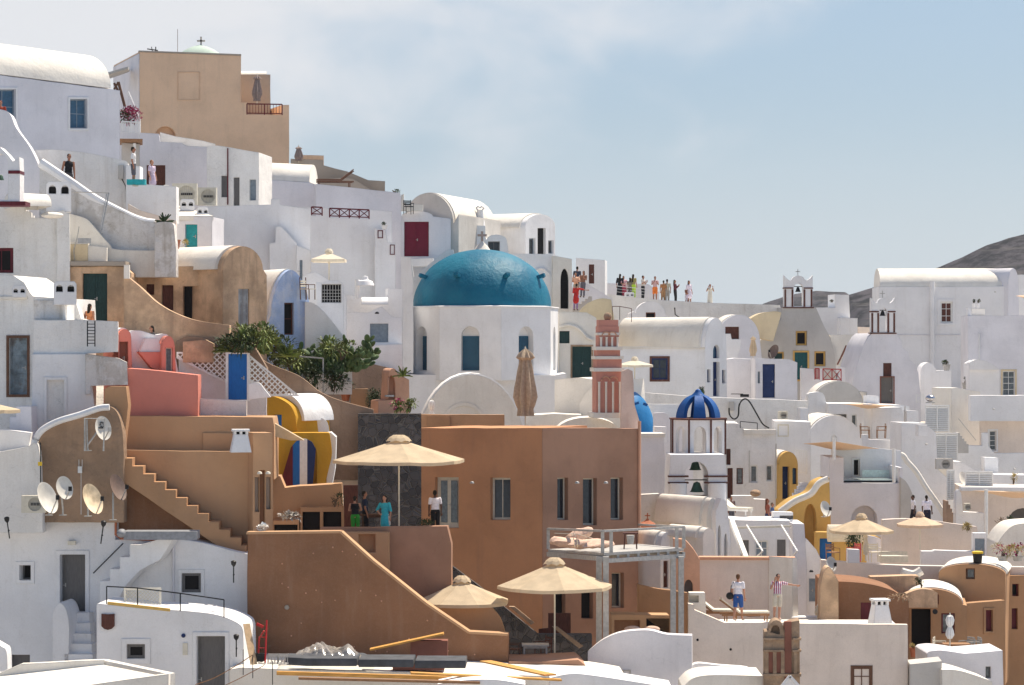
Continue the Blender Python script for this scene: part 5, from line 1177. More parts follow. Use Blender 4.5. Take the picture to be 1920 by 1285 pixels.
# grey church with belfry
def belfry(th, F, px, yb, q, wid, h, bands=MB_, bell=True, arches=1, mat=WH, d=.55):
    z0 = (CY-yb)/q; u = F.S(px); w = wid/2; pw = wid*.16
    pr = [(u-w, z0), (u-w, z0+h), (u-w*.82, z0+h*.9), (u-w*.6, z0+h*.84)]+[(u+w*.45*cos(pi*(1-i/8)), z0+h*.86+h*.13*sin(pi*i/8)) for i in range(9)]+[(u+w*.6, z0+h*.84), (u+w*.82, z0+h*.9), (u+w, z0+h), (u+w, z0)]
    pr = [(a, b) for a, b in pr]; hole = [(u-w*.32, z0+.06), (u-w*.32, z0+h*.6)]+[(u-w*.32*cos(pi*i/8), z0+h*.6+w*.32*sin(pi*i/8)) for i in range(1, 8)]+[(u+w*.32, z0+h*.6), (u+w*.32, z0+.06)]
    hs = [(hole, None)]
    th.add('belfry', MB().prism(F, pr, 0, d, hs), mat)
    mb = MB(); mb.fbox(F, u-w-.08, u+w+.08, -.06, d+.06, z0-.08, z0); 
    for s_ in (-1, 1):
        mb.fbox(F, u+s_*w*.70-w*.33, u+s_*w*.70+w*.33, -.05, d+.05, z0+h*.58, z0+h*.62)
        for e in (.42, .92): mb.fbox(F, u+s_*w*e-.06, u+s_*w*e+.06, -.03, .2, z0+.02, z0+h*.56)
    th.add('stone_trim', mb, bands)
    if bell:
        th.add('bell', MB().lathe([(.2, 0), (.17, .05), (.11, .22), (.09, .3), (.02, .34)], F.P(u, d*.4, z0+h*.48), 12), BI)
        th.add('bell_beam', MB().fbox(F, u-w*.5, u+w*.5, d*.35, d*.5, z0+h*.48+.34, z0+h*.48+.39), BI)
    c = F.P(u, d/2, z0+h); th.add('cross', MB().bar(c-Vector((0, 0, .1)), c+Vector((0, 0, .45)), .05).bar(c+Vector((-.16, 0, .27)), c+Vector((.16, 0, .27)), .05), ME)
t = B('church', 'grey plastered church with stepped gable, ochre window frames and a bell arch', 'church', 27.6, 2, [(1424, 640), (1450, 620), (1464, 600), (1466, 577), (1530, 577), (1538, 596), (1545, 612), (1556, 632), (1562, 652), (1566, 672), (1568, 700)], 790, 7, GY,
      [('win', 1492, 621, 1513, 648, dict(f=YO, g=BK, fw=.14)), ('dbl', 1490, 661, 1514, 712, dict(f=simple('dark_teal_paint', (.01, .09, .10), rough=.5), r=.15, sur=(YO, .12))), ('win', 1450, 660, 1470, 690, dict(f=YO, g=DG, fw=.1)), ('win', 1527, 659, 1548, 687, dict(f=YO, g=BK, fw=.12))])
belfry(t, t.F, 1497, 576, 27.6, 1.95, 2.15)
t = B('white_cubes', 'stack of small white cubes on the skyline right of the grey church', 'house', 24.5, 4, [(1530, 577), (1566, 577), (1566, 552), (1592, 553), (1594, 600)], 700, 3, WH)
t.slab('front_cube', [(1575, 596), (1608, 597)], 660, 1, WH, v=-1)
t.slab('low_wall', [(1608, 613), (1634, 614)], 660, 1, WP, v=-.3)
shrub('tiny roof shrub on the small white cubes', 1560, 567, 24.5, .25, .12, 60, .1, .05, LF3, 'pot_plant')
t = B('vault_roof', 'cream curved roof between grey church and bluish church', 'roof', 27.5, 0, [(1556, 628), (1622, 627), (1612, 660), (1604, 690), (1565, 684)], None, 4, WC)
one('gutter', 'dark curved stone edge along the cream roof', 'gutter', MB().tube([wpt(x, y, 28) for x, y in crv([(1587, 648), (1578, 668), (1570, 684)])], .06), RD)
t = B('church', 'bluish white church with stepped curved gable, bell arch and tall dark doorway', 'church', 29.2, 3, [(1598, 720), (1606, 690), (1618, 650), (1628, 632), (1636, 625), (1682, 625), (1690, 640), (1692, 652), (1702, 660), (1706, 674), (1716, 684), (1722, 700), (1726, 740)], 830, 6, WB,
      [('dark', 1656, 681, 1672, 706, dict(g=RW, r=.2)), ('door', 1652, 708, 1675, 756, dict(f=simple('grey_old_door', (.16, .15, .14), stretch=(6, 6, .5)), r=.25, sur=(RD, .08)))])
belfry(t, t.F, 1656, 624, 29.2, 1.55, 2.25)
# railing terrace by grey church
t = B('terrace_wall', 'white terrace wall posts around the red crossed railing', 'wall', 29.4, 2, [(1502, 690), (1525, 692), (1528, 712), (1536, 712), (1536, 692), (1543, 692), (1543, 714), (1577, 714), (1577, 690), (1585, 690), (1586, 735)], 800, .5, WH)
railing('red crossed railing in front of the grey church', [(1543, 714), (1577, 715)], 29.6, .75, simple('red_railing_paint', (.38, .03, .03)), 'x', .6)
railing('short red railing piece beside the white post', [(1528, 712), (1536, 712)], 29.6, .7, simple('red_post_paint', (.34, .03, .03)), 'bars', .4)
t = B('round_gable', 'low pale grey round gable below the red railing', 'house', 31, 4, arc(1526, 1618, 755, 716, 16)+[(1626, 735), (1626, 757)], 800, 2.5, GY)
t.gv(1526, 1618, 755, 716, 2.5, WC)
t = B('white_pier', 'leaning white pier left of the low round gable', 'wall', 31.8, 0, crv([(1515, 740), (1520, 737), (1542, 737), (1550, 760), (1556, 800)]), 840, 1, WH)
# long vaulted house top right
t = B('vaulted_house', 'large two storey white house with long cream barrel roof before the dark hill', 'house', 25.5, -3, [(1648, 538), (1730, 538), (1890, 537)], 790, 6, WH,
      [('win', 1763, 566, 1786, 606, dict(f=WW, g=RW, nx=2, ny=3, fw=.12, sur=(WH, .2))), ('niche', 1803, 652, 1815, 682, dict(arch=12, r=.3))])
t.vault(1650, 1892, 538, 1.42, 5.6, WC, v=.12)
t.add('downpipe', MB().tube([t.F.at(1748, 528, -.15), t.F.at(1748, 700, -.15)], .17, 8), WH)
t.add('string_course', MB().fbox(t.F, t.F.S(1650), t.F.S(1815), -.04, .02, t.F.sz(1700, 629)[1], t.F.sz(1700, 627)[1]), WB)
t.slab('gable', [(1890, 700), (1890, 540)]+arc(1890, 1910, 536, 503, 8)+[(1912, 700)], 740, 4, WB, F=Fr(1890, 25.6, 40), v=0)
t = B('white_house', 'white house fragment at the right edge behind the long barrel roof', 'house', 24.6, 3, [(1908, 516), (1916, 515), (1960, 516)], 760, 3, WH)
sail('orange shade sail tip at the right edge beside the barrel roof', [(1904, 555, 26.5), (1925, 553, 26.5), (1960, 562, 27.5)])
t = B('white_house', 'white house at the right edge with a glazed door and flat roof', 'house', 28, -4, [(1815, 592), (1940, 592)], 860, 5, WB, [('win', 1880, 696, 1903, 742, dict(f=WW, g=GG, nx=2, ny=4, r=.25, sur=(PY, .12)))])
t.add('roof_steps', MB().fbox(t.F, .0, .25, .2, 1.2, t.F.sz(1815, 592)[1], t.F.sz(1815, 577)[1]), WH)
t.add('post', MB().tube([t.F.at(1836, 625, -.1), t.F.at(1836, 675, -.1)], .05), WH)
r = one('roof_planter', 'white box on the flat roof carrying two little round bushes', 'planter', MB().box(wpt(1833, 585, 27.6), (.9, .6, .45)), WC)
for i, x in enumerate((1826, 1834)): shrub(('left' if i == 0 else 'right')+' little round bush in a white pot on the flat roof', x, 577, 27.5, .13, .12, 80, .08, .05, LF3, 'pot_plant', potted=(WH, .22, .3), up=.1)
t = B('vaulted_annex', 'low white vaulted annex with a sunlit curved top at the right', 'house', 29.5, -2, [(1817, 700)]+crv([(1817, 682), (1830, 676), (1850, 680), (1874, 694)])+[(1875, 742)], 790, 2.5, WH)
t.slab('roof', crv([(1818, 680), (1830, 675), (1850, 678), (1874, 692)]), 694, 1.2, WH, v=-.2)
t = B('roof_clutter', 'white boxes and a domed lump on the roof between bluish church and right house', 'wall', 28.5, 2, [(1726, 740), (1726, 700)]+arc(1726, 1756, 700, 680, 8)+[(1756, 695), (1784, 695), (1784, 730), (1830, 735)], 790, 1.5, WH)
shrub('dark leafed bush in a grey tub on the roof between the two right houses', 1775, 695, 28.8, .33, .16, 140, .14, .07, LF3, 'pot_plant', potted=(GP, .5, .4))
shrub('small shrub in a grey pot by the curved sunlit annex', 1810, 730, 29.2, .25, .25, 110, .14, .06, LF3, 'pot_plant', potted=(GP, .42, .42))
# blue door house
t = B('white_house', 'white house with bright navy blue door right of the long vaulted house', 'house', 30.6, -3, [(1362, 674), (1377, 672), (1415, 674)], 800, 4, WB)
t.slab('front_wall', [(1416, 672), (1480, 674), (1495, 680)], 800, 2, WB, [('door', 1430, 683, 1453, 746, dict(f=NB, r=.15, n=3)), ('dark', 1421, 697, 1425, 719, dict(g=GS, r=.2))], F=Fr(1416, 31, 3))
dish('dark satellite dish leaning by the ochre church window', 1452, 661, 29.6, .48, -50, 25, DD)
one('bench', 'dark low bench and box outside the navy door', 'bench', MB().box(wpt(1396, 742, 31.6), (.5, .3, .16)).box(wpt(1382, 739, 31.6), (.7, .2, .04)), BI)
parasol('cream parasol half hidden behind the pink bell tower', 1190, 671, 760, 35, 1.05, .38, CN2, 22, 8)
t = B('long_wall', 'long white retaining wall with an electric box and looping cable', 'wall', 32.8, -1, [(1190, 732), (1215, 737), (1320, 745), (1515, 752), (1516, 770)], 960, .8, WD)
t.add('meter_box', MB().fbox(t.F, t.F.S(1366), t.F.S(1376), -.25, 0, t.F.sz(1370, 770)[1], t.F.sz(1370, 753)[1]), GY)
cable('black cable looping down the long white wall', crv([(1367, 765), (1368, 778), (1376, 786), (1384, 780), (1386, 760), (1394, 749), (1404, 752), (1418, 775), (1430, 795), (1442, 803)]), 33.5, .045)
B('terrace_wall', 'white curved coping wall right of the bright blue dome', 'wall', 34.5, 0, crv([(1200, 745), (1215, 757), (1280, 758)]), 900, .4, WH)
B('terrace_wall', 'lower white curved wall between blue dome and ribbed belfry', 'wall', 36, 0, crv([(1225, 775), (1248, 775), (1262, 788), (1300, 792)]), 960, .4, WB)
one('cactus_pot', 'small spiky plant in a white urn above the ribbed blue belfry', 'plant', leafmesh(MB().lathe([(.1, 0), (.16, .2), (.1, .35)], wpt(1316, 742, 34.2), 10), wpt(1316, 732, 34.2), 40, (.12, .12, .08), .22, .05, 1.2), LF3, smooth=None)
# ================================================================ ribbed belfry
rb = empty('belfry', 'white bell tower with maroon edges crowned by open deep blue ribs', 'bell tower', wpt(1308, 960, 40))
bc = wpt(1309, 785, 39.2); zt = bc.z; R6 = 1.36; zb = zt-68/40
for k in range(8):
    a0 = radians(-90-22.5+45*k); a1 = a0+radians(45); A = bc+Vector((R6*cos(a0), R6*sin(a0), 0)); Bv = bc+Vector((R6*cos(a1), R6*sin(a1), 0)); d = Bv-A; L = d.length
    F = Fr(CX, 40, 0); F.c, F.s = d.x/L, d.y/L; F.a = math.atan2(F.s, F.c); F.X, F.Y = A.x, A.y
    hole = [(L*.22, zb+.08), (L*.22, zt-.7)]+[(L/2-L*.28*cos(pi*i/6), zt-.7+L*.34*sin(pi*i/6)) for i in range(1, 6)]+[(L*.78, zt-.7), (L*.78, zb+.08)]
    MB().prism(F, [(0, zb), (L, zb), (L, zt), (0, zt)], 0, .22, [(hole, None)]).build('arcade_panel', WH, rb)
    MB().bar(A+Vector((0, 0, zb-zt)), A, .09).build('maroon_edge', MB_, rb)
MB().lathe([(R6-.02, zt-.05), (R6+.1, zt-.04), (R6+.1, zt+.03), (R6-.2, zt+.04)], Vector((bc.x, bc.y, 0)), 8, rot=radians(-22.5)).build('maroon_cornice', MB_, rb, smooth=None)
for k in range(6):
    a = radians(-90+60*k); d = Vector((cos(a), sin(a), 0)); s_ = Vector((-sin(a), cos(a), 0)); mb = MB(); vs = []; n = 12
    for i in range(n+1):
        th = pi/2*i/n*.93; ro = 1.04; p = bc+d*ro*cos(th)+Vector((0, 0, ro*1.12*sin(th))); nrm = (d*cos(th)+Vector((0, 0, sin(th)))); ww = .31*(1-.45*i/n)
        vs += [p+s_*ww, p-s_*ww, p-s_*ww-nrm*.2, p+s_*ww-nrm*.2]
    fs = [(i*4+j, i*4+(j+1) % 4, i*4+4+(j+1) % 4, i*4+4+j) for i in range(n) for j in range(4)]+[(0, 1, 2, 3), (n*4, n*4+1, n*4+2, n*4+3)]
    mb.add(vs, fs).build('blue_rib', BB, rb)
MB().lathe([(.34, 0), (.34, .08), (.16, .26), (.13, .34), (.02, .4)], bc+Vector((0, 0, 1.02)), 14).build('finial', BB, rb)
F = Fr(1255, 40.2, 2); base_top = [(1257, 853), (1359, 853), (1362, 890)]
hole = [F.sz(*p) for p in [(1284, 938)]+arc(1284, 1328, 892, 866, 10)+[(1328, 938)]]
MB().prism(F, [F.sz(*p) for p in [(1257, 853), (1359, 853), (1363, 895), (1363, 960), (1254, 960), (1254, 895)]], 0, 2.2, [(hole, None)]).build('bell_stage', WH, rb)
mb = MB(); zl = lambda y: F.sz(1300, y)[1]
for (x0, x1, y) in ((1253, 1291, 893), (1321, 1366, 893), (1253, 1291, 905), (1321, 1366, 905)): mb.fbox(F, F.S(x0), F.S(x1), -.06, .3, zl(y+2), zl(y-1))
mb.build('stone_trim', MB_, rb); MB().fbox(F, F.S(1254), F.S(1364), .4, .45, zl(902), zl(900)).build('bell_beam', BI, rb)
MB().lathe([(.34, 0), (.28, .06), (.19, .3), (.15, .42), (.03, .48)], F.P(F.S(1309), .6, zl(924)), 16).build('bell', BR, rb)
MB().lathe([(.30, 0), (.24, .06), (.17, .3), (.13, .42), (.03, .48)], F.P(F.S(1309), 1.3, zl(884)), 16).build('bell', BR, rb)
MB().fbox(F, F.S(1292), F.S(1324), .1, .6, zl(933), zl(930)).build('shelf', BW, rb)
MB().tube([F.P(F.S(1257)+.36, .1, zl(960)), F.P(F.S(1257)+.36, .1, zl(906))], .42, 14).tube([F.P(F.S(1360)-.36, .1, zl(960)), F.P(F.S(1360)-.36, .1, zl(906))], .42, 14).build('round_pillar', WH, rb)
t = B('vaulted_chapel', 'sunlit cream barrel chapel in front of the ribbed blue belfry', 'chapel', 42.5, 40, [(1325, 1060), (1325, 985)]+arc(1325, 1348, 985, 934, 12)+[(1349, 1060)], 1110, 3.2, WC)
t.gv(1323, 1349, 985, 934, 3.2, WC)
t.slab('side_wall', [(1236, 985), (1325, 990)], 1110, .4, WC, F=Fr(1236, 42.3, -3), v=.3)
t = B('vaulted_chapel', 'low cream barrel vault beside the balcony, nearer than the cream chapel', 'chapel', 44, 40, [(1318, 1070), (1318, 1010)]+arc(1318, 1340, 1010, 990, 8)+[(1342, 1070)], 1110, 2.2, WC)
t.gv(1316, 1341, 1010, 990, 2.2, WC)
t = B('narrow_arches', 'three slim white lancet buttresses right of the cream chapel', 'wall', 42.6, 20, [(1342, 1060), (1342, 960), (1352, 935), (1362, 940), (1368, 985), (1372, 1060)], 1110, 1.2, WH, [('niche', 1346, 985, 1352, 1058, dict(arch=22, r=.3)), ('niche', 1358, 1000, 1364, 1058, dict(arch=22, r=.3))])
t = B('white_pier', 'white stepped wall between tan house and cream chapel', 'wall', 41.5, 3, [(1198, 928), (1236, 926), (1237, 985), (1240, 1100)], 1150, .6, WC)
r = empty('roof_cross', 'small red roofed shrine with a cross behind the balcony', 'shrine', wpt(1214, 992, 42.5)); MB().lathe([(.55, -.1), (.5, .05), (.12, .22), (.05, .3)], wpt(1214, 985, 42.5), 4, rot=pi/4).build('roof', TC, r, smooth=None)
MB().bar(wpt(1214, 980, 42.5), wpt(1214, 962, 42.5), .05).bar(wpt(1209, 967, 42.5), wpt(1219, 967, 42.5), .05).build('cross', TC, r)
t = B('vaulted_house', 'cream vaulted house with a brown door seen under the balcony', 'house', 43.5, 32, [(1238, 1110), (1238, 1030)]+arc(1238, 1262, 1030, 998, 8)+[(1263, 1110)], 1150, 3.0, WH, [('door', 1244, 1052, 1253, 1102, dict(f=RW, r=.15, n=1))])
t.gv(1236, 1262, 1030, 998, 3.0, WC)
# ================================================================ centre right houses
t = B('white_house', 'grey white house with four small windows between the belfry and the yellow door house', 'house', 35.5, -2, [(1358, 797)]+crv([(1360, 794), (1385, 795), (1395, 806), (1400, 809)])+[(1455, 812)], 1000, 4, WD,
      [('dark', 1362, 842, 1370, 872, dict(g=RW)), ('dark', 1364, 878, 1374, 935, dict(g=RW)), ('win', 1381, 878, 1393, 908, dict(f=RW, g=GG, r=.15)), ('win', 1407, 873, 1420, 905, dict(f=WW, g=GG)), ('win', 1437, 873, 1448, 902, dict(f=WW, g=GG))])
t.add('coping', MB().fbox(t.F, t.F.S(1395), t.F.S(1455), -.15, .3, t.F.sz(1420, 815)[1], t.F.sz(1420, 806)[1]), WC)
railing('thin black wire railing on the flat roof above the four windows', [(1388, 803), (1420, 806)], 36, .35, BI, 'plain', .8)
t = B('white_house', 'white cube with an electric cupboard between the four window house and the arched vault', 'house', 34.6, -2, [(1453, 790), (1482, 790), (1520, 792)], 990, 3, WH, [('surface', 1458, 796, 1479, 819, dict(f=CW, g=CW))])
aircon('beige box unit on the roof edge above the electric cupboard', 1468, 787, 34.8, .5, .45)
t = B('yellow_house', 'narrow pale yellow house with round gable and tall blue door', 'house', 35.6, 14, [(1458, 870)]+arc(1460, 1496, 872, 847, 12)+[(1497, 940)], 960, 2.5, YO, [('door', 1467, 875, 1480, 936, dict(f=NB, r=.3, n=1)), ('win', 1486, 878, 1494, 908, dict(f=NB, g=BS))])
t.gv(1460, 1495, 872, 847, 2.5, WC)
railing('white upright picket fence beside the yellow round gable', [(1493, 888), (1513, 890)], 35, 1.25, WW, 'bars', .5)
t = B('vaulted_house', 'broad white arched vault above the sand coloured shade sail', 'house', 33.5, 7, arc(1508, 1622, 850, 779, 22)+[(1640, 852)], 1000, 4, WH, [('niche', 1558, 816, 1570, 838, dict(arch=9, r=.2))])
t.gv(1508, 1622, 850, 779, 4, WC)
t = B('white_house', 'white terrace house with three recessed grey doors above the broad arched vault', 'house', 32, 2, [(1553, 757), (1605, 757), (1690, 760), (1705, 762)], 920, 3, WH, [('dark', 1563, 777, 1588, 800, dict(g=GD, r=.3)), ('win', 1597, 778, 1606, 802, dict(f=WW, g=GG))])
sail('pale shade sail stretched over the terrace above the broad arched vault', [(1570, 757, 34), (1680, 762, 33.5), (1625, 756, 31.5)])
t = B('terrace_wall', 'white terrace wall with brown seats right of the broad arched vault', 'wall', 34.3, 2, [(1617, 815), (1628, 815), (1628, 824), (1688, 826), (1690, 840)], 960, .4, WH)
for i, (x, l) in enumerate(((1622, 'left'), (1652, 'right'))): chair('brown cushioned terrace chair, the '+l+' one behind the low white wall', x, 822, 33.8, 90-180*i, WDN, h=.7)
t = B('white_house', 'tall white house block behind the slatted screens with a curved front', 'house', 32.6, 6, [(1635, 765), (1690, 764), (1700, 800), (1740, 800)], 960, 2, WH)
t = B('white_house', 'slanting white wall beside the long stairs in the right middle', 'house', 35, 6, [(1690, 793), (1735, 794), (1755, 812), (1758, 880), (1775, 895), (1778, 960)], 1060, 2.5, WH)
t = B('white_tower', 'tall sunlit white pier with a stairway gap left of the right terraces', 'wall', 31.5, 26, [(1784, 728), (1796, 727), (1800, 728), (1838, 735), (1842, 838)], 900, 2, WC)
louvre('upper slatted screen on the tall white house block', 1735, 760, 1780, 810, 34)
louvre('middle slatted screen stepped below the upper one', 1752, 812, 1796, 864, 34.8)
louvre('narrow tall slatted screen beside the steps', 1775, 882, 1790, 938, 36)
louvre('wide low slatted screen, the lowest on the right', 1810, 884, 1862, 912, 36)
r = empty('kettle_grill', 'shiny round kettle grill on the roof above the slatted screens', 'grill', wpt(1744, 752, 33)); MB().ell(wpt(1744, 747, 33), (.28, .28, .2)).build('lid', STV, r); MB().bar(wpt(1736, 755, 33), wpt(1752, 755, 33), .3, .05).build('tray', ME, r)
one('gate', 'small white wire gate by the bluish church', 'gate', MB().bar(wpt(1718, 756, 31), wpt(1718, 740, 31), .04).bar(wpt(1732, 756, 31), wpt(1732, 738, 31), .04).bar(wpt(1718, 742, 31), wpt(1732, 740, 31), .03).bar(wpt(1718, 755, 31), wpt(1732, 742, 31), .03).bar(wpt(1718, 754, 31), wpt(1732, 754, 31), .03), WW)
t = B('right_terrace', 'white terrace house at the right with a recessed pinkish porch', 'house', 32, -3, [(1820, 742), (1940, 742)], 790, 1.2, WH)
t.slab('porch_wall', [(1838, 774), (1940, 774)], 870, .4, WP, [('win', 1855, 808, 1868, 845, dict(f=WW, g=GG, nx=1, ny=4, sur=(WH, .1)))], v=1.3)
t.slab('porch_floor_wall', [(1796, 836), (1842, 836), (1842, 812), (1853, 812), (1853, 836), (1865, 850), (1940, 850)], 960, .5, WH, v=-.8)
one('handrail', 'thin handrail of the narrow stairway beside the pinkish porch', 'handrail', MB().tube([wpt(1797, 785, 33), wpt(1830, 826, 33)], .025), ME)
t = B('stairs', 'narrow dark steps in the gap left of the pinkish porch', 'stairs', 32.6, 0, steps(1796, 812, 1816, 838, 5), 850, 1, GY)
t = B('white_house', 'white house with zigzag stepped wall and dish under the right porch', 'house', 34.3, 2, [(1790, 866), (1802, 866), (1812, 872), (1840, 886), (1865, 890), (1940, 892)], 1010, 2, WH, [('door', 1824, 868 if False else 896, 1838, 908, dict(f=GS, r=.1, n=1))])
dish('white satellite dish below the slatted screens', 1806, 900, 35.6, .42, 40, 25)
aircon('white air conditioner pair in the niche below the middle screen', 1771, 880, 35.4, .9, .55, mat=GY)
shrub('small yellow green pot plant on the right terrace edge', 1900, 908, 35.5, .2, .25, 90, .22, .05, LF4, 'pot_plant')
t = B('white_house', 'white lower right house with a dark arched opening under the sail', 'house', 36.2, -3, [(1800, 912), (1860, 913), (1940, 914)], 1100, 3, WP, [('dark', 1891, 953, 1945, 995, dict(arch=24, r=.6, g=GD))])
t.add('coping', MB().fbox(t.F, 0, t.F.S(1945), -.5, .4, t.F.sz(1860, 920)[1], t.F.sz(1860, 913)[1]), WH)
sail('sand shade sail over the dark arched opening at the right edge', [(1822, 920, 38.5), (1945, 925, 38.5), (1945, 930, 36.6), (1880, 921, 36.6)])
one('post', 'white round post holding the right shade sail', 'post', MB().tube([wpt(1849, 1010, 39), wpt(1849, 918, 39)], .09, 8), WW)
t = B('white_parapet', 'white rounded parapet with a tiny fan unit near the right sail', 'wall', 38, 2, [(1792, 960), (1793, 925), (1798, 918), (1802, 925), (1806, 960), (1845, 962)], 1080, .6, WH)
aircon('small white fan unit on the parapet near the right sail', 1814, 958, 38.2, .3, .36)
for i, (x, l) in enumerate(((1872, 'bare twiggy plant on the right terrace'), (1893, 'dark low plant on the right terrace'))): shrub(l, x, 992, 39, .3, .3, 60 if i == 0 else 160, .16, .04, STM if i == 0 else LF3, 'pot_plant')
# pool terrace building, arch below, stairs
t = B('pool_house', 'white two level pool terrace building with a round arch under it', 'house', 37.4, 2, [(1555, 858), (1582, 858), (1582, 906), (1686, 906), (1686, 877), (1692, 877), (1693, 960)], 1030, 3, WB, [('niche', 1596, 948, 1645, 1000, dict(arch=26, r=.9))])
t.slab('back_wall', [(1560, 838), (1640, 840), (1690, 845)], 960, .3, WH, [('win', 1600, 861, 1612, 893, dict(f=WW, g=BK, sur=(WH, .08)))], v=3.1)
t.add('water', MB().fbox(t.F, t.F.S(1583), t.F.S(1685), .4, 2.9, t.F.sz(1640, 902)[1], t.F.sz(1640, 901)[1]), PW)
t.add('glass_balustrade', MB().fbox(t.F, t.F.S(1632), t.F.S(1684), 2.5, 2.54, t.F.sz(1640, 900)[1], t.F.sz(1640, 886)[1]), PW)
for x, y0, y1, l in ((1564, 822, 862, 'left'), (1676, 842, 905, 'right')): one('post', 'white '+l+' post holding the shade sail above the pool', 'post', MB().tube([wpt(x, y1, 38), wpt(x, y0, 38)], .08, 8), WW)
sail('sand shade sail spanning from the vault to the pool', [(1505, 832, 36), (1566, 828, 38), (1650, 842, 37.6), (1570, 836, 35)])
t = B('stair_wall', 'long white wall following the stairs down right of the pool terrace', 'wall', 36, 3, [(1634, 842), (1640, 842), (1658, 877), (1663, 850), (1690, 852), (1700, 864), (1716, 882), (1735, 912), (1758, 945), (1778, 982)], 1070, .5, WH)
t.add('coping', MB().tube([t.F.at(x, y, .1) for x, y in crv([(1664, 851), (1690, 854), (1700, 866), (1716, 884), (1735, 914), (1758, 947), (1777, 980)])], .17, 8), WC)
t.add('diagonal_coping', MB().tube([t.F.at(1635, 843, 0), t.F.at(1657, 877, 0)], .14, 8), WC)
t.slab('arch_shade_slab', crv([(1688, 895), (1700, 905), (1712, 930), (1722, 970)]), 1000, .3, GY, v=-.8, F=Fr(1688, 37.2, 3))  # grey slab stands in for the shade within the arch
t = B('stairs', 'brownish steps between the long white wall and narrow screen', 'stairs', 37, 0, steps(1775, 940, 1792, 976, 5), 1010, 1.2, GW)
t = B('terrace_wall', 'grey white curved terrace wall behind the two right cream parasols', 'wall', 39.5, 2, [(1655, 975), (1700, 973), (1760, 978), (1810, 985), (1832, 988), (1834, 1000)], 1110, .5, WP)
shrub('yellow flowering plant in a white box on the terrace wall', 1816, 995, 40, .3, .16, 160, .2, .05, LF4, 'pot_plant')
# yellow stairs and terrace
t = B('yellow_stair_house', 'mustard stair with arched underside curving down in the right middle', 'house', 38.5, 8, [(1462, 962)]+crv([(1464, 958), (1490, 938), (1520, 925), (1535, 905), (1555, 896)])+[(1558, 1000), (1560, 1090)], 1110, 1.6, YO, [('niche', 1508, 945, 1531, 1035, dict(arch=30, r=.6))])
t.add('coping', MB().tube([wpt(x, y, 38.9) for x, y in crv([(1462, 960), (1490, 940), (1520, 926), (1535, 907), (1553, 898)])], .16, 8), WC)
dish('grey satellite dish inside the mustard stair niche', 1546, 955, 39.6, .38, 40, 20)
F = Fr(1484, 36.4, 6); t = Thing('stairs', 'white steps climbing to the yellow round gable', 'stairs', F, wpt(1500, 945, 36.4))
for i in range(6): G = F.sh(1.6-.32*i); t.add('step', MB().fbox(G, G.S(1502-4.5*i), G.S(1531-3*i), 0, .5, G.sz(1500, 960)[1], G.sz(1500, 906+6.4*i)[1]), WH)
t = B('terrace_wall', 'white low walls in front of the four window house', 'wall', 37.5, 0, [(1372, 930), (1412, 930), (1413, 936), (1436, 937), (1438, 980)], 1020, .6, WH)
one('rock', 'brown rock on the wall below the four windows', 'rock', MB().ell(wpt(1416, 925, 37.6), (.28, .25, .18), 7), ST)
lounger('white sun lounger below the ribbed belfry', 1378, 968, 39.5, 150, WW, CW, 1.6)
t = B('awning_house', 'white house with grey shutters and folded awning arms behind the men', 'house', 40.5, 0, [(1370, 975), (1482, 977), (1490, 983), (1508, 983), (1510, 1070)], 1180, 3, WH, [('dark', 1389, 1013, 1404, 1056, dict(g=GD, r=.06)), ('win', 1416, 1014, 1440, 1058, dict(f=WW, g=GS, nx=2, ny=3, r=.15)), ('dark', 1457, 1012, 1473, 1056, dict(g=GD, r=.06))])
r = empty('awning', 'white awning arms reaching out over the grey shutters', 'awning', wpt(1430, 1050, 42)); mb = MB()
mb.bar(wpt(1381, 990, 41.5), wpt(1483, 987, 41.5), .09); mb.build('roller', CW, r); mb = MB(); [mb.bar(wpt(x0, 985, 41.5), wpt(x0+30, 1034, 43), .06) for x0 in (1400, 1465)]; [mb.bar(wpt(x0+30, 1034, 43), wpt(x0+14, 1048, 41.5), .05) for x0 in (1400, 1465)]; mb.build('arm', WW, r)
one('beam', 'white slanting beam left of the grey shutters', 'beam', MB().bar(wpt(1372, 978, 42), wpt(1400, 1050, 43), .2), WW)
t = B('white_annex', 'small white box with a dark slot left of the mustard stair', 'wall', 40, 3, [(1450, 960), (1487, 961)], 1000, .6, WH, [('dark', 1462, 967, 1487, 974, dict(r=.15, g=GD))])
t = B('pillar', 'bluish white pillar between grey shutters and yellow terrace', 'wall', 41.5, 2, [(1486, 982), (1508, 983), (1513, 1060)], 1200, 1.2, WB)
t = B('side_house', 'white lane wall with a pale door and black lamp right of the waving man', 'house', 41, 2, [(1493, 1068), (1512, 1010), (1530, 1030), (1545, 1060), (1545, 1160)], 1200, 1, WH, [('door', 1517, 1085, 1529, 1128, dict(f=GS, r=.1, n=2))])
walllamp('black lamp above the pale lane door', 1521, 1072, 42, BI)
t = B('yellow_terrace', 'mustard terrace house with bright blue doorway under a cream parasol', 'house', 38.8, 1, [(1530, 998), (1620, 1000), (1630, 1004)]+crv([(1632, 1004), (1650, 1008), (1668, 1022), (1690, 1034)]), 1080, .8, YO, [('dark', 1537, 1010, 1560, 1052, dict(g=BD, r=.2))])
t.add('roof', MB().tube([wpt(1552, 1000, 39), wpt(1618, 1000, 39)], .42, 12), CN2)
t = B('white_wall', 'white sloping wall right of the mustard terrace', 'wall', 39.2, 1, crv([(1626, 1004), (1650, 1010), (1672, 1024), (1725, 1040)])+[(1728, 1060)], 1100, .3, WB)
shrub('leafy dark bush in a tall pot under the cream parasol', 1603, 1048, 41, .42, .42, 420, .14, .07, LF3, 'pot_plant', potted=(PK, .4, .4))
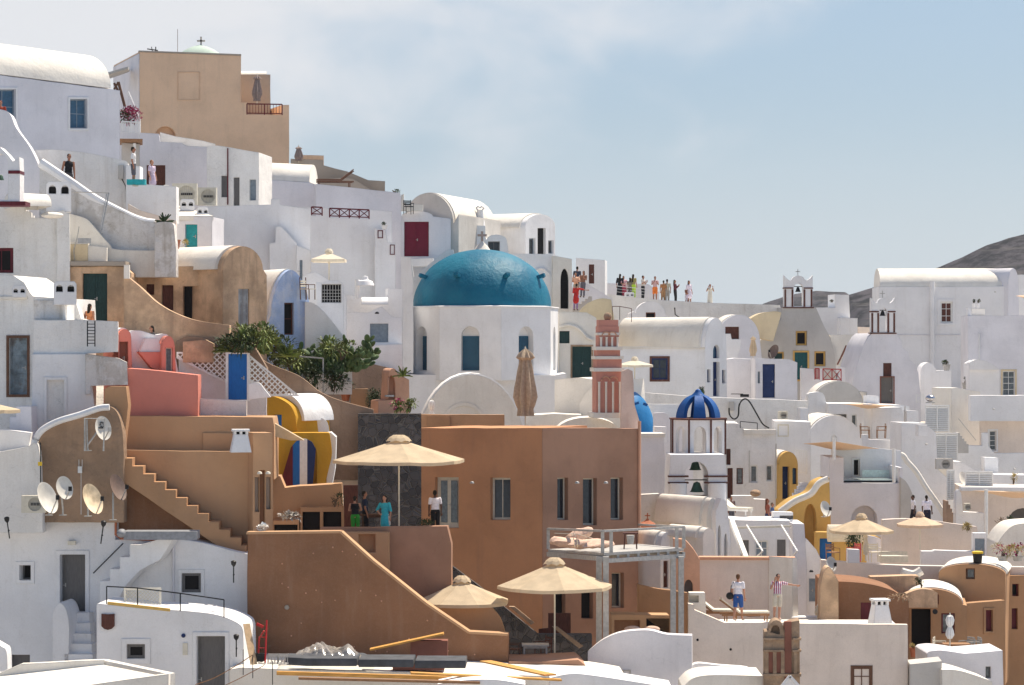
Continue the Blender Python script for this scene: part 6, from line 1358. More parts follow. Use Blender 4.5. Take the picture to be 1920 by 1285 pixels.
chair('pink chair on the mustard terrace', 1600, 1054, 41.5, -60, simple('pink_paint', (.65, .12, .15)))
chair('cream canvas chair on the mustard terrace', 1640, 1054, 41, 10, CW, CW); chair('dark wooden chair by the blue doorway', 1562, 1054, 40.5, 30, WDN)
one('sofa', 'cream cushioned sofa on the mustard terrace', 'sofa', MB().box(wpt(1675, 1048, 40.5), (1.3, .6, .3)).box(wpt(1675, 1040, 40), (1.3, .2, .3)), CW)
parasol('cream parasol over the mustard terrace', 1615, 965, 1052, 41.5, 1.46, .70, CN, 30, 8)
parasol('peach parasol in front of the two people in white shirts', 1725, 962, 1030, 40, 1.12, .52, SAIL, 20, 8)
folded('narrow cream folded parasol under the cream parasol', 1623, 1002, 1052, 41.8, .25, CN2, yhem=1040)
t = B('terrace_wall', 'long curving white wall below the mustard terrace', 'wall', 42, -1, crv([(1540, 1050), (1600, 1055), (1680, 1060), (1780, 1062), (1945, 1064)]), 1200, .5, WP)
t.add('ramp', MB().tube([wpt(x, y, 43) for x, y in crv([(1690, 1073), (1712, 1078), (1728, 1070)])], .2, 8), WC)
t = B('garden_box', 'white boxes and yellow lidded bin terrace at the right', 'wall', 41.2, 0, [(1728, 1034), (1750, 1034), (1752, 1032), (1825, 1034), (1825, 1000), (1850, 1000), (1850, 1060)], 1100, .5, WH, [('door', 1828, 1010, 1846, 1050, dict(f=GS, r=.08, n=1))])
r = empty('bin', 'black bin with a yellow lid on the right terrace', 'bin', wpt(1833, 1056, 43)); MB().lathe([(.18, 0), (.22, .42)], wpt(1833, 1056, 43), 12).build('body', CBL, r); MB().lathe([(.25, .42), (.25, .5), (.1, .53)], wpt(1833, 1056, 43), 12).build('lid', YP, r)
shrub('reddish dry flowers in a planter, the left of two at the right edge', 1880, 1052, 42.8, .4, .25, 200, .25, .03, LF4, 'pot_plant', blossoms=(BG, 40), potted=(GP, .5, .22)); shrub('reddish dry flowers in a planter, the right of two at the right edge', 1908, 1052, 42.8, .4, .25, 200, .25, .03, LF4, 'pot_plant', blossoms=(BG, 40), potted=(GP, .5, .22))
t = B('round_roof', 'white rounded roof at the right edge above the tan houses', 'house', 41, 0, crv([(1870, 1020), (1885, 998), (1905, 984), (1945, 980)]), 1100, 3, WC)
dish('thin white satellite dish on the curving wall below the mustard terrace', 1557, 1058, 43, .32, 35, 15)
# ================================================================ tan houses at lower right
t = B('vaulted_house', 'upper tan vaulted house with a sunlit pale roof at the right edge', 'house', 43, -14, arc(1760, 1885, 1075, 1058, 18, y1=1078), 1285, 4, TR, [('win', 1811, 1066, 1828, 1086, dict(f=BW, g=GG))])
t.gv(1760, 1885, 1075, 1058, 4, WC, y1=1078)
t.slab('right_wall', [(1878, 1080), (1960, 1078)], 1340, .6, TR, [('win', 1898, 1095, 1910, 1118, dict(f=MR, g=BK)), ('dark', 1897, 1141, 1908, 1180, dict(g=MR))], F=Fr(1878, 42.2, 6))
t = B('vaulted_house', 'tan vaulted house with an open black doorway and maroon shutters', 'house', 44.5, -8, [(1704, 1118)]+arc(1704, 1805, 1120, 1105, 16, y1=1134)+[(1813, 1136)], 1300, 4, TR,
      [('dark', 1709, 1142, 1745, 1218, dict(r=.4)), ('dark', 1740, 1115, 1760, 1134, dict(g=MR, r=.1)), ('win', 1765, 1150, 1790, 1188, dict(f=MR, g=GG, r=.15))])
t.gv(1704, 1805, 1120, 1105, 4, WC, y1=1134)
t.slab('side_wall', [(1812, 1132), (1885, 1126)], 1340, .5, TR, [('dark', 1848, 1144, 1861, 1184, dict(g=MR, r=.18, sur=(TR, .1)))], F=Fr(1812, 44.0, 14))
one('clock', 'small dark round plaque beside the black doorway', 'plaque', MB().lathe([(.11, 0), (.11, .05)], wpt(1753, 1147, 45.2), 12, M=Matrix.Rotation(pi/2, 3, 'X')), BI)
t = B('tan_house', 'tan house with a curved parapet and maroon door behind the tapered chimney', 'house', 45.5, -2, crv([(1541, 1092), (1556, 1090), (1620, 1094), (1670, 1106), (1695, 1122), (1704, 1128)]), 1300, 3.5, TB, [('dark', 1614, 1130, 1640, 1180, dict(g=MR, r=.1))])
t.add('rubble_edge', leafmesh(MB(), wpt(1688, 1120, 46), 90, (.5, .2, .12), .14, .1), ST, smooth=None)
t = B('stone_patch', 'orange ochre stone outcrop wall between curving white wall and tan roofs', 'wall', 43.8, 0, [(1632, 1082), (1722, 1080), (1725, 1098), (1760, 1100)], 1150, .8, OC)
shrub('grey green shrub on the ochre outcrop', 1727, 1104, 44.6, .22, .22, 160, .1, .05, LF3)
t = B('rooftop', 'orange stone roof pile between the ochre outcrop and the black doorway house', 'roof', 45, 0, crv([(1690, 1118), (1720, 1106), (1745, 1106), (1758, 1112)]), 1140, .6, OC)
B('rocky_edge', 'ochre rock corner at the left end of the tan houses', 'wall', 45.8, 0, crv([(1538, 1100), (1545, 1072), (1556, 1064), (1572, 1090)]), 1200, 1, OC)
chimney('white tapered chimney with a flat cap on the pale terrace wall', 1650, 1123, 1171, 47.8, .78, 'taper')
folded('small white folded parasol in front of the black doorway house', 1781, 1153, 1222, 46, .32, WW, yhem=1198, cover=True)
table('teak table on the little tan terrace', 1795, 1236, 46, 1.1, .7, .6, WDN)
for i, x in enumerate((1762, 1812, 1826)): chair(('white chair left of the teak table', 'grey chair right of the teak table', 'far right grey chair at the teak table')[i], x, 1232, 45.6, (70, -60, -80)[i], CW if i == 0 else GP, h=.75)
shrub('terracotta pot with yellow flowers by the black doorway', 1713, 1232, 46, .14, .1, 80, .1, .05, LF4, 'pot_plant', potted=(TC, .32, .36))
t = B('white_house', 'bluish white terrace block with tan coping below the black doorway', 'house', 47.5, 2, [(1738, 1226)]+crv([(1742, 1222), (1765, 1220), (1808, 1226)])+[(1880, 1220), (1882, 1300)], 1330, 2.5, WB, [('win', 1848, 1250, 1858, 1272, dict(f=GD, g=GG))])
t = B('grey_block', 'grey box with a sunken top at the lower right', 'house', 48.8, -4, [(1706, 1246), (1766, 1240)], 1330, 1.5, GY)
t = B('vault_roof', 'cream vaulted roof in the lower right corner', 'roof', 49, 4, crv([(1766, 1256), (1800, 1258), (1850, 1274), (1860, 1278)])+[(1862, 1300)], 1330, 2.2, WC)
# pale terrace with the two men
t = B('white_house', 'pale pinkish terrace block at the lower right with a brown four pane window', 'house', 48.4, -2, [(1290, 1132), (1300, 1134), (1302, 1144), (1330, 1156), (1358, 1168), (1440, 1168), (1560, 1170), (1702, 1172)], 1340, .4, WP,
      [('surface', 1595, 1248, 1636, 1330, dict(f=BW, g=GG, nx=2, ny=4, fw=.14))])
t.add('drain_hole', MB().ell(t.F.at(1308, 1200, 0), (.05, .03, .05), 8).ell(t.F.at(1370, 1218, 0), (.05, .03, .05), 8), BK)
t.add('floor', MB().fbox(t.F, t.F.S(1360), t.F.S(1700), .4, 5.5, t.F.sz(1400, 1172)[1]-.7, t.F.sz(1400, 1172)[1]-.35), WC)
t = B('backdrop_wall', 'tall pale wall behind the two men on the terrace', 'wall', 44.6, -3, [(1296, 1055), (1312, 1046), (1485, 1046), (1492, 1050)], 1240, .5, WP)
t.add('coping', MB().fbox(t.F, t.F.S(1310), t.F.S(1491), -.08, .6, t.F.sz(1400, 1050)[1], t.F.sz(1400, 1045)[1]), PE)
t.slab('end_pier', [(1486, 1046), (1494, 1047), (1497, 1160)], 1240, 1.2, WC, F=Fr(1486, 45, 50))
t.slab('low_wall', [(1484, 1158), (1552, 1158)], 1200, .8, WH, v=-1)
t = B('peach_wall', 'stained peach wall with a dark arch between the pergola posts and pale terrace', 'wall', 45.4, -3, [(1262, 1010)]+crv([(1284, 1012), (1300, 1030), (1312, 1050)]), 1240, .5, PE, [('dark', 1283, 1087, 1299, 1120, dict(arch=14, r=.3, g=GD))])
lounger('teak sun lounger with cream mattress on the pale terrace, the right one', 1396, 1166, 47.4, 184, WDN, CW)
lounger('teak sun lounger with raised back on the pale terrace, the left one', 1345, 1162, 46.8, 172, WDN, CW, 1.7)
one('basket', 'dark wicker basket behind the sun loungers', 'basket', MB().box(wpt(1412, 1150, 46.5), (.5, .3, .25), rz=.3), BW)
folded('small cream folded parasol behind the low white wall', 1533, 1136, 1160, 45.5, .25, CN2, yhem=1154)
t = B('white_steps', 'small white box and curved white walls at the left end of the pale terrace', 'wall', 48, 0, [(1292, 1112), (1322, 1112), (1324, 1150)], 1180, .6, WC, [('niche', 1292.5, 1117, 1310, 1130, dict(r=.3))])
# ruined stone bell arch in front
r = empty('stone_bell_arch', 'weathered stone and red plaster bell arch rising at the bottom edge', 'bell tower', wpt(1466, 1290, 54))
F = Fr(1433, 54, -3); zf = lambda y: F.sz(1460, y)[1]; Uf = F.S
MB().prism(F, [F.sz(*p) for p in [(1433, 1300), (1433, 1185), (1441, 1184)]+arc(1441, 1470, 1184, 1163, 8)+[(1472, 1172), (1485, 1166), (1499, 1164), (1500, 1300)]], 0, 1.0, [([F.sz(*p) for p in [(1444, 1186)]+arc(1446, 1462, 1182, 1172, 6)+[(1462, 1190)]], .2)]).build('arch', ST, r)
mb = MB(); mb.fbox(F, Uf(1471), Uf(1484), -.05, .3, zf(1300), zf(1166)); [mb.fbox(F, Uf(x), Uf(x+9), -.03, .3, zf(1262), zf(1221)) for x in (1440, 1456)]; mb.build('red_pilaster', RD, r)
mb = MB(); [mb.fbox(F, Uf(a), Uf(b), -.12, .3, zf(y+3), zf(y-1)) for y in (1197, 1219) for a, b in ((1431, 1470), (1486, 1502))]; mb.fbox(F, Uf(1431), Uf(1502), -.1, .3, zf(1268), zf(1263)); mb.build('moulding', ST, r)
mb = MB(); [mb.fbox(F, Uf(x), Uf(x+7), -.08, .3, zf(1263), zf(1221)) for x in (1434, 1449, 1464, 1488)]; mb.build('column', ST, r)
one('roof_ridge', 'tip of a small pink roof with white edges at the bottom edge', 'roof', MB().bar(wpt(1462, 1292, 56), wpt(1481, 1268, 56), .1).bar(wpt(1481, 1268, 56), wpt(1503, 1292, 56), .1).add([wpt(1464, 1292, 56), wpt(1481, 1271, 56), wpt(1501, 1292, 56), wpt(1464, 1292, 55.5), wpt(1481, 1271, 55.5), wpt(1501, 1292, 55.5)], [(0, 1, 2), (3, 4, 5), (0, 1, 4, 3), (1, 2, 5, 4)]), WH)
# ================================================================ tan main house
t = B('tan_house', 'large terracotta tan house with flat roof in the centre', 'house', 43.0, -30, [(779, 803), (860, 803), (1017, 803)], 1200, 4, TA,
      [('dbl', 816, 895, 860, 990, dict(f=CW, r=.25, n=1, lab='cream glazed double door')), ('win', 920, 896, 957, 975, dict(f=CW, g=GL, nx=2, ny=1, r=.25, fw=.09))])
d = [c for c in t.root.children if c.get('label') == 'cream glazed double door'][0]
mb = MB()
for a, b in ((823, 835), (842, 854)): p = t.F.sz(a, 980); p2 = t.F.sz(b, 902); mb.fbox(t.F, p[0], p2[0], .165, .18, p[1], p2[1])
mb.build('pane', GG, d)
walllamp('silver half round lamp between the cream door and window of the tan house', 885, 906, 44.6)
F2 = Fr(1017, FPX/(t.F.Y+t.F.S(1017)*t.F.s), 32)
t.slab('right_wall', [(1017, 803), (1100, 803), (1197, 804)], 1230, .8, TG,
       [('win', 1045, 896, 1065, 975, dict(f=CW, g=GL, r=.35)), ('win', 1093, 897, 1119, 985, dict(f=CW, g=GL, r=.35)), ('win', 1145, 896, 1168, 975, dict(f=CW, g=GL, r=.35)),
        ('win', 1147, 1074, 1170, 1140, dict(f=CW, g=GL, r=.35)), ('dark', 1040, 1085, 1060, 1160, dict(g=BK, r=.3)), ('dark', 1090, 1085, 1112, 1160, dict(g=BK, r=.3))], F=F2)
t.add('flat_roof', MB().add([t.F.P(0, .2, t.F.sz(800, 806)[1]), F2.P(0, .1, t.F.sz(800, 806)[1]), F2.at(1195, 806, .2), F2.at(1195, 806, 6), t.F.P(0, 6, t.F.sz(800, 806)[1])]+[p-Vector((0, 0, .3)) for p in (t.F.P(0, .2, t.F.sz(800, 806)[1]), F2.P(0, .1, t.F.sz(800, 806)[1]), F2.at(1195, 806, .2), F2.at(1195, 806, 6), t.F.P(0, 6, t.F.sz(800, 806)[1]))], [(0, 1, 2, 3, 4), (5, 6, 7, 8, 9), (0, 1, 6, 5), (1, 2, 7, 6), (2, 3, 8, 7), (3, 4, 9, 8), (4, 0, 5, 9)]), TG)
t.add('drain_pipe', MB().tube([F2.at(1199, 790, -.05), F2.at(1199, 990, -.05)], .07, 6), PE)
for x, l in ((1082, 'left'), (1136, 'right')): walllamp('silver half round lamp above the balcony, the '+l+' one', x, 906, 45.2)
t = B('roof_parapet', 'low tan parapet box on the roof in front of the arched chapel', 'wall', 40.5, 2, [(782, 777), (836, 778), (946, 778)], 812, .5, TL)
t.add('side_box', MB().fbox(t.F, t.F.S(800), t.F.S(844), -.12, .02, t.F.sz(820, 803)[1], t.F.sz(820, 780)[1]), TR)
folded('big folded tan parasol standing on the roof before the teal domed church', 985, 653, 812, 40.5, .98, CN3, yhem=780)
folded('tiny white covered parasol tip behind the roof parapet', 809, 750, 800, 40.2, .3, WW, yhem=790, cover=True)
# tan house left with outside stairs
t = B('tan_wall', 'sunlit brown terrace wall below the coral pink wall', 'house', 49.8, 1, [(236, 780), (300, 780), (511, 783), (514, 800)], 900, 2.5, TL)
t = B('tan_house', 'tan house block with outside staircase and small pilastered side', 'house', 50.3, 2, [(131, 844), (200, 844), (412, 847), (466, 846), (474, 848)], 1120, 3, TL)
t.slab('stair_flank', [(131, 846), (150, 843), (198, 846)]+steps(198, 848, 462, 1028, 12)+[(470, 1040), (470, 1100)], None, .9, TR, v=-.9) if False else None
stp = steps(207, 845, 452, 1023, 12)
t.slab('staircase', [(156, 845)]+stp+[(462, 1023), (462, 1060), (430, 1040), (156, 852)], None, 1.1, TR, v=-1.15)
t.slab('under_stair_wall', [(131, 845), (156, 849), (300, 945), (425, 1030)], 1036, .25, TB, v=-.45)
t.slab('side_bay', [(474, 812), (511, 812), (512, 1000)], 1080, 1.2, TL, [('dark', 478, 895, 486, 960, dict(g=GB, r=.2)), ('dark', 487, 882, 497, 995, dict(g=TB, r=.2)), ('dark', 499, 895, 508, 955, dict(g=GB, r=.2))], F=Fr(474, 50.6, 18))
t.slab('upper_wall', [(380, 812), (474, 812)], 860, .4, TL, v=.8)
chimney('white tapered chimney with a brown flat cap on the tan roof', 451, 805, 848, 50.8, .76, 'taper')
for x, l in ((487, 'left'), (503, 'right')): walllamp('small cream lamp on the pilastered tan side, the '+l+' one', x, 888, 51, CW)
t = B('stone_wall', 'curved earthen wall with white coping at the left behind the satellite dishes', 'wall', 50.9, -3, [(66, 930)]+crv([(68, 850), (76, 818), (100, 798), (140, 784), (190, 764), (215, 768), (228, 800), (232, 850)]), 980, .6, EA)
t.add('coping', MB().tube([wpt(x, y, 51.1) for x, y in crv([(60, 850), (66, 826), (80, 806), (110, 790), (150, 778), (185, 766), (205, 764)])], .12, 8), WH)
t = B('pier', 'brown rounded pier joining earthen wall and coral pink wall', 'wall', 50.7, 0, [(196, 730), (204, 725), (236, 725), (240, 760), (230, 850)], 980, .8, TR)
t = B('white_house', 'white bulging wall at the left edge below the curved earthen wall', 'house', 51.3, 3, [(-40, 850), (0, 848)]+crv([(10, 846), (50, 838), (66, 830), (74, 850), (76, 900)])+[(80, 960)], 1000, 3, WD)
t.slab('ledge', [(-40, 806), (20, 807), (58, 812), (52, 850)], 870, .6, WH, v=.8)
parasol('cream parasol tip at the left edge below the rotten door', -32, 746, 830, 52, 1.35, .42, CN, 0, 8)
dish('white satellite dish with a round emblem on the earthen wall', 190, 804, 51.5, .44, 52, 12, base=(165, 845, 51.5), logo=True)
r = empty('pipe_frame', 'grey square pipe frame around the dish with the round emblem', 'frame', wpt(175, 850, 52)); mb = MB(); mb.tube([wpt(159, 846, 52), wpt(159, 785, 52), wpt(196, 785, 52), wpt(194, 846, 52)], .035, 6); mb.tube([wpt(164, 846, 51), wpt(163, 787, 51)], .035, 6); mb.build('pipe', ME, r)
# lower left white house
F = Fr(-30, 50.5, -6)
t = B('white_house', 'white house at the lower left with grey plank door and exterior steps', 'house', 50.5, -6, [(-30, 963), (100, 966), (216, 974), (216, 1012), (262, 1012), (275, 1018), (300, 1012)]+crv([(300, 1013), (330, 1011), (380, 1018), (440, 1034), (500, 1046)])+[(508, 1052), (508, 1240)], 1340, 4, WH,
      [('door', 113, 1040, 160, 1150, dict(f=GD, r=.35, sur=(WH, .16), n=1, handle='l')), ('win', 37, 1060, 58, 1088, dict(f=GD, g=BK, r=.5, sur=(WH, .14))), ('win', 341, 1075, 377, 1111, dict(f=GD, g=BK, r=.12, sur=(WH, .14), fw=.1)), ('dark', 18, 1228, 56, 1270, dict(g=GD, r=.35))])
t.add('coping', MB().tube([t.F.at(-30, 962, -.02), t.F.at(100, 966, -.02), t.F.at(214, 974, -.02)], .09, 6), WC)
t.add('copper_pipe', MB().tube([t.F.at(217, 972, -.05), t.F.at(217, 1003, -.05), t.F.at(226, 1010, -.05), t.F.at(290, 1013, -.05)], .045, 6), TC)
t.add('vertical_pipe', MB().tube([t.F.at(325, 1012, -.08), t.F.at(325, 1140, -.08)], .05, 6), WB)
st2 = steps(187, 1130, 262, 1024, 5)
t.slab('side_stair', [(187, 1150), (187, 1112)]+steps(187, 1112, 262, 1022, 4)+[(300, 1012), (325, 1012), (300, 1050), (262, 1070), (236, 1098), (214, 1140)], None, 1.0, WH, v=-1.1)
r = one('lamp_hood', 'small white hooded lamp above the grey plank door', 'lamp', MB().box(t.F.at(135, 1018, -.1), (.28, .2, .14)), CW)
one('handrail', 'black straight handrail on the white wall by the exterior steps', 'handrail', MB().tube([t.F.at(175, 1075, -.2), t.F.at(231, 1019, -.2)], .025, 6), BI)
k = 0
for x, y, q in ((157, 1150, 53.1), (157, 1166, 53.5), (156, 1184, 53.9), (154, 1203, 54.3), (153, 1220, 54.7), (152, 1238, 55.1)):
    k += 1
sv = MB()
for i in range(6):
    y = 1150+i*17.5; p = t.F.P(t.F.S(128-i*1.2), 0, 0); z = (CY-y)/51; F5 = t.F; G5 = F5.sh(-.5-.3*i); sv.fbox(G5, G5.S(127-i*1.5), G5.S(168+i*1.5), 0, .6, z-2.2, z)
t.add('front_step', sv, WH)
t.slab('step_wall', crv([(98, 1150), (108, 1132), (118, 1134), (126, 1150), (130, 1180), (128, 1240)]), 1300, 1.6, WH, v=-1.7)
t.slab('step_wall', [(166, 1240), (168, 1136), (182, 1132)], 1300, 1.5, WH, v=-1.6) if False else None
t = B('white_house', 'small white house with sloping roof terrace, shield plaque and grey door', 'house', 53.2, -4, [(181, 1133)]+crv([(185, 1132), (260, 1140), (350, 1146), (410, 1154), (448, 1170), (456, 1184)])+[(458, 1300)], 1340, 2.6, WH,
      [('win', 238, 1208, 272, 1235, dict(f=GD, g=BK, r=.14, sur=(WH, .2), fw=.12)), ('door', 369, 1193, 422, 1330, dict(f=GD, r=.3, n=1, handle='l', sur=(WH, .15)))])
F6 = t.F; a = F6.sz(191, 1151); b = F6.sz(215, 1180)
t.add('shield_plaque', MB().prism(F6, [F6.sz(*p) for p in [(191, 1151), (203, 1152), (215, 1151), (215, 1174), (210, 1179), (203, 1181), (196, 1179), (191, 1174)]], -.08, .0), RW)
t.add('round_charm', MB().lathe([(.075, 0), (.075, .03), (.04, .04)], F6.at(344, 1192, -.02), 14, M=Matrix.Rotation(pi/2, 3, 'X')), NB)
t.add('meter', MB().fbox(F6, F6.S(343), F6.S(352), -.06, 0, F6.sz(347, 1228)[1], F6.sz(347, 1206)[1]), CW)
railing('black thin metal railing on the sloping roof terrace', [(200, 1133), (258, 1136), (338, 1146), (420, 1158)], 53.6, .62, BI, 'plain', 1.3)
lattice('white trellis panel leaning behind the black railing', [(232, 1103), (302, 1102), (302, 1142), (232, 1140)], 52.4, -3, CW, st=.13, bw=.02)
one('plank', 'long orange yellow plank on the sloping roof terrace', 'plank', MB().bar(wpt(202, 1131, 54.2), wpt(319, 1144, 54.2), .12, .1), simple('yellow_timber', (.66, .42, .12), stretch=(.6, 5, 5)))
torch('black oil torch at the far left of the lower white house', 12, 968, 1010, 51.8, 6); torch('black oil torch right of the grey plank door', 195, 975, 1020, 52.6, -6); torch('black oil torch beside the small dark window', 438, 1050, 1093, 52.6, 0); torch('black oil torch on the small white house by the grey door', 443, 1188, 1232, 54, 0)
dish('white satellite dish, the leftmost of the roof dishes', 84, 936, 53, .58, 62, 22, DI, base=(92, 966, 52.6)); dish('white satellite dish behind the leftmost one', 118, 916, 52.2, .42, 48, 15, DI, base=(118, 966, 52)); dish('rust stained satellite dish on the white parapet', 169, 938, 53, .56, 60, 22, DIR, base=(165, 968, 52.6)); dish('brown satellite dish in front of the tan staircase', 217, 916, 51.5, .5, 64, 22, DD, base=(212, 975, 51.5))
aircon('cream air conditioner behind the leftmost roof dish', 62, 962, 52, .85, .62)
cable('thin black mast with a yellow tag on the curved earthen wall', [(76, 905), (76, 830)], 51.4, .02, BI, 'mast', 'antenna'); one('tag', 'small yellow tag on the thin black mast', 'sign', MB().box(wpt(75, 870, 51.6), (.14, .05, .14)), YP)
one('electric_box', 'small white box hanging from a wire on the brown stair wall', 'box', MB().box(wpt(150, 881, 51), (.15, .08, .24)).bar(wpt(148, 876, 51), wpt(148, 862, 51), .015).bar(wpt(154, 876, 51), wpt(154, 862, 51), .015).bar(wpt(152, 886, 51), wpt(152, 965, 51), .015), WW)
one('rolled_mat', 'grey and blue rolled mats on the roof under the tan staircase', 'mat', MB().bar(wpt(235, 1003, 51.6), wpt(372, 1003, 51.6), .9, .3).ell(wpt(228, 1000, 51.8), (.18, .3, .16)), simple('grey_tarp', (.24, .25, .27)))
# bottom left sunlit flat roof
t = B('flat_roof', 'sunlit flat roof with low cream parapet in the bottom left corner', 'roof', 58, -2, [(-60, 1262), (0, 1262), (40, 1245), (190, 1238), (196, 1238)], 1400, .3, WC)
t.slab('parapet', [(-60, 1300), (60, 1300), (316, 1264)], 1400, .3, WC, F=Fr(-60, 62, -4))
t.slab('side_parapet', [(190, 1238), (316, 1264)], 1400, .3, WC, F=Fr(190, 58, -38))
t.add('surface', MB().add([wpt(-60, 1275, 58), wpt(190, 1246, 58), wpt(314, 1270, 61.5), wpt(60, 1310, 62.5), wpt(-60, 1310, 62.5)], [(0, 1, 2, 3, 4)]), WC)
B('white_dome', 'rounded white chimney hump at the lower left edge', 'chimney', 56, 0, crv([(-20, 1200), (2, 1212), (12, 1222), (14, 1260)]), 1300, .8, WH)
# ================================================================ yellow house with boats
t = B('yellow_house', 'mustard yellow house with curving white roof and striped boat shaped doors', 'house', 46.0, -38, [(462, 755), (486, 752)]+crv([(486, 752), (505, 744), (525, 748), (545, 762), (554, 782)])+[(556, 812)], 930, 2.0, YE, [('dark', 512, 778, 528, 850, dict(g=BD, r=.12))])
t.gv(484, 556, 790, 742, 2.1, WH, th=.07)
t.slab('white_shoulder', [(556, 783)]+crv([(557, 783), (590, 780), (612, 790), (618, 812)]), 845, 2, WH, v=.2, F=Fr(556, 46.4, 4))
t.slab('lower_front', [(511, 812), (560, 812), (616, 812)]+crv([(618, 815), (622, 850), (616, 880), (608, 912)]), 915, 1.0, YE, F=Fr(511, 47.2, 2), ops=[('niche', 547, 823, 594, 912, dict(arch=30, r=.35))])
t.slab('white_edge', [(612, 812), (620, 811), (630, 820), (628, 880), (622, 912)], 930, 1.2, WH, F=Fr(612, 47.0, 2))
F = Fr(547, 47.4, 2)
for (pp, m, l) in (([(548, 912), (548, 836), (555, 828), (562, 824), (562, 912)], BD, 'bright blue board of the arched doorway'), ([(562, 912), (562, 824), (570, 823), (576, 824), (576, 912)], WW, 'white middle board of the arched doorway'), ([(576, 912), (576, 824), (585, 829), (592, 842), (590, 870), (586, 912)], NB, 'navy board of the arched doorway')):
    t.add('door_panel', MB().prism(F, [F.sz(*p) for p in pp], .02, .12), m, label=l)
t.add('maroon_panel', MB().prism(F, [F.sz(*p) for p in [(524, 912), (545, 840), (549, 835), (549, 912)]], .0, .06), MR)  # maroon board left of the blue one in the doorway
one('shade_cloth', 'cream triangular shade cloth in front of the yellow house', 'shade sail', MB().add([wpt(511, 792, 49.6), wpt(570, 826, 48.4), wpt(545, 826, 48.6), wpt(511, 818, 49.6), wpt(511, 790, 49.3), wpt(570, 824, 48.2), wpt(545, 824, 48.4), wpt(511, 816, 49.3)], [(0, 1, 2, 3), (4, 5, 6, 7), (0, 1, 5, 4), (1, 2, 6, 5), (2, 3, 7, 6), (3, 0, 4, 7)]), CN)
t = B('white_wall', 'white wall with a boiler pipe between yellow house and black stone wall', 'wall', 45.4, 2, [(618, 811), (671, 811)], 930, .4, WP)
t.add('boiler_pipe', MB().tube([t.F.at(638, 896, -.2), t.F.at(638, 820, -.2)], .14, 8), WH); t.add('shelf', MB().fbox(t.F, t.F.S(640), t.F.S(671), -.5, 0, t.F.sz(650, 900)[1], t.F.sz(650, 890)[1]), GP)
# patio
t = B('patio_counter', 'tan patio counter with two dark glass bays left of the group under the parasol', 'counter', 48.6, 2, [(511, 893), (525, 893), (534, 915), (560, 912), (640, 908), (642, 948)], 1010, 1.2, TL)
t.slab('counter_front', [(563, 952), (644, 950)], 1010, .5, TL, [('dark', 567, 960, 600, 1002, dict(r=.2, g=BK)), ('dark', 606, 960, 640, 1002, dict(r=.2, g=BK))], v=-.35)
t.slab('bench', [(512, 976), (561, 974)], 1010, .5, TL, [('dark', 514, 984, 558, 1000, dict(g=BK, r=.2))], v=-.4)
one('blankets', 'crumpled grey blankets on the tan patio bench', 'cloth', leafmesh(MB(), wpt(543, 968, 49.6), 110, (.38, .2, .09), .2, .14, .6), GP, smooth=None)
shrub('small spindly plant on the tan patio counter', 628, 950, 49.3, .35, .28, 70, .2, .04, LF3, 'pot_plant')
one('towel', 'white crumpled towel on the tan wall', 'towel', leafmesh(MB(), wpt(492, 992, 51.2), 60, (.16, .1, .09), .18, .14, .6), WW, smooth=None)
t = B('wooden_gate', 'reddish wooden gate behind the group under the parasol', 'gate', 46.6, 2, [(644, 910), (671, 910)], 1010, .1, RW)
parasol('huge cream parasol over the people on the tan patio', 748, 818, 990, 48.8, 2.56, .90, CN, 12, 8)
table('dark round table among the people on the tan patio', 705, 1000, 49.1, 1.2, .5, .72, BW)
shrub('dark potted plant behind the patio parapet', 795, 990, 49.4, .5, .15, 160, .14, .06, LF3, 'pot_plant')
# big diagonal wall etc
t = B('diagonal_wall', 'huge brown wall with a long diagonal edge sloping down to the right', 'wall', 51.5, -3, [(464, 1000), (640, 998), (700, 1052), (760, 1100), (800, 1132), (880, 1186), (953, 1190)], 1340, .6, TB)
rim = t.F; mb = MB(); pts = [(464, 999), (640, 997), (700, 1051), (760, 1099), (800, 1131), (880, 1185), (953, 1189)]
for a, b in zip(pts[:-1], pts[1:]): mb.bar(rim.at(*a, .3), rim.at(*b, .3), .62, .08)
t.add('coping', mb, TL)
mb = MB()
for _ in range(60):
    fx = random.uniform(520, 940); fy = random.uniform(1012, 1260)
    if fy > 1010+max(0, fx-640)*.76: mb.ell(t.F.at(fx, fy, -.01), (.03, .012, .03), 6)
t.add('paint_fleck', mb, PE)
t.add('pipe_end', MB().lathe([(.07, 0), (.09, .05), (.06, .05)], t.F.at(538, 1139, -.0), 12, M=Matrix.Rotation(pi/2, 3, 'X')), GB)
t = B('patio_wall', 'tan patio parapet wall with a niche above the diagonal brown wall', 'wall', 49.8, -4, [(600, 990), (700, 990), (838, 987), (846, 1020), (846, 1140)], 1260, .6, TG)
t.slab('niche_wall', [(640, 999), (722, 999), (728, 999), (728, 1080)], 1160, .5, TL, [('niche', 672, 1002, 704, 1036, dict(r=.3))], v=-.6)
t = B('curved_parapet', 'sunlit tan parapet panel curving down behind the diagonal brown wall', 'wall', 50.6, -3, [(818, 1138), (922, 1140)]+crv([(922, 1140), (938, 1160), (947, 1186)]), 1240, .3, TR)
parasol('cream parasol rising behind the diagonal brown wall, the lower left one', 866, 1082, 1210, 50, 1.84, .88, CN, 20, 8)
parasol('cream parasol over the lower dark terrace, left of the pergola posts', 1040, 1048, 1250, 50.4, 2.16, .98, CN, 8, 8)
t = B('stone_terrace', 'dark lava stone wall of the lower terrace under the cream parasols', 'wall', 48.2, 3, [(846, 1060), (900, 1100), (960, 1150), (1010, 1190), (1110, 1190)], 1300, .5, SW, wob=0)
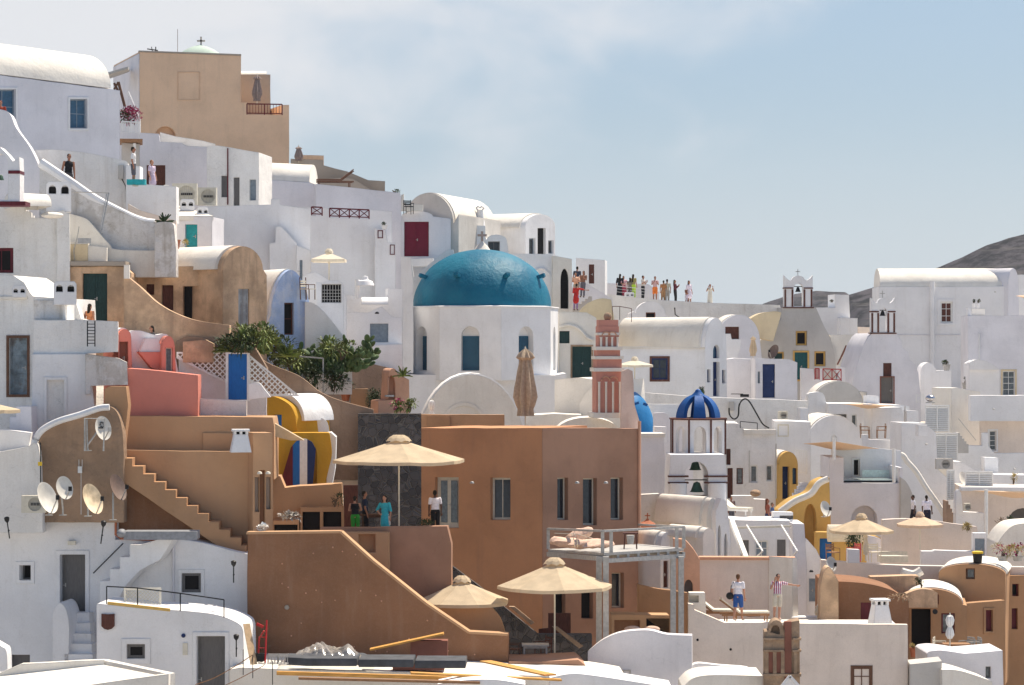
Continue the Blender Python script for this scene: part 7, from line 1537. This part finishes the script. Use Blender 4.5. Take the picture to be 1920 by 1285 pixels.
t.slab('stone_coping', [(955, 1138), (965, 1138), (1002, 1168), (996, 1172)], None, .3, ST, v=-.3); t.slab('stone_coping', [(1036, 1176), (1046, 1176), (1094, 1212), (1086, 1216)], None, .3, ST, v=-.6)
for i, (x, w) in enumerate(((1060, 40), (1095, 30))): pass
t = B('wooden_gate', 'reddish wooden panels on the dark lower terrace', 'gate', 47.2, 3, [(1010, 1180), (1028, 1178), (1028, 1150), (1070, 1150), (1070, 1200)], 1260, .12, RW)
table('grey wooden table on the lower terrace', 1004, 1238, 50.8, 1.0, .8, .55, GP); chair('dark chair left of the grey wooden table', 965, 1240, 50.6, 80, BW); chair('reddish chair beside the grey wooden table', 1018, 1236, 50, -60, RW)
t = B('terrace_floor_wall', 'tan low wall closing the lower terrace', 'wall', 52, 2, [(954, 1242), (1040, 1240), (1085, 1238), (1100, 1250)], 1340, 2.5, TG)
# pergola balcony
r = empty('balcony', 'grey painted timber balcony on tall double posts in front of the tan house', 'balcony', wpt(1160, 1200, 48))
A0 = wpt(1028, 1030, 46.5); A1 = wpt(1132, 1037, 50); A2 = wpt(1282, 1028, 48.4); A3 = wpt(1198, 1020, 44)
MB().add([A0, A1, A2, A3]+[p-Vector((0, 0, .10)) for p in (A0, A1, A2, A3)], [(0, 1, 2, 3), (4, 5, 6, 7), (0, 1, 5, 4), (1, 2, 6, 5), (2, 3, 7, 6), (3, 0, 4, 7)]).build('deck', GP, r)
dz = Vector((0, 0, 1)); mb = MB(); mb.bar(A0-dz*.2, A1-dz*.22, .14, .18); mb.bar(A1-dz*.3, A2-dz*.3, .14, .16); mb.bar(A3-dz*.2, A2-dz*.22, .12, .14); mb.build('beam', GP, r)
mb = MB()
for i in range(8):
    p = A1+(A2-A1)*((i+.4)/8); o = (A0-A1).normalized(); mb.bar(p-dz*.16, p+o*2.2-dz*.16, .1, .12)
mb.build('joist', GP, r); mb = MB(); H = .82
mb.bar(A0+dz*H, A1+dz*H, .12, .08); mb.bar(A1+dz*H, A2+dz*H, .12, .08); mb.bar(A3+dz*H, A2+dz*H, .1, .08); mb.build('handrail', GP, r)
mb = MB()
for p in (A0, A1+(A0-A1)*.02, A1+(A2-A1)*.09, A2-(A2-A1)*.09, A2): mb.bar(p, p+dz*H, .13)
mb.build('railing_post', GP, r)
for x0, q_, yb in ((1123, 50, 1230), (1136, 50.2, 1225), (1262, 48.6, 1190), (1277, 48.6, 1188)): MB().bar(wpt(x0, 1044, q_), wpt(x0, yb, q_), .21).build('post', GP, r)
bu = empty('tarpaulin_bundle', 'pink beige tied bundle of sheets lying on the grey balcony', 'bundle', wpt(1085, 1030, 48)); mb = MB()
for (x, y, rx, ry, rz_, q_, ro) in ((1060, 1017, .62, .38, .20, 48, 5), (1098, 1019, .70, .40, .19, 48.6, -6), (1086, 1002, .62, .34, .20, 47.6, -18), (1122, 1022, .62, .34, .13, 49.2, -4)): mb.ell(wpt(x, y, q_), (rx, ry, rz_), 36, M=Matrix.Rotation(radians(ro), 3, 'Y'))
for v in mb.v: v += Vector((noise.noise(v*4)*.06, 0, noise.noise(Vector((v.x*1.3+v.z*6, v.y*2, v.z*9)))*.10-abs(noise.noise(Vector((v.x*9, v.y*3, 2))))*.07))
mb.build('sheet', SHT, bu, smooth=50); MB().tube([wpt(1072, 1000, 50), wpt(1076, 1012, 50.2), wpt(1078, 1026, 50)], .015).tube([wpt(1076, 1000, 50), wpt(1082, 1012, 50.2), wpt(1083, 1026, 50)], .015).tube([wpt(1040, 1000, 49), wpt(1085, 1002, 49.4), wpt(1112, 1010, 49)], .012).build('rope', CW, bu)
r = empty('stool', 'red brown stool carrying a grey bucket on the balcony', 'stool', wpt(1182, 1030, 47.5))
for dx in (-12, 12):
    for q_ in (47, 48.2): MB().bar(wpt(1182+dx, 1030, q_), wpt(1182+dx*.85, 1001, q_), .05).build('leg', RW, r)
MB().box(wpt(1182, 1000, 47.6), (.56, .4, .05)).build('seat', RW, r); one('bucket', 'grey bucket hanging under the red brown stool', 'bucket', MB().lathe([(.12, 0), (.16, .34)], wpt(1182, 1020, 47.8), 12), GP)
# under the pergola
t = B('tan_wall', 'sunlit tan curved parapet under the balcony right of the tan house', 'wall', 46.6, 6, crv([(1197, 1096), (1215, 1100), (1232, 1104), (1262, 1108), (1290, 1112)])+[(1290, 1190)], 1260, .4, TR)
t = B('outdoor_bench', 'built in tan bench with a smooth yellowish top under the balcony', 'bench', 47.6, 3, [(1146, 1152), (1255, 1154)], 1230, 1.0, TL, [('dark', 1152, 1163, 1200, 1200, dict(g=TB, r=.3)), ('dark', 1212, 1160, 1256, 1200, dict(g=BK, r=.4))])
for i, x in enumerate((1186, 1222)): one('pillow', ('left' if i == 0 else 'right')+' pale patterned pillow on the white curved wall under the balcony', 'pillow', MB().ell(wpt(x, 1180, 49.2), (.32, .2, .13), 12), SHT, group='pillows under the balcony')
t = B('curved_wall', 'bluish white wall with a curved top below the balcony posts', 'wall', 50.8, -6, crv([(1102, 1222), (1130, 1200), (1165, 1186), (1215, 1182), (1250, 1190), (1297, 1192)]), 1340, .6, WB, [('surface', 1167, 1256, 1183, 1272, dict(f=GY, g=GY)),])
t.add('rubble', leafmesh(MB(), wpt(1130, 1272, 52.5), 120, (.9, .2, .14), .2, .12, .3), ST, smooth=None)
t = B('white_parapet', 'white rounded low wall below the pale terrace', 'wall', 50.2, 2, crv([(1296, 1250), (1310, 1244), (1350, 1248), (1400, 1252), (1408, 1258)])+[(1410, 1300)], 1340, .5, WH)
B('white_roof', 'sunlit white roof hump at the bottom below the pale terrace', 'roof', 53.5, 0, crv([(1280, 1290), (1300, 1272), (1340, 1266), (1430, 1268)]), 1340, 2.5, WC)
# ---------------------------------------------------------------- construction clutter at the bottom
t = B('flat_roof', 'sunlit white roof carrying the planks and charcoal cushions', 'roof', 54, 2, [(430, 1256), (450, 1252), (560, 1256), (800, 1262), (1120, 1270), (1180, 1280)], 1340, 4.6, WC)
B('roof_hump', 'white plastered rooftop hump right of the orange planks', 'roof', 56, 0, crv([(1030, 1272), (1070, 1264), (1120, 1268), (1260, 1290)]), 1340, 2, WH)
B('roof_hump', 'white vault crest at the bottom edge below the planks', 'roof', 58, 0, crv([(820, 1284), (870, 1276), (930, 1275), (985, 1284)]), 1340, 2, WH)
for i, (x0, x1, y, l) in enumerate(((537, 672, 1252, 'left charcoal lounge cushion with a cut corner'), (672, 778, 1254, 'middle charcoal lounge cushion'), (778, 876, 1256, 'right charcoal lounge cushion'))):
    F = Fr(x0, 55, -1); a = F.sz(x0, y); b = F.sz(x1, y); w = b[0]; zz_ = a[1]; pts = [F.P(*p, 0) for p in (((0, .0), (w-.05, 0), (w-.05, 1.5), (0, 1.5)) if i else ((.7, 0), (w-.05, 0), (w-.05, 1.5), (-.1, 1.5), (-.05, .35)))]
    vs = []; m = len(pts); 
    for zc, sc_ in ((0, .985), (.04, 1), (.22, 1), (.26, .985)):
        cc = sum(pts, Vector())/m; vs += [cc+(p-cc)*sc_+Vector((0, 0, zz_+zc+.05)) for p in pts]
    fs = [(j*m+k, j*m+(k+1) % m, (j+1)*m+(k+1) % m, (j+1)*m+k) for j in range(3) for k in range(m)]+[tuple(range(m)), tuple(range(3*m, 4*m))]
    one('lounge_cushion', l, 'cushion', MB().add(vs, fs), CU, 'charcoal cushions on the roof')
def plank(l, a, b, w, th=.05, q0=55, q1=55, mat=None): one('plywood_board', l, 'board', MB().bar(wpt(*a, q0), wpt(*b, q1), w, th), mat or OWD, 'orange boards on the roof', smooth=None)
plank('long orange board lying along the bottom in front of the cushions', (519, 1262), (860, 1272), .18, .12, 57, 57)
plank('orange board crossing at the bottom centre', (770, 1262), (1052, 1275), .32, .06, 57.5, 57)
plank('short orange board tilted on top of the long one', (910, 1240), (1032, 1266), .42, .05, 54, 57)
plank('orange board propped up in front of the brown wall', (694, 1218), (832, 1188), .5, .06, 53.5, 53.5)
plank('lower orange board of the pile', (560, 1272), (900, 1280), .2, .08, 58, 58, WDN)
one('brick_stack', 'dark brown stack of blocks under the propped board', 'bricks', MB().box(wpt(805, 1220, 53.4), (1.3, .6, .75)).box(wpt(785, 1250, 53.6), (1.8, .5, .2)), RD)
pl = MB(); vs = []; nx, ny = 110, 46
for j in range(ny+1):
    for i in range(nx+1):
        u = i/nx; w = j/ny; h = min(1, 3.2*min(u*.8, (1-u)*1.1))**.8*(sin(pi*min(1, w*1.0))**.55)
        rad = math.atan2(w-.9, (u-.42)*2.2); fold = abs(sin(rad*13+noise.noise(Vector((u*3, w*3, 1)))*3))**.6
        z = (.74-.22*u)*h+.13*h*fold+noise.noise(Vector((u*6, w*3, 2)))*.24*h+abs(noise.noise(Vector((u*15, w*6, 5))))*.08*h-.1
        p = wpt(522+182*u, 1243, 54.6-1.6*w); vs.append(p+Vector((noise.noise(Vector((u*12, w*9, 7)))*.06, 0, z)))
pl.add(vs, [(j*(nx+1)+i, j*(nx+1)+i+1, (j+1)*(nx+1)+i+1, (j+1)*(nx+1)+i) for j in range(ny) for i in range(nx)])
one('plastic_sheet', 'crumpled translucent plastic sheet piled on the roof before the brown wall', 'sheet', pl, PL, smooth=75)
hp_ = empty('cushion_pile', 'dark cushions glimpsed under the crumpled plastic sheet', 'cushion', wpt(615, 1243, 53.9)); mb = MB()
for x, y, r1 in ((575, 1236, .5), (612, 1228, .55), (650, 1230, .5), (676, 1236, .35)): mb.ell(wpt(x, y, 53.8), (r1, .3, .22), 14)
mb.build('cushion', CU, hp_)
for i, (x, l) in enumerate(((509, 'left'), (528, 'right'))):
    c = empty('crate', 'grey slotted plastic crate beside the hand truck, the '+l+' one', 'crate', wpt(x, 1245, 55), 'grey crates on the roof'); F = Fr(x-8, 55, 0); z = (CY-1246)/55
    MB().fbox(F, 0, .36, 0, .4, z, z+.03).build('base', GP, c); mb = MB()
    for k in range(4): mb.fbox(F, .005+k*.11, .03+k*.11, 0, .02, z+.03, z+.3); mb.fbox(F, .005+k*.11, .03+k*.11, .38, .4, z+.03, z+.3)
    mb.fbox(F, 0, .36, -.004, .024, z+.24, z+.32); mb.fbox(F, 0, .36, .376, .404, z+.24, z+.32); mb.build('side', GP, c)
r = empty('hand_truck', 'red hand truck with black wheels leaning at the corner of the white house', 'hand truck', wpt(487, 1238, 55)); mb = MB()
mb.tube([wpt(484, 1236, 55), wpt(486, 1197, 55), wpt(495, 1183, 55.2)], .03); mb.tube([wpt(497, 1243, 55.4), wpt(500, 1163, 55)], .03); [mb.bar(wpt(485, y, 55), wpt(498, y, 55.2), .03) for y in (1195, 1215, 1232)]; mb.build('frame', RED, r)
for x in (482, 490): MB().lathe([(.05, -.04), (.15, -.05), (.16, 0), (.15, .05), (.05, .04)], wpt(x, 1233, 55+.3*(x-482)/8), 16, M=Matrix.Rotation(pi/2, 3, 'X')).build('wheel', CBL, r)
MB().bar(wpt(481, 1170, 55), wpt(494, 1176, 55), .09).build('handle_grip', RED, r); MB().bar(wpt(484, 1243, 55), wpt(498, 1245, 55), .3, .03).build('toe_plate', ME, r)
one('board', 'pale wooden board leaning against the small white house', 'board', MB().bar(wpt(462, 1170, 55), wpt(476, 1246, 55.4), .24, .03), simple('pale_board', (.55, .38, .22)))
r = empty('rope_barrier', 'thin metal stakes with sagging rope at the bottom left of the planks', 'barrier', wpt(474, 1262, 57)); mb = MB(); [mb.bar(wpt(x, y, 57.5), wpt(x, y-h_, 57.5), .025) for x, y, h_ in ((456, 1266, 48), (474, 1272, 44), (511, 1284, 44))]; mb.build('stake', BI, r)
mb = MB(); mb.tube([wpt(x, y, 57.6) for x, y in crv([(366, 1284), (400, 1272), (440, 1250), (474, 1228)])], .014, 5); mb.tube([wpt(x, y, 57.8) for x, y in crv([(420, 1286), (450, 1272), (495, 1248)])], .014, 5); mb.build('rope', WDN, r)
# ---------------------------------------------------------------- people
person('man in black tank top and sunglasses standing on the sloping stairway, upper left', 126, 372, 45.0, 1.86, 25, SKD, (.012, .012, .015), (.05, .05, .06), 'shorts', tk='tank', glasses=True)
person('person in white seen at the roof terrace under the magenta flowers', 250, 350, 45, 1.65, 90, SKD, (.7, .7, .7), (.1, .1, .12), 'shorts')
person('woman in lilac dress before the brown shutter door', 287, 368, 42.5, 1.6, 60, SKN, (.6, .5, .62), (.5, .42, .55), 'skirt', hair=(.25, .12, .05))
person('dark haired person whose head shows above the stairway parapet', 265, 478, 44.4, 1.75, 180, SKD, (.2, .2, .2))
person('red haired person leaning over the wall at the far left top', 3, 260, 44.5, 1.6, 0, SKD, (.3, .05, .03), hair=(.2, .05, .02))
person('bare shouldered woman in orange before the green double doors', 167, 650, 48.4, 1.66, 150, SKD, (.55, .22, .10), (.3, .1, .05), 'skirt', long=True, tk='tank')
person('woman with long dark hair holding up a phone behind the pink house', 288, 690, 48, 1.65, -60, SKD, (.1, .09, .09), long=2, pose='one')
FA_ = [('woman in long red robe with arms spread before the black arched gate', 1079, 582, 30.4, 1.66, 160, (.55, .035, .03), (.30, .2, .35), 'trousers', 'reach', 'tunic', False),
       ('person in a peach top behind the woman in the red robe', 1081, 562, 29.6, 1.72, 10, (.72, .42, .28), (.3, .25, .2), 'trousers', 'fold', 'tee', False),
       ('man with dark hair, topmost on the steps behind the gate', 1081, 551, 29.2, 1.75, 170, (.05, .06, .09), (.05, .05, .07), 'trousers', 'stand', 'tee', False),
       ('person in brown with a bag at the side of the steps', 1092, 558, 29.4, 1.7, -20, (.25, .13, .09), (.12, .12, .15), 'trousers', 'phone', 'tee', True)]
for l, x, y, q, h, f, tp, bt_, bk, ps, tk, lg in FA_: person(l, x, y, q, h, f, SKD, tp, bt_, bk, pose=ps, tk=tk, long=lg, group='tourists on the steps by the arched gate')
SK_ = [('woman with long hair in a black dress, leftmost on the skyline terrace', 1161, 556, (.015, .015, .02), (.015, .015, .02), 'longskirt', 'tunic', 'stand', 160, 2, 1.72),
       ('person in pink top and red skirt second on the skyline', 1171, 557, (.6, .35, .38), (.35, .05, .08), 'longskirt', 'tee', 'fold', 20, True, 1.62),
       ('person in dark top hidden between the red and lime clothes', 1181, 557, (.2, .17, .14), (.15, .13, .12), 'trousers', 'tee', 'stand', 180, True, 1.5),
       ('woman with olive top and lime green trousers on the skyline', 1188, 556, (.30, .26, .10), (.42, .62, .06), 'trousers', 'tee', 'stand', 150, 2, 1.7),
       ('man in white tee and black trousers looking down at his phone', 1205, 559, (.55, .5, .45), (.02, .02, .025), 'trousers', 'tee', 'phone', 60, False, 1.72),
       ('person with an orange skirt and pale top in the middle of the skyline', 1228, 561, (.62, .42, .42), (.75, .20, .04), 'shorts', 'tee', 'phone', 0, False, 1.74),
       ('person in brown behind the one in the grey shirt', 1243, 565, (.35, .16, .07), (.35, .2, .1), 'trousers', 'tee', 'stand', 170, False, 1.6),
       ('person in grey shirt seen from behind on the skyline', 1251, 566, (.42, .40, .32), (.3, .28, .25), 'trousers', 'tee', 'stand', 180, False, 1.72),
       ('person in maroon and black with long hair on the skyline', 1267, 566, (.10, .02, .03), (.02, .02, .02), 'trousers', 'long', 'phone', 70, True, 1.68),
       ('short person in brown top beside the woman in lilac', 1287, 570, (.25, .12, .08), (.6, .55, .6), 'shorts', 'tee', 'fold', 30, False, 1.35),
       ('woman with black hair in a white and lilac dress', 1293, 568, (.65, .58, .66), (.6, .5, .62), 'skirt', 'tunic', 'stand', 40, 2, 1.7),
       ('person in cream taking a photograph, rightmost on the skyline', 1331, 572, (.6, .56, .48), (.6, .56, .48), 'longskirt', 'tee', 'photo', 10, False, 1.6)]
for l, x, y, tp, bt_, bk, tk, ps, f, lg, h in SK_: person(l, x, y+4, 26.9, h, f, SKD, tp, bt_, bk, tk=tk, pose=ps, long=lg, group='tourists lined up on the skyline terrace')
person('woman in black top and green trousers seen from behind on the patio', 667, 1010, 49.3, 1.62, 180, SKN, (.012, .012, .015), (.04, .30, .04), 'trousers', tk='tank', group='people on the tan patio', pose='fold')
person('man in dark blue shirt behind the woman in green trousers', 687, 1008, 49.0, 1.78, 100, SKD, (.02, .03, .06), (.015, .015, .02), 'trousers', group='people on the tan patio')
person('woman with long dark hair in a turquoise top on the patio', 724, 1012, 49.3, 1.68, -20, SKN, (.05, .42, .5), (.6, .55, .5), 'skirt', long=2, group='people on the tan patio', pose='hip', tk='tunic')
person('man in white shirt standing by the cream glazed door', 817, 1004, 48.4, 1.75, 190, simple('dark_brown_skin', (.10, .05, .035)), (.75, .72, .78), (.012, .012, .015), 'trousers', group='people on the tan patio')
person('dark skinned person in white shirt left of the pair behind the peach parasol', 1714, 990, 38.5, 1.6, -80, simple('brown_skin', (.13, .07, .05)), (.72, .72, .78), (.02, .02, .03), 'trousers', group='pair behind the peach parasol', pose='walk')
person('person in white shirt right of the pair behind the peach parasol', 1740, 992, 39, 1.62, 170, simple('deep_brown_skin', (.11, .06, .045)), (.72, .70, .80), (.02, .02, .04), 'trousers', group='pair behind the peach parasol')
person('long haired woman in red brown top left of the mustard stair', 1441, 1000, 39, 1.66, 90, SKD, (.28, .08, .05), (.04, .05, .12), 'skirt', long=2, hair=(.12, .04, .02))
person('person in blue sitting behind the small white box', 1448, 998, 39.4, 1.4, 70, SKD, (.05, .08, .18), (.05, .07, .14), 'shorts', hair=(.1, .06, .04))
person('dark haired person beside the lounger below the ribbed belfry', 1372, 985, 38.8, 1.4, 20, SKD, (.15, .1, .1), (.1, .1, .12), 'shorts')
person('man in white tee and blue patterned shorts walking on the pale terrace', 1384, 1164, 47.6, 1.83, 160, SKN, (.78, .78, .84), (.03, .09, .30), 'shorts', hair=(.12, .06, .03), pose='walk', bag='black shoulder bag carried by the man in the white tee', vox=.0135)
person('man in striped shirt, cap and sunglasses with one arm stretched out on the pale terrace', 1456, 1163, 48.2, 1.80, 12, SKN, (.80, .74, .78), (.60, .54, .44), 'shorts', hair=(.02, .015, .01), pose='wave', stripes=(.32, .03, .12), glasses=True, cap=(.03, .02, .02), vox=.0135)

# small fittings on the white walls
for x, y, q, l in ((1737, 834, 35.3, 'small grey lamp on the slanting white wall by the middle slatted screen'), (1684, 805, 34.6, 'tiny black vent lamp above the low brown seats'), (1863, 768, 32.2, 'tiny lamp on the upper right terrace wall'), (1853, 488, 26, 'small fitting high on the long barrel roofed house') if False else (1866, 548, 25.7, 'small fitting near the right end of the long barrel roofed house'), (1902, 880, 34.6, 'tiny lamp on the lower right white wall')):
    walllamp(l, x, y, q, GP, r_=.07)
for x0, y0, y1, q, l in ((1697, 762, 800, 33.2, 'thin white pipe running down the wall above the brown seats'), (1455, 832, 935, 35.9, 'thin grey drain pipe beside the pale yellow round gable'), (1405, 845, 905, 35.8, 'thin grey pipe between the two left small windows')):
    one('drain_pipe', l, 'pipe', MB().tube([wpt(x0, y1, q), wpt(x0, y0, q)], .035, 6), GY)

# more small volumes on the right hand slope
for (x0, y0, x1, yb, q, dp, l) in ((1500, 765, 1516, 800, 33.4, 1.0, 'small white step block beside the leaning pier'), (1625, 742, 1648, 762, 31.6, 1.0, 'small white parapet box right of the low round gable'), (1700, 770, 1722, 800, 33.2, .8, 'low white box against the wall of the curved front house'), (1722, 797, 1740, 818, 35.4, .7, 'little white meter box on the slanting white wall'), (1846, 858, 1872, 892, 33.8, .9, 'low white block under the pinkish porch'), (1228, 800, 1250, 830, 37.4, .8, 'small white block between blue dome and ribbed belfry'), (1590, 1030, 1612, 1056, 42.4, .4, 'small white planter box on the mustard terrace')):
    tb = B('white_block', l, 'wall', q, 4, [(x0, y0), (x1, y0+1)], yb, dp, WH, wob=.02)
# thin summer haze between the village and the hills
hm = bpy.data.materials.new('thin_haze'); hm.use_nodes = True; t = hm.node_tree; t.nodes.clear()
vo = N(t, 'ShaderNodeVolumePrincipled'); vo.inputs['Color'].default_value = (.80, .86, .95, 1); vo.inputs['Density'].default_value = .000055; vo.inputs['Anisotropy'].default_value = .2
ho = N(t, 'ShaderNodeOutputMaterial'); t.links.new(vo.outputs[0], ho.inputs['Volume'])
hb = MB(); hb.box((0, 1500, 15), (7000, 3040, 360)); tag(hb.build('haze', hm, smooth=None), kind='stuff')
